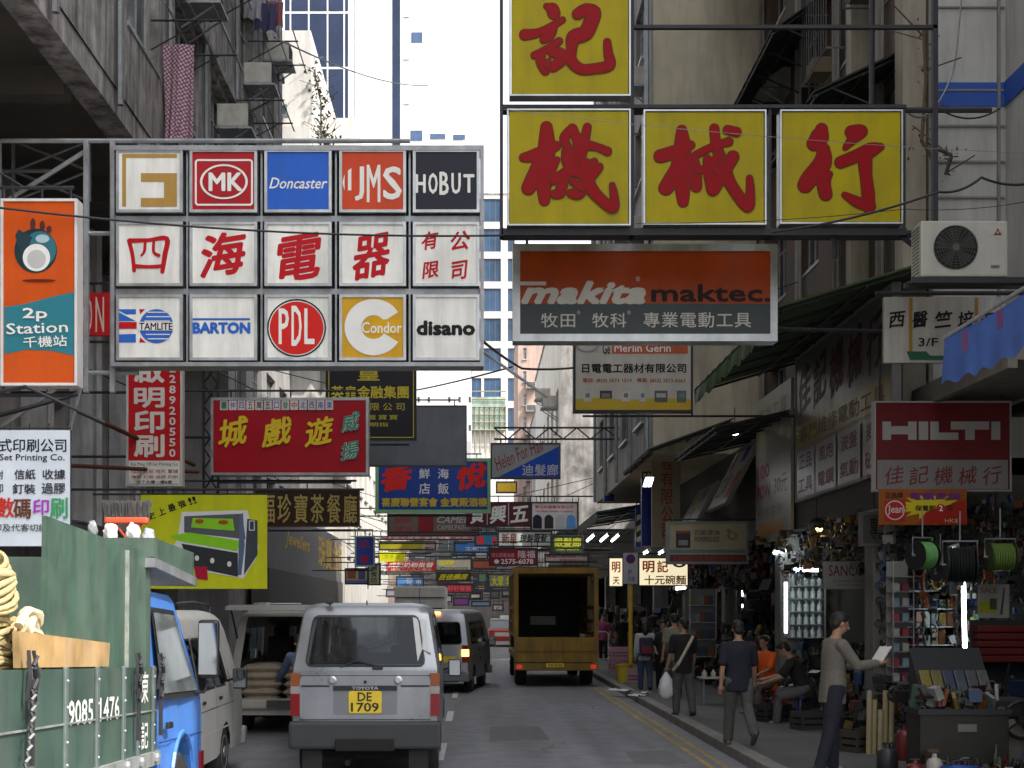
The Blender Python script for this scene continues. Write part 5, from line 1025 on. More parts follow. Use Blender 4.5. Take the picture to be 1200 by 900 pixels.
# silver van in front of the camera
v = Van('delivery_van', 'silver van stopped in the lane ahead with a yellow rear number plate', 'van', (-1.25, 16.35, 0), R(.8), silver, H=2.03, belt=1.27, rake=.24, wto=.17, low=.41)
v.bumper(bumperm, .69, .38, .09)
MB().bev(-.33, -.13, .36, .33, -.0, .5, .02).build('step', dark, v.root)
v.rpoly('tailgate_edge', roundrect(-.735, .71, .735, 1.2, .05), silver, .004)
v.rpoly('tailgate_groove', [(-.74, .702), (.74, .702), (.74, .712), (-.74, .712)], blackp, .0065); v.rpoly('tailgate_groove', [(-.74, 1.2), (.74, 1.2), (.74, 1.207), (-.74, 1.207)], blackp, .0065)
v.rpoly('plate_recess', roundrect(-.36, .76, .36, 1.08, .03), mat((.2, .21, .225), .4, .4, .1), .006)
v.rpoly('plate_recess', [(-.36, 1.035), (.36, 1.035), (.36, 1.09), (-.36, 1.09)], blackp, .02)
v.rpoly('trim_strip', [(-.72, 1.075), (-.4, 1.075), (-.4, 1.095), (-.72, 1.095)], blackp, .01); v.rpoly('trim_strip', [(.4, 1.075), (.72, 1.075), (.72, 1.095), (.4, 1.095)], blackp, .01)
p_ = v.rpoly('number_plate', roundrect(-.185, .78, .185, 1.03, .02), plate_m, .016); v.rtext('DE', -.085, .915, .075, 1.015, blackp, .02, .02, p_); v.rtext('1709', -.16, .795, .155, .9, blackp, .02, .02, p_)
v.rtext('TOYOTA', -.15, 1.045, .15, 1.08, alu, .024, .03)
for sx in (-1, 1):
    a, b = sorted((sx * .735, sx * .838))
    v.rpoly('tail_light', [(a, 1.09), (b, 1.09), (b, 1.23), (a, 1.23)], ambl, .02); v.rpoly('tail_light', [(a, 1.0), (b, 1.0), (b, 1.085), (a, 1.085)], mat((.3, .26, .26), .25), .02); v.rpoly('tail_light', [(a, .75), (b, .75), (b, .995), (a, .995)], redl, .02)
    MB().lathe([(0, 0), (.045, 0), (.05, .012), (.03, .02), (0, .02)], 14, Matrix.Translation((sx * .37, -.004, 1.15)) @ Matrix.Rotation(R(90), 4, 'X')).build('tailgate_lock', alu, v.root)
    MB().box(sx * .6 - .11, .02, .03, sx * .6 + .11, .04, .38).build('mud_flap', rubber, v.root)
MB().lathe([(0, 0), (.02, 0), (.02, .015), (0, .015)], 12, Matrix.Translation((0, -.002, 1.13)) @ Matrix.Rotation(R(90), 4, 'X')).build('key_lock', blackp, v.root)
MB().tube([(.17, v.yr(1.3) - .03, 1.30), (-.1, v.yr(1.38) - .03, 1.37), (-.28, v.yr(1.3) - .03, 1.3)], .01, 5).build('wiper', blackp, v.root)
MB().bev(.08, -.03, 1.27, .2, .04, 1.31, .01).build('wiper_motor', blackp, v.root)
mb = MB(); mb.tube([(-.42, .26, 2.0), (-.42, .22, 2.04)], .012); mb.bev(-.46, .17, 2.01, -.38, .25, 2.06, .01); mb.build('roof_fitting', blackp, v.root); MB().tube([(0, .3, 2.0), (0, .3, 2.05)], .008).build('antenna', blackp, v.root)
v.rpoly('window_light_shape', [(.53, 1.86), (.69, 1.83), (.7, 1.55), (.74, 1.45), (.64, 1.5), (.59, 1.36)], mat((.55, .56, .56), .5), .009)  # painted pale shape for the brightness showing in the rear glass
MB().tube([(-.2, .7, .25), (-.2, -.03, .22)], .03, 8).build('exhaust', dark, v.root)
# far silver van, pulling out
w = Van('delivery_van', 'silver van further ahead with brake lamp and right indicator lit, nosing out', 'van', (-1.0, 33.6, 0), R(-7), silver, H=1.96, belt=1.1, rake=.2, gl=dglass)
w.bumper(mat((.14, .15, .16), .5), .5, .28); w.rpoly('number_plate', roundrect(.1, .72, .55, .86, .02), plate_m, .014); w.rpoly('brake_lamp', [(-.14, 1.84), (.14, 1.84), (.14, 1.89), (-.14, 1.89)], mat((1, .22, .04), .3, emit=5, var=0), .03)
w.rpoly('chrome_strip', [(-.7, .52), (.7, .52), (.7, .56), (-.7, .56)], chrome, .09)
for sx in (-1, 1):
    a, b = sorted((sx * .68, sx * .835)); w.rpoly('tail_light', [(a, .72), (b, .72), (b, 1.12), (a, 1.12)], redl, .02)
    w.rpoly('tail_light', [(a, .86), (b, .86), (b, 1.02), (a, 1.02)], amblit if sx > 0 else ambl, .026)
# white van parked beyond the truck
u = Van('parked_van', 'off white van parked on the left between the blue truck cab and open van', 'van', (-3.72, 13.35, 0), R(0), vwhite, H=1.95, L=4.75, belt=1.05, gl=dglass, nose=.85)
u.bumper(mat((.3, .3, .29), .6), .5, .28)
for k in 's':
    q = [u.surf(k, y, z, .004) for y in (1.5, 3, 4.4) for z in (.6, .62)]; MB().add(q, [(2 * i, 2 * i + 1, 2 * i + 3, 2 * i + 2) for i in range(2)]).build('trim_strip', mat((.6, .6, .58), .4), u.root)
# open van with sacks
o_ = Van('open_van', 'white van with its tailgate raised and cement sacks stacked inside, parked on the left', 'van', (-3.0, 22.6, 0), R(0), mat((.4, .385, .36), .4, .2, .15, 2, .1), H=1.96, belt=1.05, rearopen=True, gl=dglass)
o_.bumper(mat((.4, .38, .34), .5), .56, .4, .1); o_.rpoly('number_plate', roundrect(-.25, .42, .25, .54, .01), mat((.05, .05, .05), .5), .12)
mb = MB(); W = .78; q = []
for i in range(6): t = i / 5; q += [(-W, .2 - t * .95, 1.93 + .04 * math.sin(t * 3)), (W, .2 - t * .95, 1.93 + .04 * math.sin(t * 3))]
q2 = [(x, y, z + .05) for x, y, z in q]
mb.add(q + q2, [(2 * i, 2 * i + 1, 2 * i + 3, 2 * i + 2) for i in range(5)] + [(12 + 2 * i, 12 + 2 * i + 2, 12 + 2 * i + 3, 12 + 2 * i + 1) for i in range(5)] + [(10, 11, 23, 22), (0, 12, 13, 1)] + [(2 * i, 2 * i + 2, 14 + 2 * i, 12 + 2 * i) for i in range(5)] + [(2 * i + 1, 13 + 2 * i, 15 + 2 * i, 2 * i + 3) for i in range(5)])
mb.build('tailgate', mat((.4, .385, .36), .4, .2, .15, 2, .1), o_.root); mb = MB()
for x in (-.74, .74): MB().tube([(x, .12, 1.5), (x, -.45, 1.93)], .015).build('strut', blackp, o_.root)
mb = MB(); mb.tube([(-.55, .6, 2.0), (-.55, .6, 2.04), (.2, .6, 2.04), (.2, .6, 2.0)], .012); mb.bev(-.5, .5, 1.97, -.3, .8, 2.06, .03); mb.build('roof_rack', alu, o_.root)
for sx in (-1, 1):
    a, b = sorted((sx * .73, sx * .835)); o_.rpoly('tail_light', [(a, .7), (b, .7), (b, 1.0), (a, 1.0)], redl, .02)
sackm = mat((.4, .33, .25), .9, 0, .3, 9, bump=.3); sk = None
def pillow(name, w, d, h, m, seed=0):
    mb = MB(); rnd = random.Random(seed); n, q = 10, 8; vs = []; fs = []
    for sgn in (1, -1):
        for j in range(q + 1):
            for i in range(n + 1):
                u = i / n * 2 - 1; v_ = j / q * 2 - 1; f = (1 - abs(u) ** 4) ** .5 * (1 - abs(v_) ** 4) ** .5
                vs.append((u * w / 2, v_ * d / 2, h / 2 + sgn * h / 2 * f * (1 + rnd.uniform(-.12, .12))))
    k = (n + 1) * (q + 1)
    for j in range(q):
        for i in range(n):
            a = j * (n + 1) + i; fs.append((a, a + 1, a + n + 2, a + n + 1)); fs.append((k + a, k + a + n + 1, k + a + n + 2, k + a + 1))
    return mb.add(vs, fs).mesh(name, m, 70)
sme = pillow('cement_sack', .62, .45, .15, sackm)
for i in range(2):
    for j in range(5):
        for y_ in (0, .47):
            if y_ and j < 3: continue
            tag(ob('cement_sack', sme, None, (-3.36 + .66 * i + random.uniform(-.03, .03), 22.85 + y_, .45 + .125 * j), (0, 0, random.uniform(-.08, .08))), 'brown paper cement sack in the open van, ' + ('left', 'right')[i] + (' front' if not y_ else ' rear') + ' stack, ' + NTH[j] + ' from the floor', 'sack', 'cement sacks in the open van')

# ------------------------------------------------------------ yellow lorry
yl_ = mat((.3, .17, .012), .6, 0, .4, 2, .5, dirt=(.06, .04, .02)); yd = mat((.25, .15, .012), .6, 0, .4, 2, .4, dirt=(.05, .04, .02))
L = thing('box_lorry', 'dirty yellow lorry with an open caged cargo body, driving away in the right lane', 'lorry', (.95, 36.4, 0))
mb = MB(); mb.box(0, 0, 2.85, 2.12, 6, 3.0); mb.box(0, 0, 1.25, .11, .12, 2.849); mb.box(2.01, 0, 1.25, 2.12, .12, 2.849); mb.box(0, 5.9, 1.25, 2.12, 6, 2.849); mb.build('cargo_frame', yl_, L)
MB().box(-.0, -.02, .62, 2.12, .06, 1.25).build('tailboard', yl_, L); MB().box(0.0, .061, .7, 2.12, 6, .85).build('deck', yd, L)
mb = MB()
for i in range(7): mb.box(.0, .13 + i * .9, 1.25, .04, .2 + i * .9, 2.85); mb.box(2.08, .13 + i * .9, 1.25, 2.12, .2 + i * .9, 2.85)
for z in (1.25, 1.6, 1.95): mb.box(.005, .13, z, .035, 5.89, z + .1); mb.box(2.085, .13, z, 2.115, 5.89, z + .1)
mb.build('side_slat', yl_, L)
MB().box(.012, 2.2, 1.25, .03, 5.89, 2.84).build('side_sheet', dark, L); MB().box(0.06, 5.7, .86, 2.06, 5.88, 2.84).build('front_sheet', mat((.03, .03, .03), .9), L); MB().box(2.09, 3.4, 1.25, 2.105, 5.89, 2.84).build('side_sheet', dark, L)
mb = MB()
for x in (.3, .75, 1.2, 1.65): mb.box(x, -.035, .66, x + .05, -.021, 1.22)
mb.box(.05, -.05, .9, 2.07, -.036, .93); mb.build('tailboard_rib', yd, L)
MB().box(.0, -.06, .42, 2.12, .1, .6).build('rear_beam', yd, L)
for x in (.06, 1.92): MB().box(x, -.075, .46, x + .14, -.061, .56).build('tail_light', mat((.5, .02, .01), .3, emit=.25), L)
o = MB().box(.8, -.08, .5, 1.25, -.061, .6).build('number_plate', plate_m, L); Sign(o, .45, .1, None); s = Sign(o, .45, .1, None); q_ = s.t('VX 4126', (.1, .15, .9, .85), BLACK, off=.02); q_.location = (.8, -.08, .5)
for x in (.2, 1.9): wheel(L, x, 1.3, .42, .3, 1 if x > 1 else -1); wheel(L, x, 6.6, .42, .25, 1 if x > 1 else -1)
MB().box(.3, .2, .4, 1.8, 7.2, .69).build('chassis', dark, L); MB().bev(0.05, 6.1, .6, 2.07, 7.6, 2.35, .06).build('cab', yl_, L)
MB().box(.6, .3, .86, 1.3, .8, 1.2).build('cargo', mat((.06, .06, .06), .9), L); o = MB().box(.62, 5.66, 1.5, 1.35, 5.69, 1.75).build('notice', mat((.35, .35, .33), .6), L)
# ------------------------------------------------------------ white box truck, taxi far ahead
B_ = thing('box_truck', 'small white box truck far ahead, its square body showing above the silver vans', 'truck', P(463, 0, 50).x and (-3.0, 51, 0)); bw = mat((.6, .58, .52), .6, 0, .15, 2, .15)
B_.location = (P(462, 0, 51).x, 51, 0)
MB().bev(0, 0, .75, 1.8, 3.6, 2.75, .03).build('cargo_box', bw, B_); mb = MB(); mb.box(.88, -.02, .8, .9, -.001, 2.7); mb.box(.05, -.03, 2.35, 1.75, -.001, 2.38); mb.box(.1, -.04, .8, 1.7, -.001, 2.0); mb.build('rear_door_seam', mat((.05, .045, .04), .7), B_)
MB().bev(.05, 3.7, .5, 1.75, 5.2, 2.1, .08).build('cab', bw, B_)
for x in (.2, 1.6): wheel(B_, x, .9, .36, .2, 1 if x > 1 else -1); wheel(B_, x, 4.4, .36, .2, 1 if x > 1 else -1)
T = thing('taxi', 'red taxi with a pale roof far down the road left of the yellow lorry', 'taxi', (P(573, 0, 75).x, 75, 0)); tr = mat((.4, .015, .015), .3); 
def taxi():
    pr_ = [(0, .45), (.05, .85), (.9, .95), (1.4, 1.38), (2.7, 1.4), (3.4, .95), (4.5, .82), (4.6, .4)]
    MB().prismx([(0, .3)] + pr_[:3] + [(3.4, .95)] + pr_[6:] + [(4.6, .3)], 0, 1.68).build('body', tr, T)
    MB().prismx([(.95, .951), (1.4, 1.38), (2.7, 1.4), (3.35, .951)], .08, 1.6).build('window', wglass, T); MB().bev(.12, 1.38, 1.381, 1.56, 2.75, 1.45, .03).build('roof', mat((.7, .68, .66), .4), T)
    MB().box(.3, -.02, .55, 1.4, -.001, .75).build('bumper', mat((.6, .58, .55), .5), T); mb = MB().bev(.6, 1.9, 1.46, 1.1, 2.1, 1.62, .03); mb.build('roof_sign', mat((.8, .8, .75), .4), T)
    for x in (.12, 1.56): wheel(T, x, .8, .3, .18, 1 if x > 1 else -1); wheel(T, x, 3.7, .3, .18, 1 if x > 1 else -1)
    for x in (.05, 1.4): MB().box(x, -.02, .8, x + .22, -.001, .86).build('tail_light', redl, T)
taxi()

# ------------------------------------------------------------ green dropside truck
grn = mat((.058, .115, .085), .45, 0, .45, 3.5, .4, dirt=(.15, .17, .14)); grd = mat((.05, .095, .075), .5, .1, .4, 2.5, .4, dirt=(.12, .12, .1)); blu = mat((.06, .19, .55), .35, 0, .12, 1.5, .15); gst = mat((.16, .2, .19), .5, .3, .4, 5, .4)
YAW = 0.; PITCH = R(-2.0)
TR = thing('dropside_truck', 'green dropside truck with a light blue cab and a phone number on its side', 'truck', (-2.35, 12.25, 0), YAW); TR.rotation_euler = (PITCH, 0, YAW)
# local frame: +y runs forward along the side, the visible right side is x = 0, the body lies to -x; cab begins at y = -1.75 .. 0 and the bed runs back to y = -6.5
by0, by1 = -6.4, -1.62
mb = MB()
zt, zm, zbm = 1.47, 1.2, .86
bx0 = -2.0
side = MB().box(-.05, by0, zbm, 0, by1, zt).build('side_board', grd, TR)
def yy(px): X_ = TR.location.x; return X_ * S / (px - CX) - TR.location.y          # bed coordinate seen at a picture column
PY = [yy(p) for p in (176, 158, 141, 109.5, 72, 31)] + [-5.6, -6.2]
for y in PY:
    MB().bev(0, y - .03, zbm - .02, .022, y + .03, zt + .01, .007).build('side_post', gst, TR)
mb = MB()
for y in PY:
    for z in (.92, 1.05, 1.25, 1.4): mb.lathe([(0, 0), (.012, 0), (.006, .008), (0, .009)], 7, Matrix.Translation((.022, y, z)) @ Matrix.Rotation(R(90), 4, 'Y'))
stuff(mb.build('rivet', steel, TR))
mb = MB(); mb.box(0, by0, 1.15, .012, by1, 1.16); mb.box(-.02, by0, zbm - .1, .03, by1, zbm - .001); mb.build('rub_rail', mat((.3, .32, .3), .6, .3, .3, 4, .5), TR)
mb = MB()
for y in PY: mb.lathe([(0, -.03), (.035, -.03), (.04, 0), (.035, .03), (0, .03)], 10, Matrix.Translation((.03, y, zbm - .04)))
mb.build('hinge', steel, TR)
mb = MB(); mb.box(bx0, by0, .8, -.05, by1, .85); mb.box(bx0, by1 - .04, .851, -.051, by1, 2.28); mb.box(bx0, by0, .851, -.051, by0 + .04, 1.4); mb.box(bx0 - .05, by0, .8, bx0 - .001, by1, zt); mb.build('bed', grd, TR)
MB().box(-1.4, by0 + .2, .35, -.6, 0, .799).build('chassis', dark, TR)
# locking hooks and chain
mb = MB()
for y in (by1 - .75, by1 - .05, -4.75):
    mb = MB()
    for dy in (-.07, .07): mb.tube([(.03, y + dy, zt - .16), (.05, y + dy, zt - .03), (.03, y + dy * .6, zt + .1)], .011, 5)
    for k_ in range(5): mb.tube([(.05, y - .02 + .04 * (k_ % 2), zt - .22 + k_ * .06), (.06, y + .02 - .04 * (k_ % 2), zt - .17 + k_ * .06)], .012, 5)
    mb.tube([(.04, y, zt - .5), (.04, y, zt - .05)], .016, 5); mb.build('latch', dsteel, TR)
mb = MB(); pts = [(.06, -4.8, zt - .1), (.07, -4.85, zt - .3), (.07, -4.95, zt - .5), (.06, -5.2, zt - .6)]
for i in range(3):
    for j in range(7):
        a = Vector(pts[i]).lerp(Vector(pts[i + 1]), j / 7); b = Vector(pts[i]).lerp(Vector(pts[i + 1]), (j + .9) / 7); o2 = Vector((.012, .012, 0)) if j % 2 else Vector((-.005, -.012, 0)); mb.tube([a + o2, b - o2 * .3], .009, 4)
mb.build('chain', mat((.1, .1, .1), .5, .6), TR)
# phone number and two characters on the side: sign frame whose x runs along +y
sr_ = bpy.data.objects.new('side_lettering', MB().box(0, -.0, 0, .001, .001, .001).mesh('side_lettering', grd)); COL.objects.link(sr_); sr_.parent = TR; sr_.location = (.0, by0, zbm); sr_.rotation_euler = (0, 0, R(90))
ss = Sign(sr_, by1 - by0, zt - zbm, None)
def uy(px): return (yy(px) - by0) / (by1 - by0)
ptw = mat((.7, .7, .66), .6, var=.3, scale=14)
for t_, a, b in (('9085', 77, 106), ('1476', 114, 137)): ss.t(t_, (uy(a), .3, uy(b), .55), ptw, off=.02)
ss.t('東', (uy(163), .05, uy(171), .42), ptw, off=.02); ss.t('記', (uy(163), .63, uy(171), .95), ptw, off=.02)
# raised green boards standing in the bed
def boardx(name, ya, yb, z0, za, zb_, x, m, th=.025): return MB().prismx([(ya, z0), (yb, z0), (yb, zb_), (ya, za)], x - th, x).build(name, m, TR)
def tth(*a_):
    o = thing(*a_, TR.location, YAW); o.rotation_euler = (PITCH, 0, YAW); return o
def on(root, o): o.parent = root; return o
TR_b = tth('cargo_board', 'tall wide green plywood board standing upright in the truck bed', 'board'); on(TR_b, boardx('sheet', -4.2, -2.66, .87, 2.33, 2.31, -.06, grn))
t2 = tth('cargo_board', 'narrower green board next to the cab in the truck bed', 'board'); on(t2, boardx('sheet', -2.64, -1.66, .87, 2.31, 2.32, -.075, grn)); on(t2, MB().box(-.075, -2.3, .9, -.055, -2.26, 2.28).build('edge_batten', mat((.3, .33, .28), .7, 0, .5, 10), t2))
t3 = tth('plank', 'bare yellow brown plywood plank lying on the green side board', 'plank'); on(t3, MB().prismx([(-4.8, 1.48), (-2.98, 1.48), (-2.95, 1.63), (-4.82, 1.67)], -.045, -.012).build('sheet', mat((.42, .26, .1), .7, 0, .45, 3.5, .3, dirt=(.6, .5, .35)), t3))
t4 = tth('cargo_sheet', 'dark green folded panel laid flat behind the coiled rope in the truck', 'board')
on(t4, MB().bev(-1.9, -5.4, 2.12, -.7, -4.3, 2.26, .02).build('panel', grn, t4)); on(t4, MB().box(-1.8, -5.3, .87, -.8, -4.4, 1.95).build('crate_body', grd, t4))
# rope coil
rope = mat((.5, .4, .2), .9, 0, .4, 20, bump=.4); rc = tth('rope_coil', 'thick coil of yellow straw rope piled in the truck bed', 'rope')
mb = MB(); rnd = random.Random(3)
for k_ in range(26):
    z = 1.4 + k_ * .026; cy, cx_ = -4.55, -.42; rr_ = .27 - .0026 * k_ + rnd.uniform(-.02, .02) + (.05 if k_ > 15 else 0)
    mb.tube([(cx_ + rr_ * math.cos(R(a)), cy + rr_ * 1.15 * math.sin(R(a)), z + .03 * math.sin(R(a * 2 + k_ * 40)) + .06 * math.sin(R(a)) * (k_ > 12)) for a in range(0, 361, 15)], .017, 6, False)
for k_ in range(6): a = rnd.uniform(-60, 60); mb.tube([(-.2 + rnd.uniform(-.03, .03), -4.5 + rnd.uniform(-.3, .3), 1.4 + .08 * j + rnd.uniform(-.03, .03)) for j in range(5)], .028, 5)
on(rc, mb.build('coil', rope, rc, smooth=60))
rc2 = tth('rope_hank', 'short twisted hank of pale rope hanging under the straw coil', 'rope'); mb = MB()
mb.tube([(-.06 + .02 * math.sin(j * 2), -4.5 + .16 * math.cos(j * .7), 1.72 - .012 * j + .09 * math.sin(j * .7)) for j in range(20)], .03, 6); mb.tube([(-.05, -4.7 + .03 * j, 1.7 + .04 * math.sin(j)) for j in range(12)], .026, 6)
on(rc2, mb.build('hank', mat((.55, .47, .3), .9, 0, .35, 20), rc2, smooth=60))
# push broom, bags and a side flap over the cab
br = tth('push_broom', 'push broom with grey bristles and an orange red head, standing up out of the truck', 'broom'); on(br, MB().tube([(-.28, -1.45, 1.9), (-.28, -1.35, 2.56)], .016, 7).build('handle', mat((.5, .06, .02), .5), br))
on(br, MB().bev(-.46, -1.39, 2.55, -.13, -1.32, 2.6, .015).build('head', mat((.55, .08, .03), .5), br)); mb = MB(); rnd = random.Random(5)
for i in range(420): x = rnd.uniform(-.46, -.13); y = rnd.uniform(-1.38, -1.33); mb.tube([(x, y, 2.59), (x + .12 * (x + .3) + rnd.uniform(-.012, .012), y + rnd.uniform(-.03, .03), 2.72 + rnd.uniform(-.015, .015))], .0025, 3, False)
on(br, stuff(mb.build('bristles', mat((.09, .085, .08), .8), br)))
mb = MB()
for a in (-.11, .11): mb.tube([(-.28, -1.37, 2.42), (-.28 + a, -1.355, 2.56)], .009, 5)
on(br, mb.build('brace', mat((.5, .06, .02), .5), br))
def blob(name, label, cat, loc, r, m, seed, sq=(1, 1, 1), rz=0):
    bm = bmesh.new(); bmesh.ops.create_icosphere(bm, subdivisions=3, radius=r); rnd = random.Random(seed); ph = [rnd.uniform(0, 6) for _ in range(6)]
    for v_ in bm.verts:
        c = v_.co / r; f = 1 + .14 * math.sin(c.x * 5 + ph[0]) * math.sin(c.y * 4 + ph[1]) + .09 * math.sin(c.z * 9 + ph[2] + c.x * 6) + .05 * math.sin(c.y * 17 + ph[3]); v_.co = Vector((v_.co.x * f * sq[0], v_.co.y * f * sq[1], v_.co.z * f * sq[2]))
    me = bpy.data.meshes.new(name); bm.to_mesh(me); bm.free(); me.materials.append(m); me.shade_smooth(); return tag(ob(name, me, None, loc, (0, 0, rz)), label, cat)
def tl(x, y, z): return TR.location + Matrix.Rotation(PITCH, 3, 'X') @ Vector((x, y, z))
blob('plastic_bag', 'white plastic bag in front of the broom on the truck', 'bag', tl(-.37, -1.55, 2.46), .085, mat((.75, .74, .72), .4, var=.1), 1, (.6, 1, .9)); blob('plastic_bag', 'white plastic bag right of the broom handle on the truck', 'bag', tl(-.2, -1.55, 2.46), .085, mat((.75, .74, .72), .4, var=.1), 2, (.6, 1.1, .9))
blob('tied_bag', 'grey blue striped bag at the right end of the broom', 'bag', tl(-.1, -1.5, 2.42), .08, mat((.4, .42, .48), .6, var=.5, scale=16), 3, (.6, .9, 1.1)); blob('tied_bag', 'small grey bundle left of the broom on the truck', 'bag', tl(-.5, -1.55, 2.48), .06, mat((.25, .26, .28), .7, var=.5, scale=16), 4, (.6, .8, 1.3))
blob('debris_bag', 'dirty grey and pink bundle on the load at the left picture edge', 'bag', tl(-.45, -4.2, 2.33), .12, mat((.3, .24, .22), .8, var=.5, scale=12), 5, (.8, 1.2, .9)); mb = MB(); pb = tl(-.6, -3.7, 2.4)
fl = tth('side_flap', 'dark green steel flap held out level above the truck cab', 'panel'); on(fl, MB().prismx([(-1.66, 2.28), (-.15, 2.22), (-.15, 2.42), (-1.66, 2.42)], -.5, -.02).build('sheet', grn, fl)); on(fl, MB().prismx([(-1.7, 2.2), (-.13, 2.14), (-.13, 2.215), (-1.7, 2.27)], -.52, .0).build('edge_rail', steel, fl))
# cab
def cab():
    y0, y1 = -1.6, .12; zb_, zc, zr = .55, 1.28, 2.04; xw = -1.72
    prof = [(y0, .75), (y0, zr - .06), (y0 + .1, zr), (y1 - .78, zr), (y1 - .62, zr - .05), (y1 - .12, zc), (y1, 1.1), (y1, .5), (y1 - .1, .45), (y1 - .28, .45)] + [(-.68 + .42 * math.cos(R(a)), .42 + .5 * math.sin(R(a))) for a in range(0, 181, 20)] + [(y0, .5)]
    n = len(prof); f = lambda z: .0 if z < 1.25 else -.14 * (z - 1.25) / .88
    vs = [(f(z), y, z) for y, z in prof] + [(xw - f(z), y, z) for y, z in prof]
    body = MB().add(vs, [tuple(range(n)), tuple(range(n, 2 * n))[::-1]] + [(i, i + n, (i + 1) % n + n, (i + 1) % n) for i in range(n)]).build('cab', blu, TR)
    fixn(body)
    wp = [(y0 + .2, 1.27), (y0 + .24, 1.88), (y1 - .72, 1.88), (y1 - .24, 1.27)]
    o = MB().add([(f(z) + .008, y, z) for y, z in [(y0 + .15, 1.22), (y0 + .19, 1.92), (y1 - .7, 1.92), (y1 - .17, 1.22)]], [(0, 1, 2, 3)]).build('window', blackp, TR); MB().add([(f(z) + .014, y, z) for y, z in wp], [(0, 1, 2, 3)]).build('pane', mat((.12, .14, .14), .08, 0, .7, 2.5, spec=1), o)
    mb = MB()
    for y in (y0 + .08, y1 - .12): mb.add([(.004 + f(z), y + d, z) for z in (.62, 1.22, 1.27) for d in (-.006, .006)], [(0, 1, 3, 2), (2, 3, 5, 4)])
    mb.add([(.004, y, z) for y in (y0 + .05, y1) for z in (.9, .912)], [(0, 1, 3, 2)]); mb.build('door_seam', mat((.02, .05, .2), .6), TR)
    MB().bev(.0, -1.32, 1.0, .03, -1.16, 1.05, .008).build('door_handle', blackp, TR); MB().add([(0.0, -1.3, .55), (.012, -1.3, .55), (.012, -.1, .93), (0, -.1, .93)], [(0, 1, 2, 3)])
    MB().tube([(.005, -.68 + .45 * math.cos(R(a)), .42 + .53 * math.sin(R(a))) for a in range(0, 181, 15)], .02, 5).build('wheel_arch', blu, TR)
    MB().box(.0, .02, .5, .02, .14, .75).build('indicator', redl, TR)
    wheel(TR, -.12, -.68, .4, .22, 1); wheel(TR, -1.7, -.68, .4, .22, -1); wheel(TR, -.25, -4.6, .4, .3, 1); wheel(TR, -1.8, -4.6, .4, .3, -1)
    mb = MB(); mb.tube([(-.1, .0 - .5, 1.98), (.0, -.3, 2.0), (.1, -.1, 1.98), (.1, -.1, 1.92)], .014, 6); mb.tube([(.0, -.2, 1.25), (.06, -.1, 1.25), (.1, -.1, 1.35)], .014, 6); mb.bev(.01, -.14, 1.37, .19, -.06, 1.86, .035); o = mb.build('mirror', blackp, TR)
    MB().box(.025, -.148, 1.4, .175, -.141, 1.83).build('mirror_glass', mat((.45, .47, .5), .06, 1, 0), o)
    MB().box(-1.3, -.3, .5, -.4, .2, .7).build('front_bumper', dark, TR)
cab()
# ------------------------------------------------------------ people
skin = mat((.36, .2, .13), .6, var=.08, scale=12); hairm = mat((.012, .01, .009), .6, var=.2, scale=30)
def remesh(mb, name, m, parent, vox, loc=None, sm=2, disp=0):
    me = mb.mesh(name, m); o = ob(name, me, None); md = o.modifiers.new('r', 'REMESH'); md.mode = 'VOXEL'; md.voxel_size = vox
    s_ = o.modifiers.new('s', 'SMOOTH'); s_.iterations = sm; s_.factor = .5
    if disp:
        t = bpy.data.textures.get('folds') or bpy.data.textures.new('folds', 'CLOUDS'); t.noise_scale = .16; d = o.modifiers.new('d', 'DISPLACE'); d.texture = t; d.strength = disp; d.texture_coords = 'LOCAL'
    bpy.context.view_layer.update(); me2 = bpy.data.meshes.new_from_object(o.evaluated_get(bpy.context.evaluated_depsgraph_get())); bpy.data.objects.remove(o); bpy.data.meshes.remove(me)
    me2.name = name; me2.shade_smooth(); me2.materials.clear(); me2.materials.append(m)
    return ob(name, me2, parent)
def limb(mb, pts, rs, n=12):                           # tapered capsule chain
    pts = [Vector(p) for p in pts]; P_ = []; R_ = []
    for i in range(len(pts)):
        if i == 0:
            d = (pts[1] - pts[0]).normalized()
            for a in (80, 50, 20): P_.append(pts[0] - d * rs[0] * math.sin(R(a)) * .95); R_.append(rs[0] * math.cos(R(a)))
        P_.append(pts[i]); R_.append(rs[i])
        if i == len(pts) - 1:
            d = (pts[-1] - pts[-2]).normalized()
            for a in (20, 50, 80): P_.append(pts[-1] + d * rs[-1] * math.sin(R(a)) * .95); R_.append(rs[-1] * math.cos(R(a)))
    mb.tube(P_, 1, n, True, R_)
def ell(mb, c, r, M=None, n=12, q=8):
    vs = []; c = Vector(c)
    for j in range(q + 1):
        th = math.pi * j / q
        for i in range(n):
            a = 2 * math.pi * i / n; v_ = Vector((r[0] * math.sin(th) * math.cos(a), r[1] * math.sin(th) * math.sin(a), r[2] * math.cos(th))); vs.append(c + (M @ v_ if M else v_))
    mb.add(vs, [(j * n + i, (j + 1) * n + i, (j + 1) * n + (i + 1) % n, j * n + (i + 1) % n) for j in range(q) for i in range(n)])
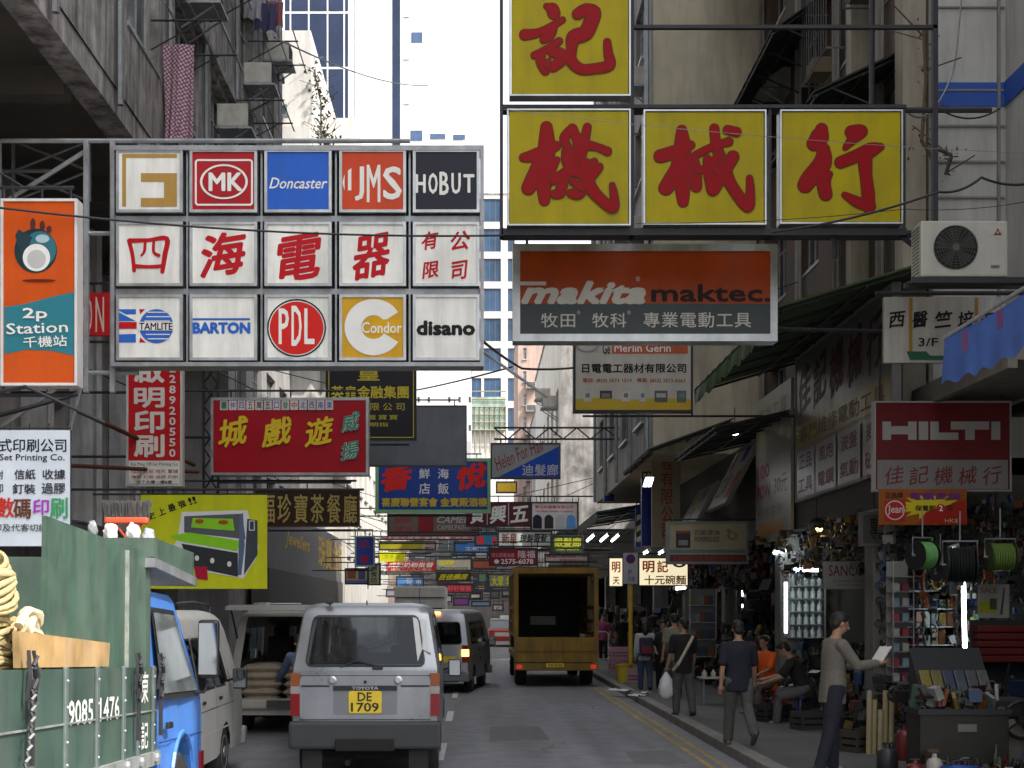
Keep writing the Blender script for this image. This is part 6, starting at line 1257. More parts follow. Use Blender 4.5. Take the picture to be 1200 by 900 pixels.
def person(label, loc, rz, h=1.68, lean=0, legs=((0, 0), (0, 0)), arms=((0, 8, 10), (0, 8, 10)), head=(0, 0), shirt=None, pants=None, shoe=None, sleeve='short', hip=None, vox=.011, longhair=False, cat='person', group=None):
    # faces local +y; x right. legs: (thigh forward deg, knee bend deg); arms: (forward, out, elbow bend[, inward])
    r = thing('person', label, cat, loc, rz, group); k = h / 1.7
    hp = Vector((0, 0, .88 * k)) if hip is None else Vector(hip)
    ln = R(lean); sp = Vector((0, math.sin(ln), math.cos(ln))); ch = hp + sp * .36 * k; nk = hp + sp * .56 * k; hd = nk + Vector((0, math.sin(ln + R(head[0])) * .13, math.cos(ln + R(head[0])) * .13)) * k + Vector((0, .015, .02))
    body = MB(); sh = MB(); tr_ = MB()
    Ms = Matrix.Rotation(-ln, 3, 'X')
    def torso(mb, e, lo=True):
        prof = [(-.13, .10, .08), (-.1, .15, .11), (0, .168, .118), (.1, .158, .112), (.2, .15, .106), (.3, .16, .11), (.38, .175, .112), (.45, .185, .1), (.5, .165, .08), (.54, .1, .062), (.565, .06, .052)]
        if e: prof = [(-.14, .165, .125), (-.08, .17, .122)] + prof[2:9] + [(.535, .12, .068), (.55, .075, .055)]
        n = 18; vs = []
        for t, rx, ry in prof:
            for q in range(n): a = 2 * math.pi * q / n; vs.append(hp + sp * t * k + Ms @ Vector(((rx * k + e) * math.cos(a), (ry * k + e) * math.sin(a), 0)))
        m_ = len(prof); mb.add(vs, [(i_ * n + q, i_ * n + (q + 1) % n, (i_ + 1) * n + (q + 1) % n, (i_ + 1) * n + q) for i_ in range(m_ - 1) for q in range(n)] + [tuple(range(n))[::-1], tuple(range((m_ - 1) * n, m_ * n))])
    torso(body, 0); limb(body, [nk - sp * .06, nk + (hd - nk) * .5], [.058 * k, .05 * k])
    # head
    Mh = Matrix.Rotation(R(head[1]), 3, 'Z') @ Matrix.Rotation(-ln - R(head[0]), 3, 'X'); H_ = lambda x, y, z: hd + Mh @ Vector((x, y, z)) * k
    ell(body, H_(0, -.01, .03), (.073 * k, .09 * k, .09 * k), Mh); ell(body, H_(0, .018, -.035), (.056 * k, .066 * k, .075 * k), Mh)
    limb(body, [H_(0, .085, .015), H_(0, .103, -.018)], [.009 * k, .014 * k], 8); ell(body, H_(0, .08, -.05), (.024 * k, .012 * k, .009 * k), Mh)
    for s_ in (-1, 1): ell(body, H_(s_ * .075, -.005, -.005), (.01 * k, .02 * k, .032 * k), Mh); ell(body, H_(s_ * .028, .078, .018), (.016, .008, .007), Mh)
    shd = hp + sp * .49 * k; wr = []
    for i, s_ in enumerate((-1, 1)):
        A = arms[i]; fw, out, el = A[:3]; inn = A[3] if len(A) > 3 else 0
        S0 = shd + Vector((s_ * .185 * k, 0, -.005)); d = Vector((s_ * math.sin(R(out)), math.sin(R(fw)) * math.cos(R(out)), -math.cos(R(fw)) * math.cos(R(out)))); E = S0 + d * .285 * k
        d2 = Vector((s_ * math.sin(R(out)) * .5 - s_ * math.sin(R(inn)), math.sin(R(fw + el)), -math.cos(R(fw + el)))).normalized(); Wp = E + d2 * .25 * k; wr.append((Wp, d2))
        limb(body, [S0, S0.lerp(E, .5), E, E.lerp(Wp, .35), Wp], [.05 * k, .045 * k, .036 * k, .038 * k, .026 * k])
        # hand: palm, four unequal curled fingers, thumb
        side = d2.cross(Vector((0, 0, 1)) if abs(d2.z) < .8 else Vector((0, 1, 0))).normalized(); nrm = d2.cross(side).normalized()
        if nrm.dot(Vector((-s_, 0, .2))) < 0: nrm = -nrm
        limb(body, [Wp, Wp + d2 * .05 * k], [.026 * k, .032 * k], 10); limb(body, [Wp + d2 * .05 * k - side * .014, Wp + d2 * .075 * k + side * .014], [.026 * k, .024 * k], 10)
        for q in range(4):
            b = Wp + d2 * .085 * k + side * (.027 - .018 * q) * k; l_ = (.03, .034, .033, .026)[q] * k; p1 = b + d2 * l_ + nrm * .006; p2 = p1 + (d2 * .75 + nrm * .65) * l_ * .8; p3 = p2 + (d2 * .35 + nrm * .9) * l_ * .6
            limb(body, [b, p1, p2, p3], [.0095 * k, .009 * k, .0085 * k, .0075 * k], 7)
        b = Wp + d2 * .03 * k + side * .03 * k; p1 = b + (side * .8 + d2 * .6 + nrm * .3) * .035 * k; limb(body, [b, p1, p1 + (d2 * .9 + nrm * .5) * .028 * k], [.012 * k, .0105 * k, .009 * k], 7)
        e = .014
        if sleeve == 'long': limb(sh, [S0, S0.lerp(E, .5), E, E.lerp(Wp, .4), Wp - d2 * .01], [.058 * k + e, .052 * k + e, .046 * k + e, .044 * k + e, .036 * k + e])
        else: limb(sh, [S0, S0.lerp(E, .5), S0.lerp(E, .8)], [.056 * k + e, .054 * k + e, .056 * k + e])
    shoes = MB()
    for i, s_ in enumerate((-1, 1)):
        th, kb = legs[i][:2]; sp_ = legs[i][2] if len(legs[i]) > 2 else 2; J = hp + Vector((s_ * .09 * k, 0, -.03)); d = Vector((s_ * math.sin(R(sp_)), math.sin(R(th)), -math.cos(R(th)))); Kn = J + d * .41 * k; a2 = th - kb; An = Kn + Vector((0, math.sin(R(a2)), -math.cos(R(a2)))) * .39 * k
        fd = Vector((0, math.cos(R(a2)), math.sin(R(a2)))) if kb > 45 and hip is None else Vector((0, 1, -.0)); fd = Vector((0, math.cos(R(a2 * .8)), math.sin(R(a2 * .8)))) if hip is None else Vector((0, 1, 0))
        limb(body, [J, J.lerp(Kn, .5), Kn, Kn.lerp(An, .3), An], [.082 * k, .07 * k, .052 * k, .054 * k, .036 * k]); limb(body, [An, An + fd * .1 + Vector((0, 0, -.035))], [.035 * k, .03 * k])
        e = .018; limb(tr_, [J + Vector((0, 0, .04)), J.lerp(Kn, .5), Kn, Kn.lerp(An, .4), An + (Kn - An).normalized() * .01], [.09 * k + e, .076 * k + e, .06 * k + e, .056 * k + e, .05 * k + e])
        up_ = fd.cross(Vector((1, 0, 0))); up_ = up_ if up_.z > 0 else -up_
        shoes = MB(); limb(shoes, [An - up_ * .035 - fd * .045, An - up_ * .05 + fd * .06, An - up_ * .055 + fd * .16], [.04 * k, .042 * k, .033 * k]); remesh(shoes, 'shoe', shoe or blackp, r, vox, sm=1)
    ell(tr_, hp + sp * .02, (.18 * k, .135 * k, .13 * k), Ms)
    torso(sh, .018)
    remesh(body, 'body', skin, r, vox * .8, sm=1); remesh(sh, 'shirt', shirt, r, vox, disp=.012); remesh(tr_, 'trousers', pants, r, vox, disp=.014)
    hm = MB(); ell(hm, H_(0, -.022, .047), (.083 * k, .094 * k, .09 * k), Mh); ell(hm, H_(0, -.055, -.01), (.07 * k, .055 * k, .07 * k), Mh); ell(hm, H_(0, .04, .1), (.05 * k, .035 * k, .025 * k), Mh)
    for s_ in (-1, 1): ell(hm, H_(s_ * .07, -.02, .03), (.012, .03, .04), Mh)
    if longhair: limb(hm, [H_(0, -.06, 0), H_(0, -.09, -.14), H_(0, -.08, -.22)], [.075, .07, .04])
    remesh(hm, 'hair', hairm, r, vox, sm=1, disp=.01)
    eyes = MB()
    for s_ in (-1, 1): ell(eyes, H_(s_ * .028, .0835, .018), (.012, .006, .005), Mh, 8, 5); limb(eyes, [H_(s_ * .014, .086, .04), H_(s_ * .044, .078, .04)], [.004, .003], 5)
    eyes.build('eyes', blackp, r)
    r['_w'] = 0; del r['_w']
    return r, hp, [Vector(w[0]) for w in wr], [Vector(w[1]) for w in wr], hd
def lp(r, v): return Matrix.LocRotScale(r.location, r.rotation_euler, None) @ Vector(v)
def ground(px, py): z = KY; Y = S * (EYE - z) / (py - HZ); return Vector(((px - CX) * Y / S, Y, z))
jeans = mat((.05, .08, .14), .85, 0, .3, 20); dkp = mat((.035, .037, .04), .9, 0, .3, 20); gyp = mat((.09, .09, .085), .9, 0, .3, 12)
sweater = mat((.15, .138, .118), .95, 0, .18, 25, bump=.2); navy = mat((.014, .016, .028), .9, 0, .3, 20); blk = mat((.012, .012, .014), .9, 0, .3, 20)
# reader in the grey sweater, seen in profile facing right
rp1, hp1, w1, d1, hd1 = person('man in a light grey sweater reading an open white paper on the pavement', (3.98, 16.2, KY), R(-82), 1.78, 3, ((6, 6), (-10, 6)), ((32, 6, 62, 22), (36, 6, 60, 22)), (16, 0), sweater, navy, sleeve='long', vox=.009)
c = (w1[0] + w1[1]) / 2 + Vector((0, .13, .1)); bk_ = MB(); n = 6
for s_ in (-1, 1):
    for t_ in range(4):
        vs = [c + Vector((s_ * .15 * i / n, -.02 * math.sin(i / n * 3) * 1 + .004 * t_, .0)) + Vector((0, .1, .055)) * j + Vector((0, -.004 * t_, .004 * t_)) for j in (-1, 1) for i in range(n + 1)]
        bk_.add(vs, [(i, i + 1, n + 2 + i, n + 1 + i) for i in range(n)])
o = bk_.build('open_book', mat((.8, .77, .74), .7, var=.03)); o.matrix_world = Matrix.LocRotScale(rp1.location, rp1.rotation_euler, None) @ Matrix.Translation(c) @ Matrix.Rotation(R(28), 4, 'X') @ Matrix.Translation(-c)
tag(o, 'open white booklet held up by the man in the grey sweater', 'book')
g1 = ground(866, 874)
person('man in a dark navy short sleeved shirt and grey trousers walking away along the pavement', (g1.x, g1.y, KY), R(4), 1.66, 3, ((16, 4), (-16, 34)), ((-8, 9, 12), (10, 9, 14)), (4, 0), navy, gyp, vox=.011, shoe=mat((.12, .09, .07), .7))
g2 = ground(801, 838)
rp2, hp2, w2, d2_, hd2 = person('man in black with a pale shoulder strap carrying a white plastic bag on the pavement', (g2.x, g2.y, KY), R(14), 1.66, 0, ((8, 4), (-8, 10)), ((4, 10, 20), (10, 9, 16)), (-2, 30), blk, gyp, vox=.012)
mb = MB(); 
m_ = MB().tube([(.12, -.14, hp2.z + .5), (.0, -.165, hp2.z + .3), (-.16, -.15, hp2.z + .02), (-.2, -.02, hp2.z - .08)], .028, 6).build('shoulder_strap', mat((.5, .44, .34), .8), None); m_.location = rp2.location; m_.rotation_euler = rp2.rotation_euler; tag(m_, 'pale strap slung across the back of the man in black', 'strap')
pbg = lp(rp2, w2[0] + Vector((-.02, 0, -.1)))
mb = MB(); vs = []; n = 16
for j, (z, rx) in enumerate(((0, .02), (-.06, .05), (-.14, .1), (-.26, .13), (-.38, .12), (-.44, .08), (-.46, .01))):
    for i in range(n): a = 2 * math.pi * i / n; vs.append((rx * (1 + .18 * math.sin(i * 2.4 + j)) * math.cos(a), rx * .6 * math.sin(a), z))
mb.add(vs, [(j * n + i, (j + 1) * n + i, (j + 1) * n + (i + 1) % n, j * n + (i + 1) % n) for j in range(6) for i in range(n)]); tag(mb.build('plastic_bag', mat((.7, .7, .72), .4, var=.15, scale=12), None, pbg, smooth=70), 'white plastic bag hanging from the hand of the man in black', 'bag')
g3 = ground(756, 808)
rp3, hp3, w3, d3, hd3 = person('woman in a pale top and blue jeans with a dark backpack walking away', (g3.x, g3.y, KY), R(0), 1.52, 0, ((8, 4), (-8, 14)), ((0, 8, 12), (6, 8, 12)), (0, 0), mat((.38, .4, .42), .9), jeans, sleeve='long', vox=.014, longhair=True)
m_ = MB().bev(-.15, -.3, hp3.z - .02, .15, -.12, hp3.z + .4, .05).build('backpack', mat((.03, .03, .05), .8), None, rp3.location, rot=rp3.rotation_euler); tag(m_, 'dark backpack with a red pocket on the woman in jeans', 'backpack'); MB().bev(-.11, -.33, hp3.z + .04, .11, -.301, hp3.z + .2, .01).build('pocket', mat((.2, .02, .03), .8), m_)
g4 = ground(777, 808); person('person in all black standing between the backpack woman and the man with the bag', (g4.x, g4.y, KY), R(170), 1.55, 0, ((0, 0), (0, 4)), ((14, 8, 40, 20), (14, 8, 40, 20)), (8, 10), blk, blk, vox=.016)
person('man in a beige shirt half hidden behind the man with the white bag', (g2.x + .55, g2.y + 5.2, KY), R(20), 1.72, 0, ((0, 0), (0, 0)), ((0, 8, 10), (0, 8, 10)), (0, 0), mat((.2, .2, .14), .9), dkp, vox=.02)
person('person in a magenta top far down the pavement beside the lorry', (P(707, 0, 52).x, 52, KY), R(170), 1.62, 0, ((4, 2), (-4, 6)), ((0, 8, 30), (0, 8, 30)), (0, 0), mat((.3, .05, .16), .9), blk, vox=.022)
person('person in dark clothes far down the pavement beyond the parking sign post', (P(729, 0, 50).x, 50, KY), R(10), 1.66, 0, ((4, 2), (-4, 6)), ((0, 8, 10), (0, 8, 10)), (0, 0), blk, dkp, vox=.022)
# seated pair on stools
def stool(loc, c, l):
    r = thing('stool', l, 'stool', loc); MB().lathe([(0, .40), (.15, .40), (.17, .42), (.17, .44), (.15, .455), (0, .46)], 18).build('seat', mat(c, .5), r, smooth=50)
    for a in range(45, 360, 90): MB().tube([(.11 * math.cos(R(a)), .11 * math.sin(R(a)), .4), (.17 * math.cos(R(a)), .17 * math.sin(R(a)), 0)], .017, 6).build('leg', mat(c, .5), r)
    return r
sA = Vector((5.15, 25.6, KY)); sB = Vector((5.25, 23.2, KY))
stool(sA, (.3, .03, .03), 'round stool under the man in the orange shirt'); stool(sB, (.05, .1, .25), 'round stool under the seated man in black')
person('seated man in a bright orange shirt looking down the pavement', sA, R(125), 1.68, 8, ((82, 84, 8), (78, 80, 8)), ((30, 8, 40, 10), (34, 8, 40, 14)), (4, 20), mat((.75, .11, .012), .85), mat((.12, .11, .09), .9), hip=(0, 0, .54), vox=.012)
person('seated man in black shirt and grey trousers with his back turned, leaning on his knees', sB, R(80), 1.7, 24, ((78, 72, 8), (84, 80, 8)), ((34, 8, 36, 10), (36, 8, 40, 10)), (16, 0), blk, mat((.1, .1, .1), .9), hip=(0, 0, .54), vox=.012)
g5 = Vector((-2.42, 20.8, 0)); person('person in a blue grey jacket and jeans behind the silver van, unloading sacks', (g5.x, g5.y, 0), R(25), 1.66, 30, ((14, 10), (-14, 20)), ((40, 8, 20), (44, 8, 20)), (10, 0), mat((.09, .12, .2), .85), jeans, sleeve='long', vox=.013)

# ------------------------------------------------------------ pavement clutter
def tubs(loc, c, l, r=.2, h=.42, cat='bin'):
    o = thing('rubbish_tub', l, cat, loc); MB().lathe([(0, .0), (r * .8, 0), (r, h - .03), (r * 1.08, h - .03), (r * 1.08, h), (r * .94, h), (r * .76, .04), (0, .04)], 18).build('tub', mat(c, .5), o, smooth=40)
    mb = MB(); mb.tube([(r * math.cos(R(a)), 0, h - .05 + .12 * math.sin(R(a))) for a in range(0, 181, 20)], .008, 4); mb.build('handle', dsteel, o); return o
def crate(loc, rz, c, l, w=.5, d=.36, h=.28, cat='crate', group=None):
    o = thing('crate', l, cat, loc, rz, group); mb = MB(); mb.box(-w / 2, -d / 2, 0, w / 2, d / 2, .02)
    for z0, z1 in ((.02, .07), (.1, .16), (.19, h)):
        for y in (-d / 2, d / 2 - .015): mb.box(-w / 2, y, z0, w / 2, y + .015, z1)
        for x in (-w / 2, w / 2 - .015): mb.box(x, -d / 2 + .015, z0, x + .015, d / 2 - .015, z1)
    for x in (-w / 2, w / 2 - .03):
        for y in (-d / 2 - .003, d / 2 - .027): mb.box(x - .002, y, .0, x + .032, y + .03, h - .002)
    mb.build('slatted_body', mat(c, .5), o); MB().bev(-w / 2 + .03, -d / 2 + .03, .021, w / 2 - .03, d / 2 - .03, h * .8, .03).build('contents', mat(tuple(x * .5 for x in c), .8, var=.5, scale=20), o); return o
gA = ground(727, 786); crate(gA, .1, (.45, .22, .3), 'pink crate stacked on another beside the yellow post, the lower one', .62, .5, .36); crate(gA + Vector((0, 0, .362)), .05, (.5, .26, .33), 'pink crate beside the yellow post, the upper of two', .62, .5, .34)
tubs(ground(731, 800), (.55, .42, .03), 'yellow round rubbish tub at the foot of the yellow post', .2, .46)
crate(ground(743, 800), .05, (.4, .24, .28), 'pale pink crate just right of the yellow post', .4, .36, .36)
def litter(px, py, l, s_):
    p = ground(px, py); mb = MB(); rnd = random.Random(int(px)); n = 8; vs = []
    for j in range(n + 1):
        for i in range(n + 1): vs.append(((i / n - .5) * s_[0], (j / n - .5) * s_[1], .01 + rnd.random() * .05 * (1 if 0 < i < n else .3)))
    tag(mb.add(vs, [(j * (n + 1) + i, j * (n + 1) + i + 1, (j + 1) * (n + 1) + i + 1, (j + 1) * (n + 1) + i) for j in range(n) for i in range(n)]).build('waste_paper', mat((.6, .6, .58), .8), None, p, rot=(0, 0, rnd.random()), smooth=20), l, 'litter')
litter(728, 810, 'flat sheet of white paper lying on the kerb beside the yellow post', (.3, .6)); litter(748, 816, 'crumpled white paper on the pavement behind the man with the white bag', (.3, .35)); litter(757, 813, 'small scrap of white paper on the pavement right of the crumpled one', (.16, .2))
tr2 = thing('hand_trolley', 'white hand trolley frame standing on the pavement beside the yellow lorry', 'trolley', ground(706, 776)); mb = MB(); mb.tube([(-.2, 0, .1), (-.2, 0, .98), (-.12, 0, 1.05), (.12, 0, 1.05), (.2, 0, .98), (.2, 0, .1)], .02); mb.build('frame', mat((.55, .57, .58), .4), tr2); mb = MB(); mb.box(-.22, -.3, .1, .22, .0, .13); mb.build('toe_plate', steel, tr2)
for x in (-.2, .2): MB().lathe([(0, -.02), (.09, -.02), (.1, 0), (.09, .02), (0, .02)], 14, Matrix.Translation((x * 1.15, .05, .1)) @ Matrix.Rotation(R(90), 4, 'Y')).build('wheel', rubber, tr2)

# ------------------------------------------------------------ shop goods
def tube_lamp(label, a, b, r=.022, e=10, c=(.85, .95, 1)):
    a = Vector(a); b = Vector(b); o = thing('tube_lamp', label, 'lamp', a); d = b - a; MB().tube([(0, 0, 0), d], r, 8).build('tube', mat(c, .4, var=0, emit=e), o)
    n = d.normalized(); mb = MB(); off = Vector((0, .05, 0)) if abs(n.z) > .5 else Vector((0, 0, .05)); mb.tube([off - n * .02, d + off + n * .02], .024, 5); mb.tube([-n * .03, n * .04], r * 1.25, 8); mb.tube([d - n * .04, d + n * .03], r * 1.25, 8); mb.build('fitting', mat((.5, .5, .48), .5), o); return o
tube_lamp('upright fluorescent tube at the left edge of the lit rack of bottles', P(921, 744, 27.2), P(921, 680, 27.2), .028, 9)
tube_lamp('short level fluorescent tube over the lit rack of bottles', P(927, 668, 27.3), P(961, 668, 27.3), .03, 9)
tube_lamp('slanting fluorescent tube above and left of the bottle rack', P(907, 648, 28.5), P(929, 643, 27.5), .03, 8)
tube_lamp('upright fluorescent tube in the nearest shop behind the bagged goods', P(1131, 770, 21), P(1129, 679, 21), .03, 9)
tube_lamp('level tube glimpsed under the noodle shop sign', P(790, 690, 39), P(805, 688, 39), .04, 6); tube_lamp('thin upright tube deep in the middle shop', P(870, 714, 33.5), P(870, 690, 33.5), .015, 3)
tube_lamp('tube high in the shop left of the green reel', P(1113, 645.5, 20.4), P(1122, 643, 20.4), .018, 8)
for i, x in enumerate((688, 704, 717)): tube_lamp(('left', 'middle', 'right')[i] + ' one of three short slanting tubes under the far small canopy', P(x, 634, 47), P(x + 9, 626, 46), .035, 6)
for i, x in enumerate((754, 772)): tube_lamp(('left', 'right')[i] + ' of two small tubes above the lit noodle sign', P(x, 649, 39.5), P(x + 7, 645, 39.2), .035, 6)
fl_ = thing('flood_lamp', 'square white floodlight under the dark metal sheet canopy', 'lamp', P(754, 570, 33)); MB().prism([(0, 0), (.17, 0), (.23, .2), (.06, .2)], -.03, .03).build('lens', mat((.9, .95, 1), .4, var=0, emit=10), fl_); MB().prism([(-.02, -.02), (.19, -.02), (.25, .22), (.04, .22)], .031, .09).build('housing', dsteel, fl_)
def bulb(label, p, r, e, c):
    o = thing('bulb_lamp', label, 'lamp', p); mb = MB(); ell(mb, (0, 0, 0), (r * 1.3, r, r)); mb.build('bulb', mat(c, .4, var=0, emit=e), o, smooth=60); MB().lathe([(0, r * .8), (r * 2, r * .7), (r * 1.2, r * 1.6), (r * .5, r * 2), (0, r * 2)], 14).build('shade', dsteel, o); MB().tube([(0, 0, r * 2), (0, 0, .5)], .008, 4).build('cord', blackp, o); return o
bulb('oval yellow white lamp shining under the green awning', P(861, 506, 30), .075, 7, (1, .95, .6)); bulb('orange yellow lamp glowing below the pale price board', P(957, 618, 25), .085, 12, (1, .62, .15))
# party wall racks (frontal, on the far wall of each open shop)
rnd = random.Random(21)
rackm = mat((.16, .17, .18), .5, .4, .2, 5)
def rack_(label, px0, py0, px1, py1, Y, rows, m=rackm):
    a = P(px0, py1, Y); c = P(px1, py0, Y); w, h = c.x - a.x, c.z - a.z; o = thing('display_rack', label, 'rack', a); MB().box(0, .2, 0, w, .23, h).build('back_panel', m, o); rr_ = []
    for j in range(rows): z = h * j / rows; MB().box(0, 0, z, w, .199, z + .02).build('shelf', steel, o); rr_.append(a.z + z + .021)
    for x in (0, w - .03): MB().box(x, -.001, .021, x + .03, .03, h).build('upright', steel, o)
    return o, a.x, w, rr_, h / rows
def bottle_me(r, h, name='bottle', m=None): return MB().lathe([(0, 0), (r, 0), (r, h * .55), (r * .9, h * .65), (r * .4, h * .78), (r * .38, h * .92), (r * .45, h * .93), (r * .45, h), (0, h)], 9).mesh(name, m or mat((.45, .5, .5), .3), 50)
o, x0, w, zs, dz = rack_('tall lit rack of grey spray bottles between the tubes at the shop front', 924, 672, 968, 748, 27.9, 5, mat((.3, .33, .34), .5, .3, .2, 4))
bm_ = bottle_me(.05, .2)
for j, z in enumerate(zs):
    for i in range(5): tag(ob('bottle', bm_, None, (x0 + .1 + i * (w - .2) / 4, 28.0, z)), 'grey bottle on the lit rack, ' + NTH[j] + ' shelf from the bottom, ' + NTH[i] + ' from the left', 'bottle', 'bottles on the lit rack')
o, x0, w, zs, dz = rack_('rack of hardware packets on the dark wall behind the man in the grey sweater', 1052, 672, 1122, 778, 21.4, 5)
cols_ = [(.16, .045, .012), (.2, .14, .03), (.03, .05, .12), (.2, .2, .19), (.22, .07, .015), (.04, .04, .04), (.12, .16, .17), (.015, .05, .035)]
pk_ = {}
def packet(c, w_=.1, h_=.2):
    k_ = (c, w_, h_)
    if k_ not in pk_: pk_[k_] = MB().bev(-w_ / 2, -.02, 0, w_ / 2, .02, h_, .008).mesh('packet', mat(c, .4, var=.4, scale=20))
    return pk_[k_]
cn = ['dark orange', 'mustard', 'navy', 'grey', 'orange', 'black', 'pale blue', 'dark green']
for j, z in enumerate(zs):
    for i in range(7):
        ci = (i * 3 + j * 5) % 8; _p = ob('packet', packet(cols_[ci], .1, rnd.choice((.13, .16, .2, .22))), None, (x0 + .08 + i * (w - .14) / 6.3, 21.45 + rnd.uniform(-.03, .02), z), (0, 0, rnd.uniform(-.3, .3))); tag(_p, cn[ci] + ' packet on the near rack, ' + NTH[j] + ' shelf up, ' + NTH[i] + ' from the left', 'packet', cn[ci] + ' packets on the rack beside the upright tube')
for (px0, py0, px1, py1, Y, l) in ((808, 690, 840, 770, 33.9, 'dim shelf of goods in the shop behind the navy shirted man'), (862, 690, 905, 740, 33.8, 'dim shelf of pale boxes behind the man in orange')):
    o, x0, w, zs, dz = rack_(l, px0, py0, px1, py1, Y, 4)
    for j, z in enumerate(zs):
        for i in range(5): ci = (i * 5 + j * 3) % 8; tag(ob('carton', packet(cols_[ci], .12, .22), None, (x0 + .1 + i * (w - .2) / 4.4, Y + .08, z)), cn[ci] + ' carton, ' + NTH[j] + ' shelf up, ' + NTH[i] + ' from the left, behind ' + l.split('behind ')[1], 'carton', cn[ci] + ' cartons on the ' + l)
# hanging goods under the near lintel: hose reels
def reel(label, p, r, w, c, rz, core=None):
    o = thing('hose_reel', label, 'hose reel', p, rz); Mx = Matrix.Rotation(R(90), 4, 'Y')
    pr2 = [(r * .35, -w / 2)]
    n = 9
    for i in range(n): z0 = -w / 2 + w * i / n; pr2 += [(r * .86, z0), (r * .93, z0 + w / n * .5)]
    pr2 += [(r * .86, w / 2), (r * .35, w / 2)]
    MB().lathe(pr2, 26, Mx).build('coiled_hose', mat(c, .45, var=.2, scale=14), o, smooth=50)
    for sx in (-1, 1): MB().lathe([(r * .12, 0), (r, 0), (r, .015), (r * .12, .015)], 26, Matrix.Translation((sx * (w / 2 + .01), 0, 0)) @ Mx).build('flange', core or blackp, o)
    mb = MB(); mb.tube([(-w / 2 - .05, 0, 0), (w / 2 + .05, 0, 0)], .02); mb.tube([(-w / 2 - .05, 0, 0), (-w / 2 - .05, 0, r * 1.2), (w / 2 + .05, 0, r * 1.2), (w / 2 + .05, 0, 0)], .014); mb.tube([(0, 0, r * 1.2), (0, 0, r * 1.2 + .4)], .01); mb.build('cradle', steel, o); return o
reel('light green hose reel hanging at the near shop front', P(1081, 651, 19.6), .2, .24, (.13, .4, .1), R(25)); reel('big black cable reel with a silver cradle hanging beside the light green one', P(1125, 662, 19.2), .26, .34, (.015, .02, .02), R(-10)); reel('dull green hose reel hanging furthest right', P(1172, 653, 19), .2, .3, (.12, .2, .03), R(0), mat((.05, .06, .02), .6))
reel('small dark reel hanging between the green reel and the black one', P(1102, 672, 20), .12, .14, (.03, .03, .03), R(40))
tp_ = thing('price_poster', 'pale poster with a yellow block and a drawing on the near shop wall', 'poster', P(1146, 724, 19.5)); MB().box(0, 0, 0, .42, .01, .45).build('sheet', mat((.3, .3, .28), .6), tp_); s = Sign(tp_, .42, .45, None); s.r((.05, .5, .6, .85), (.3, .34, .03), 'picture'); s.r((.38, .42, .6, .75), (.05, .08, .03), 'picture'); s.poly([(.7, .9), (.82, .1), (.86, .1), (.78, .9)], (.05, .05, .04)); s.t('SALE', (.08, .1, .6, .25), (.2, .05, .02))
# red tool trays
ts = thing('tool_tray_rack', 'wide rack of dark red tool trays at the right edge of the near shop', 'rack', P(1146, 776, 19.3)); 
for j in range(5): MB().bev(0, 0, .1 * j, .85, .22, .1 * j + .085, .01).build('tray', mat((.12, .008, .008), .5), ts)
MB().box(-.02, .221, -.6, .87, .24, .56).build('back_panel', dsteel, ts)
for x in (0, .83): MB().box(x, .03, -.75, x + .02, .2, -.001).build('leg', dsteel, ts)
# bins, boxes and machines on the pavement bottom right
bx = ground(1118, 1000)
def at(px, Y, z=KY): return Vector(((px - CX) * Y / S, Y, z))
b_ = thing('metal_bin', 'square dented metal bin heaped with tools in front of the near shop', 'bin', at(1078, 15.4)); MB().bev(0, 0, 0, .95, .5, .72, .02).build('body', mat((.03, .029, .026), .6, .3, .5, 4, .5), b_); mb = MB(); mb.box(-.02, -.02, .7, .97, .0, .76); mb.box(-.02, .5, .7, .97, .52, .76); mb.box(-.02, 0, .7, 0, .5, .76); mb.box(.95, 0, .7, .97, .5, .76); mb.build('rim', dsteel, b_); MB().box(.4, -.012, .52, .6, -.001, .6).build('label_plate', mat((.15, .15, .13), .6), b_)
rnd = random.Random(11)
for i in range(10):
    ci = rnd.randrange(8); p = at(1078, 15.4, KY + .72) + Vector((.08 + .088 * i, rnd.uniform(.08, .42), rnd.uniform(0, .1)))
    o = ob('boxed_tool', packet(cols_[ci], .14, .2), None, p, (rnd.uniform(-.5, .5), rnd.uniform(-.5, .5), rnd.uniform(0, 3))); tag(o, cn[ci] + ' box heaped in the square metal bin, ' + NTH[i] + ' from the left', 'box', cn[ci] + ' boxes heaped in the metal bin')
bd = thing('bag_display', 'slanted stand of yellow and blue bagged goods behind the metal bin', 'stand', at(1080, 17.2, KY)); MB().prismx([(0, .8), (.5, 1.35), (.5, .0), (0, 0)], 0, .85).build('stand', mat((.02, .022, .026), .7), bd)
for i in range(6):
    o = MB().bev(0, 0, 0, .125, .03, .32, .012).build('bag', mat([(.2, .16, .02), (.15, .13, .03), (.03, .05, .1), (.06, .075, .1), (.07, .08, .1), (.1, .1, .1)][i], .4, var=.4, scale=14), bd, (.02 + i * .138, -.02, .85), rot=(R(-40), 0, 0))
gen = thing('portable_compressor', 'small machine with a black spoked wheel and a pale tank at the right picture edge', 'machine', at(1150, 15.8)); Mx = Matrix.Rotation(R(90), 4, 'X')
MB().bev(-.1, .0, .1, .55, .45, .62, .05).build('tank', mat((.24, .23, .2), .5, .2, .3, 5, .4), gen); mb = MB(); mb.tube([(.42 + .2 * math.cos(R(a)), -.06, .62 + .2 * math.sin(R(a))) for a in range(0, 361, 20)], .022, 6)
for a in range(0, 360, 72): mb.tube([(.42, -.06, .62), (.42 + .2 * math.cos(R(a)), -.06, .62 + .2 * math.sin(R(a)))], .012, 5)
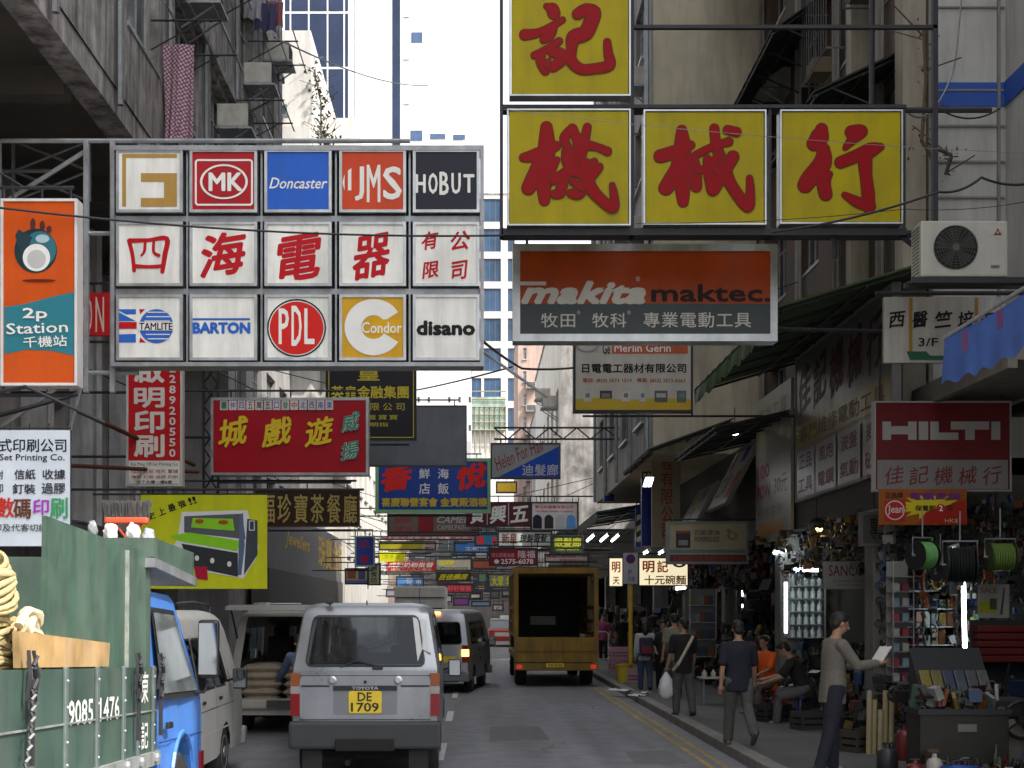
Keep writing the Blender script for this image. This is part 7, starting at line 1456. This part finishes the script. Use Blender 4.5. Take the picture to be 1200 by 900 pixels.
mb.lathe([(0, -.05), (.05, -.05), (.05, .06), (0, .06)], 12, Matrix.Translation((.42, -.04, .62)) @ Mx); mb.build('flywheel', blackp, gen); s = Sign(gen.children[0], .5, .5, None); s.t('OKAI', (.1, .3, .5, .42), (.3, .03, .03)).location = (0, 0, .2)
for x in (0, .45): MB().tube([(x, .2, 0), (x, .2, .12)], .04, 8).build('foot', rubber, gen)
MB().bev(.15, .05, .62, .5, .35, .85, .03).build('motor', mat((.04, .04, .045), .5, .3), gen)
def jug(label, p, c, r=.11, h=.3, cat='container'):
    o = thing('container', label, cat, p); MB().lathe([(0, 0), (r * .95, 0), (r, .02), (r, h * .7), (r * .8, h * .82), (r * .35, h * .88), (r * .32, h), (0, h)], 16).build('body', mat(c, .35, var=.2, scale=8), o, smooth=45); MB().tube([(-r * .5, 0, h * .8), (-r * .5, 0, h * 1.02), (r * .5, 0, h * 1.02), (r * .5, 0, h * .8)], .012, 6).build('handle', blackp, o); return o
jug('dark red gas canister standing behind the metal bin', at(1060, 17.5, KY + .0), (.14, .01, .01), .1, .42); jug('dark red canister on the pavement below the metal bin', at(1072, 15.0), (.12, .01, .01), .09, .26); jug('off white plastic jug on the pavement beside the metal bin', at(1095, 14.9), (.35, .34, .3), .08, .34); jug('small dark canister by the feet of the man in grey', at(1040, 16.4), (.04, .04, .045), .12, .3)
tubs(at(1128, 14.7), (.02, .08, .35), 'blue bucket in front of the metal bin', .2, .22, 'bucket'); 
for i, (px, Y, c, l) in enumerate(((930, 26, (.3, .02, .02), 'red toolbox on the ground behind the seated men'), (925, 24.4, (.25, .02, .02), 'red parts crate beside the seated man in black'), (945, 24, (.1, .1, .1), 'grey crate of parts next to the red one'), (950, 22, (.05, .05, .05), 'black crate behind the reading man'), (905, 23.6, (.03, .03, .035), 'low black crate in front of the seated men'), (1010, 18.6, (.06, .05, .04), 'brown crate at the near shop entrance'), (1035, 19, (.08, .08, .07), 'grey crate at the foot of the near shop pier'))): crate(at(px, Y), .1 * i, c, l)
st_ = thing('goods_table', 'low table of parts on the pavement right of the man with the white bag', 'table', ground(850, 826)); MB().bev(-.5, -.3, .5, .3, .3, .53, .01).build('tabletop', steel, st_)
for x in (-.45, .25):
    for y in (-.25, .25): MB().tube([(x, y, 0), (x, y, .5)], .015, 5).build('leg', gal, st_)
for i in range(4): tag(ob('spare_part', bottle_me(.05, .14, 'spare_part', mat((.4, .38, .3), .5)), None, ground(850, 826) + Vector((-.4 + .17 * i, 0, .531))), 'beige tin on the low pavement table, ' + NTH[i] + ' from the left', 'tin', 'tins on the low pavement table')
bl = thing('paper_rolls', 'bundle of cream cardboard rolls standing behind the reading man', 'rolls', at(1018, 18.2))
for i in range(5): MB().tube([(.07 * i, .03 * (i % 2), 0), (.07 * i + .01, .03 * (i % 2), .8 - .12 * (i % 3))], .034, 10).build('roll', mat((.36, .31, .17), .7), bl)
# near shop wall bits
for i, (px, py, w_, h_, Y, c, l) in enumerate(((1043, 700, .3, .9, 21.5, (.12, .13, .12), 'dull grey electrical cabinet on the near pier'), (862, 680, .5, .22, 33, (.16, .17, .1), 'green and cream notice above the pale boxes'), (905, 700, .2, .3, 30, (.3, .3, .28), 'white notice on the dark pier'))):
    o = MB().bev(0, 0, 0, w_, .06, h_, .01).build('wall_box', mat(c, .6), None, P(px, py + h_ * S / Y / 2, Y)); tag(o, l, 'notice')
# hanging tools, cabinet and stacked cartons in the nearest shop
hm_ = {}
for i in range(24):
    px = 1040 + (i % 8) * 20 + rnd.uniform(-4, 4); py = 640 + (i // 8) * 16 + rnd.uniform(-3, 3); kind = i % 3; c = cols_[(i * 5 + 2) % 8]
    if px > 1190: continue
    if kind == 0: mb = MB().tube([(0, 0, .0), (0, 0, -.28)], .02, 6).bev(-.07, -.03, -.36, .07, .03, -.28, .01)
    elif kind == 1: mb = MB().tube([(.09 * math.cos(R(a)), .0, -.14 + .12 * math.sin(R(a))) for a in range(0, 361, 30)], .02, 6)
    else: mb = MB().bev(-.06, -.03, -.3, .06, .03, -.04, .015).tube([(0, 0, 0), (0, 0, -.05)], .006, 4)
    p = P(px, py, 20.9 + .3 * (i % 2)); nm = ('hanging_hammer', 'cable_coil', 'bagged_tool')[kind]
    tag(mb.build(nm, mat(c, .45, .2, .3, 10), None, p), cn[(i * 5 + 2) % 8] + (' hammer', ' coil of cable', ' bagged tool')[kind] + ' hanging over the racks, ' + NTH[i % 8] + ' from the left in row ' + NTH[i // 8], 'tool', 'tools hanging in the nearest shop')
cb = thing('glass_cabinet', 'narrow glass cabinet of small white parts behind the reading man', 'cabinet', P(1046, 800, 20.2)); MB().box(0, .3, 0, .3, .32, 1.7).build('back', mat((.25, .25, .24), .5), cb)
for j in range(8): MB().box(0, 0, .21 * j, .3, .299, .21 * j + .012).build('shelf', alu, cb)
for x in (0, .285): MB().box(x, -.01, 0, x + .015, .0, 1.7).build('upright', alu, cb)
for j in range(7):
    for i in range(2): MB().bev(.04 + .13 * i, .1, .21 * j + .013, .13 + .13 * i, .2, .21 * j + .13, .01).build('parts_box', mat([(.4, .4, .38), (.3, .04, .06), (.2, .3, .35)][(i + j) % 3], .5), cb)
# dense small stock too small to pick apart: one joined mass per spot
def stock(label, box, n, seed, sizes=(.03, .1), hang=False, dark_=.75):
    (x0, x1), (y0, y1), (z0, z1) = box; rn = random.Random(seed); mb = MB(); base = Vector((x0, y0, z0)); ms = [mat(c, .45, .15, .3, 12) for c in ((.012, .012, .014), (.03, .03, .032), (.05, .05, .05), (.1, .1, .1), (.12, .012, .01), (.015, .04, .1), (.16, .11, .02), (.02, .06, .03), (.3, .3, .3), (.09, .06, .035), (.14, .05, .01))]
    wts = [8, 7, 5, 3, 2, 1, 1, 1, 1, 2, 1]
    for i in range(n):
        mb.m = rn.choices(range(len(ms)), wts)[0]; p = Vector((rn.uniform(0, x1 - x0), rn.uniform(0, y1 - y0), rn.uniform(0, 1) ** (1 if hang else 1.5) * (z1 - z0))); s_ = rn.uniform(*sizes); M_ = Matrix.Translation(p) @ Matrix.Rotation(rn.uniform(0, 3.1), 4, 'Z') @ Matrix.Rotation(rn.uniform(-.5, .5), 4, 'X')
        t = rn.random()
        if t < .4: mb.box(-s_, -s_ * .6, 0, s_, s_ * .6, s_ * rn.uniform(.5, 2.2), M_)
        elif t < .65: mb.lathe([(0, 0), (s_ * .5, 0), (s_ * .5, s_ * 1.4), (s_ * .25, s_ * 1.7), (0, s_ * 1.9)], 8, M_)
        elif t < .85: mb.tube([M_ @ Vector((s_ * math.cos(R(a)), 0, s_ * math.sin(R(a)))) for a in range(0, 361, 36)], s_ * .16, 5, False)
        else: mb.tube([M_ @ Vector((0, 0, 0)), M_ @ Vector((s_ * .4, 0, s_ * 3))], s_ * .14, 5)
    o = mb.build('shop_stock', ms, None, base); stuff(o); tag(o, label, 'stock'); return o
stock('mass of tools and packets hanging over the racks of the nearest shop', ((5.9, 8.3), (20.7, 21.5), (2.6, 3.5)), 420, 1, (.03, .08), True)
stock('mass of small tools hung round the racks of the nearest shop', ((5.9, 8.4), (21.1, 21.5), (.7, 2.6)), 620, 2, (.025, .07), True)
stock('jumble of machines, boxes and tins on the floor of the nearest shop', ((5.2, 8.2), (17.6, 20.6), (KY, .95)), 520, 3, (.05, .13))
stock('litter of parts on the pavement in front of the metal bin', ((4.7, 6.0), (14.9, 15.3), (KY, .35)), 130, 4, (.03, .08))
stock('heap of tools in the top of the metal bin', ((4.75, 5.6), (15.45, 15.85), (.8, 1.05)), 110, 5, (.03, .07))
stock('heap of red and black parts round the crates behind the seated men', ((5.3, 6.1), (22.4, 27.4), (KY, .75)), 420, 6, (.04, .1))
stock('goods hanging along the lintel above the seated men', ((5.75, 6.3), (22, 28), (2.5, 3.4)), 300, 7, (.03, .09), True)
stock('jumble of goods along the front of the shops beyond the lit rack', ((5.5, 6.3), (28.6, 40), (KY, 1.5)), 620, 8, (.05, .12))
stock('goods hanging along the lintels beyond the lit rack', ((5.7, 6.3), (28.6, 44), (2.3, 3.5)), 420, 9, (.05, .13), True)
stock('far jumble of goods along the right pavement', ((5.2, 6.2), (41, 70), (KY, 1.9)), 500, 10, (.08, .22))
stock('goods standing inside the shop left of the lit rack', ((6.1, 8.5), (33.2, 34.2), (KY, 2.6)), 420, 12, (.05, .12), True)
stock('goods crowding the wall round the lit rack', ((6.0, 7.6), (27.5, 28.1), (.3, 1.2)), 160, 13, (.04, .1))
# big condenser unit
A = P(1079, 324, 17.6); cu = thing('condenser_unit', 'large off white outdoor condenser with a round fan grille above the doctor sign', 'air conditioner', A); cw, chh = 1.06, .68; wm = mat((.46, .46, .41), .5, .1, .15, 3, .2, dirt=(.15, .1, .05))
MB().bev(0, 0, 0, cw, .4, chh, .025).build('casing', wm, cu); fx, fz, fr = .42, .35, .265
Mx = Matrix.Translation((fx, 0, fz)) @ Matrix.Rotation(R(90), 4, 'X'); MB().lathe([(0, 0), (fr, 0), (fr, .006), (0, .006)], 36, Mx).build('fan_opening', mat((.012, .012, .012), .8), cu, smooth=30)
mb = MB()
for q in range(1, 9): rr_ = fr * q / 8; mb.tube([(fx + rr_ * math.cos(R(a)), -.025, fz + rr_ * math.sin(R(a))) for a in range(0, 361, 15)], .0035, 4, False)
for a in range(0, 360, 15): mb.tube([(fx + .04 * math.cos(R(a)), -.022, fz + .04 * math.sin(R(a))), (fx + fr * math.cos(R(a)), -.022, fz + fr * math.sin(R(a)))], .004, 4)
mb.lathe([(0, .01), (.045, .01), (.045, .03), (0, .03)], 16, Mx); mb.build('fan_guard', mat((.07, .07, .065), .6), cu)
mb = MB()
for a in range(0, 360, 72): v1, v2 = Vector((fx + .05 * math.cos(R(a)), -.01, fz + .05 * math.sin(R(a)))), R(a); mb.add([v1, (fx + .24 * math.cos(v2), -.008, fz + .24 * math.sin(v2)), (fx + .24 * math.cos(v2 + .7), -.014, fz + .24 * math.sin(v2 + .7)), (fx + .05 * math.cos(v2 + .9), -.012, fz + .05 * math.sin(v2 + .9))], [(0, 1, 2, 3)])
mb.build('fan_blade', mat((.03, .03, .03), .6), cu); mb = MB()
for i in range(14): mb.box(-.004, .06, .06 + i * .042, .002, .34, .075 + i * .042)
mb.build('side_grille', mat((.1, .1, .09), .7), cu); s = Sign(cu.children[0], cw, chh, None); s.poly([(.86, .2), (.88, .13), (.9, .2)], (.2, .05, .04)); s.poly([(.83, .26), (.86, .2), (.885, .26)], (.2, .05, .04)); s.poly([(.875, .26), (.9, .2), (.93, .26)], (.2, .05, .04)); s.r((.8, .8, .9, .85), (.15, .15, .15), 'emblem')
mb = MB(); mb.box(-.1, .02, -.07, cw + .3, .08, -.001); mb.box(-.1, .32, -.07, cw + .3, .38, -.001)
mb.tube([(cw + 1.2, .2, -.04), (-.1, .2, -.04)], .03); mb.build('bracket', dsteel, cu)
# blue cloth awning at right
bl_ = thing('cloth_awning', 'faded blue cloth awning sagging in from the right edge, with small red marks', 'awning', (0, 0, 0)); n, q = 30, 8; vs = []; a, b = P(1107, 396, 14.2), P(1245, 312, 13.2); c_, d_ = P(1105, 450, 14.0), P(1250, 380, 12.6)
for j in range(q + 1):
    for i in range(n + 1):
        u_, v_ = i / n, j / q; p = a.lerp(b, u_).lerp(c_.lerp(d_, u_) + Vector((0, 0, -.05 * math.sin(min(1, u_ * 1.1) * 3.14) + .03 * math.sin(u_ * 40))), v_); p.y += .05 * math.sin(u_ * 14 + v_ * 2) * v_; p.z -= .12 * math.sin(u_ * 3.14) * (1 - v_) * .4; vs.append(p)
clm = mat((.03, .08, .27), .8, 0, .25, 5); MB().add(vs, [(j * (n + 1) + i, j * (n + 1) + i + 1, (j + 1) * (n + 1) + i + 1, (j + 1) * (n + 1) + i) for j in range(q) for i in range(n)]).build('cloth', clm, bl_, smooth=60)
for (x, y) in ((1127, 398), (1168, 373)):
    c = P(x, y + 14, 13.3); MB().add([c, c + Vector((.06, 0, .02)), c + Vector((.06, 0, .2)), c + Vector((0, 0, .18))], [(0, 1, 2, 3)]).build('mark', mat((.1, .03, .1), .8), bl_)
MB().tube([a, b + Vector((0, 0, .02))], .02).build('pole', gal, bl_); bl_['label'] = bl_['label']

# ------------------------------------------------------------ cables, masts, pipes
def wire(label, pts, r=.012, sag=.3, m=None):
    pts = [Vector(p) for p in pts]; out = []
    for i in range(len(pts) - 1):
        for j in range(12): t = j / 12; p = pts[i].lerp(pts[i + 1], t); p.z -= sag * 4 * t * (1 - t); out.append(p)
    out.append(pts[-1]); tag(MB().tube(out, r, 5).build('cable', m or blackp), label, 'cable')
wire('black cable crossing the street from the left frame over the phone sign and logo grid', [P(-60, 236, 15.5), P(590, 276, 17.6)], .013, .12)
wire('thick black cable curving under the last yellow box to the right wall', [P(905, 272, 17.9), P(1100, 225, 17), P(1150, 208, 17), P(1215, 213, 17)], .016, .06)
wire('thin pale cable running across the yellow boxes', [P(590, 128, 17.8), P(900, 160, 17.8), P(1215, 180, 17.8)], .004, .02, gal); wire('thin cable slanting across the white tower high up', [P(322, 44, 30), P(502, 100, 60)], .02, .3)
wire('grey cable hanging down the white panelled wall to the scaffold corner', [P(1128, -20, 21), P(1118, 80, 21), P(1090, 130, 20.5), P(1060, 128, 19)], .014, .1, gal); wire('black cable looping under the blue band', [P(1100, 127, 21.3), P(1172, 127, 21.3)], .014, .15)
wire('black cable between the tenements above the fascia', [P(400, 470, 40), P(600, 430, 30)], .02, .1); wire('cable from the logo grid corner to the right side', [P(566, 400, 18.2), P(612, 432, 24), P(672, 431, 27)], .02, .02)
wire('second thin cable across the yellow boxes, lower down', [P(745, 262, 17.8), P(1060, 245, 17.8), P(1210, 235, 17.8)], .005, .05)
for px, Y, y0, y1, l in ((247, 30, 425, 600, 'dark lattice mast left of the red game sign'), (60, 21, 165, 236, 'rusty lattice frame over the phone sign')):
    b0 = P(px, y1, Y); t0 = P(px, y0, Y); o = thing('lattice_mast', l, 'mast', b0); hgt = t0.z - b0.z; mb = MB(); ww = .3 if px == 247 else 1.1
    for x in (-ww / 2, ww / 2): mb.tube([(x, 0, -.0), (x, 0, hgt)], .03, 5)
    n = max(2, int(hgt / .4))
    for i in range(n): z = hgt * i / n; mb.tube([(-ww / 2, 0, z), (ww / 2, 0, z + hgt / n)], .018, 4); mb.tube([(ww / 2, 0, z), (-ww / 2, 0, z + hgt / n)], .018, 4)
    mb.tube([(-2.2, 0, hgt * .5), (0, 0, hgt * .5)], .03, 5); mb.tube([(-2.2, 0, hgt), (ww / 2, 0, hgt)], .03, 5); mb.build('lattice', dsteel if px == 247 else steel, o)
rd_ = MB(); rd_.tube([P(88, 480, 22), P(228, 545, 24)], .035, 6); tag(rd_.build('stay_rod', rust), 'rusty red rod slanting down across the printer sign', 'rod'); rd_ = MB(); rd_.tube([P(70, 545, 21.5), P(232, 553, 24)], .035, 6); tag(rd_.build('stay_rod', rust), 'rusty red level rod crossing the foot of the printer sign', 'rod')
rd_ = MB(); rd_.tube([P(-20, 492, 17), P(90, 462, 18)], .03, 6); tag(rd_.build('stay_rod', dsteel), 'dark rod slanting under the phone sign', 'rod')
creeper('dry twigs with few leaves growing on the wall right of the last yellow box', [P(1082, 30, 21.3), P(1085, 90, 21.2), P(1080, 165, 21), P(1095, 190, 21)], 70, .1, (.12, .09, .04), .4); creeper('straggly twigs on the panelled wall below the blue band', [P(1100, 175, 21.3), P(1115, 182, 21.2), P(1108, 205, 21.3)], 30, .08, (.1, .09, .05), .4)

# LBL
bpy.data.objects.remove(_to); bpy.data.curves.remove(_tc)
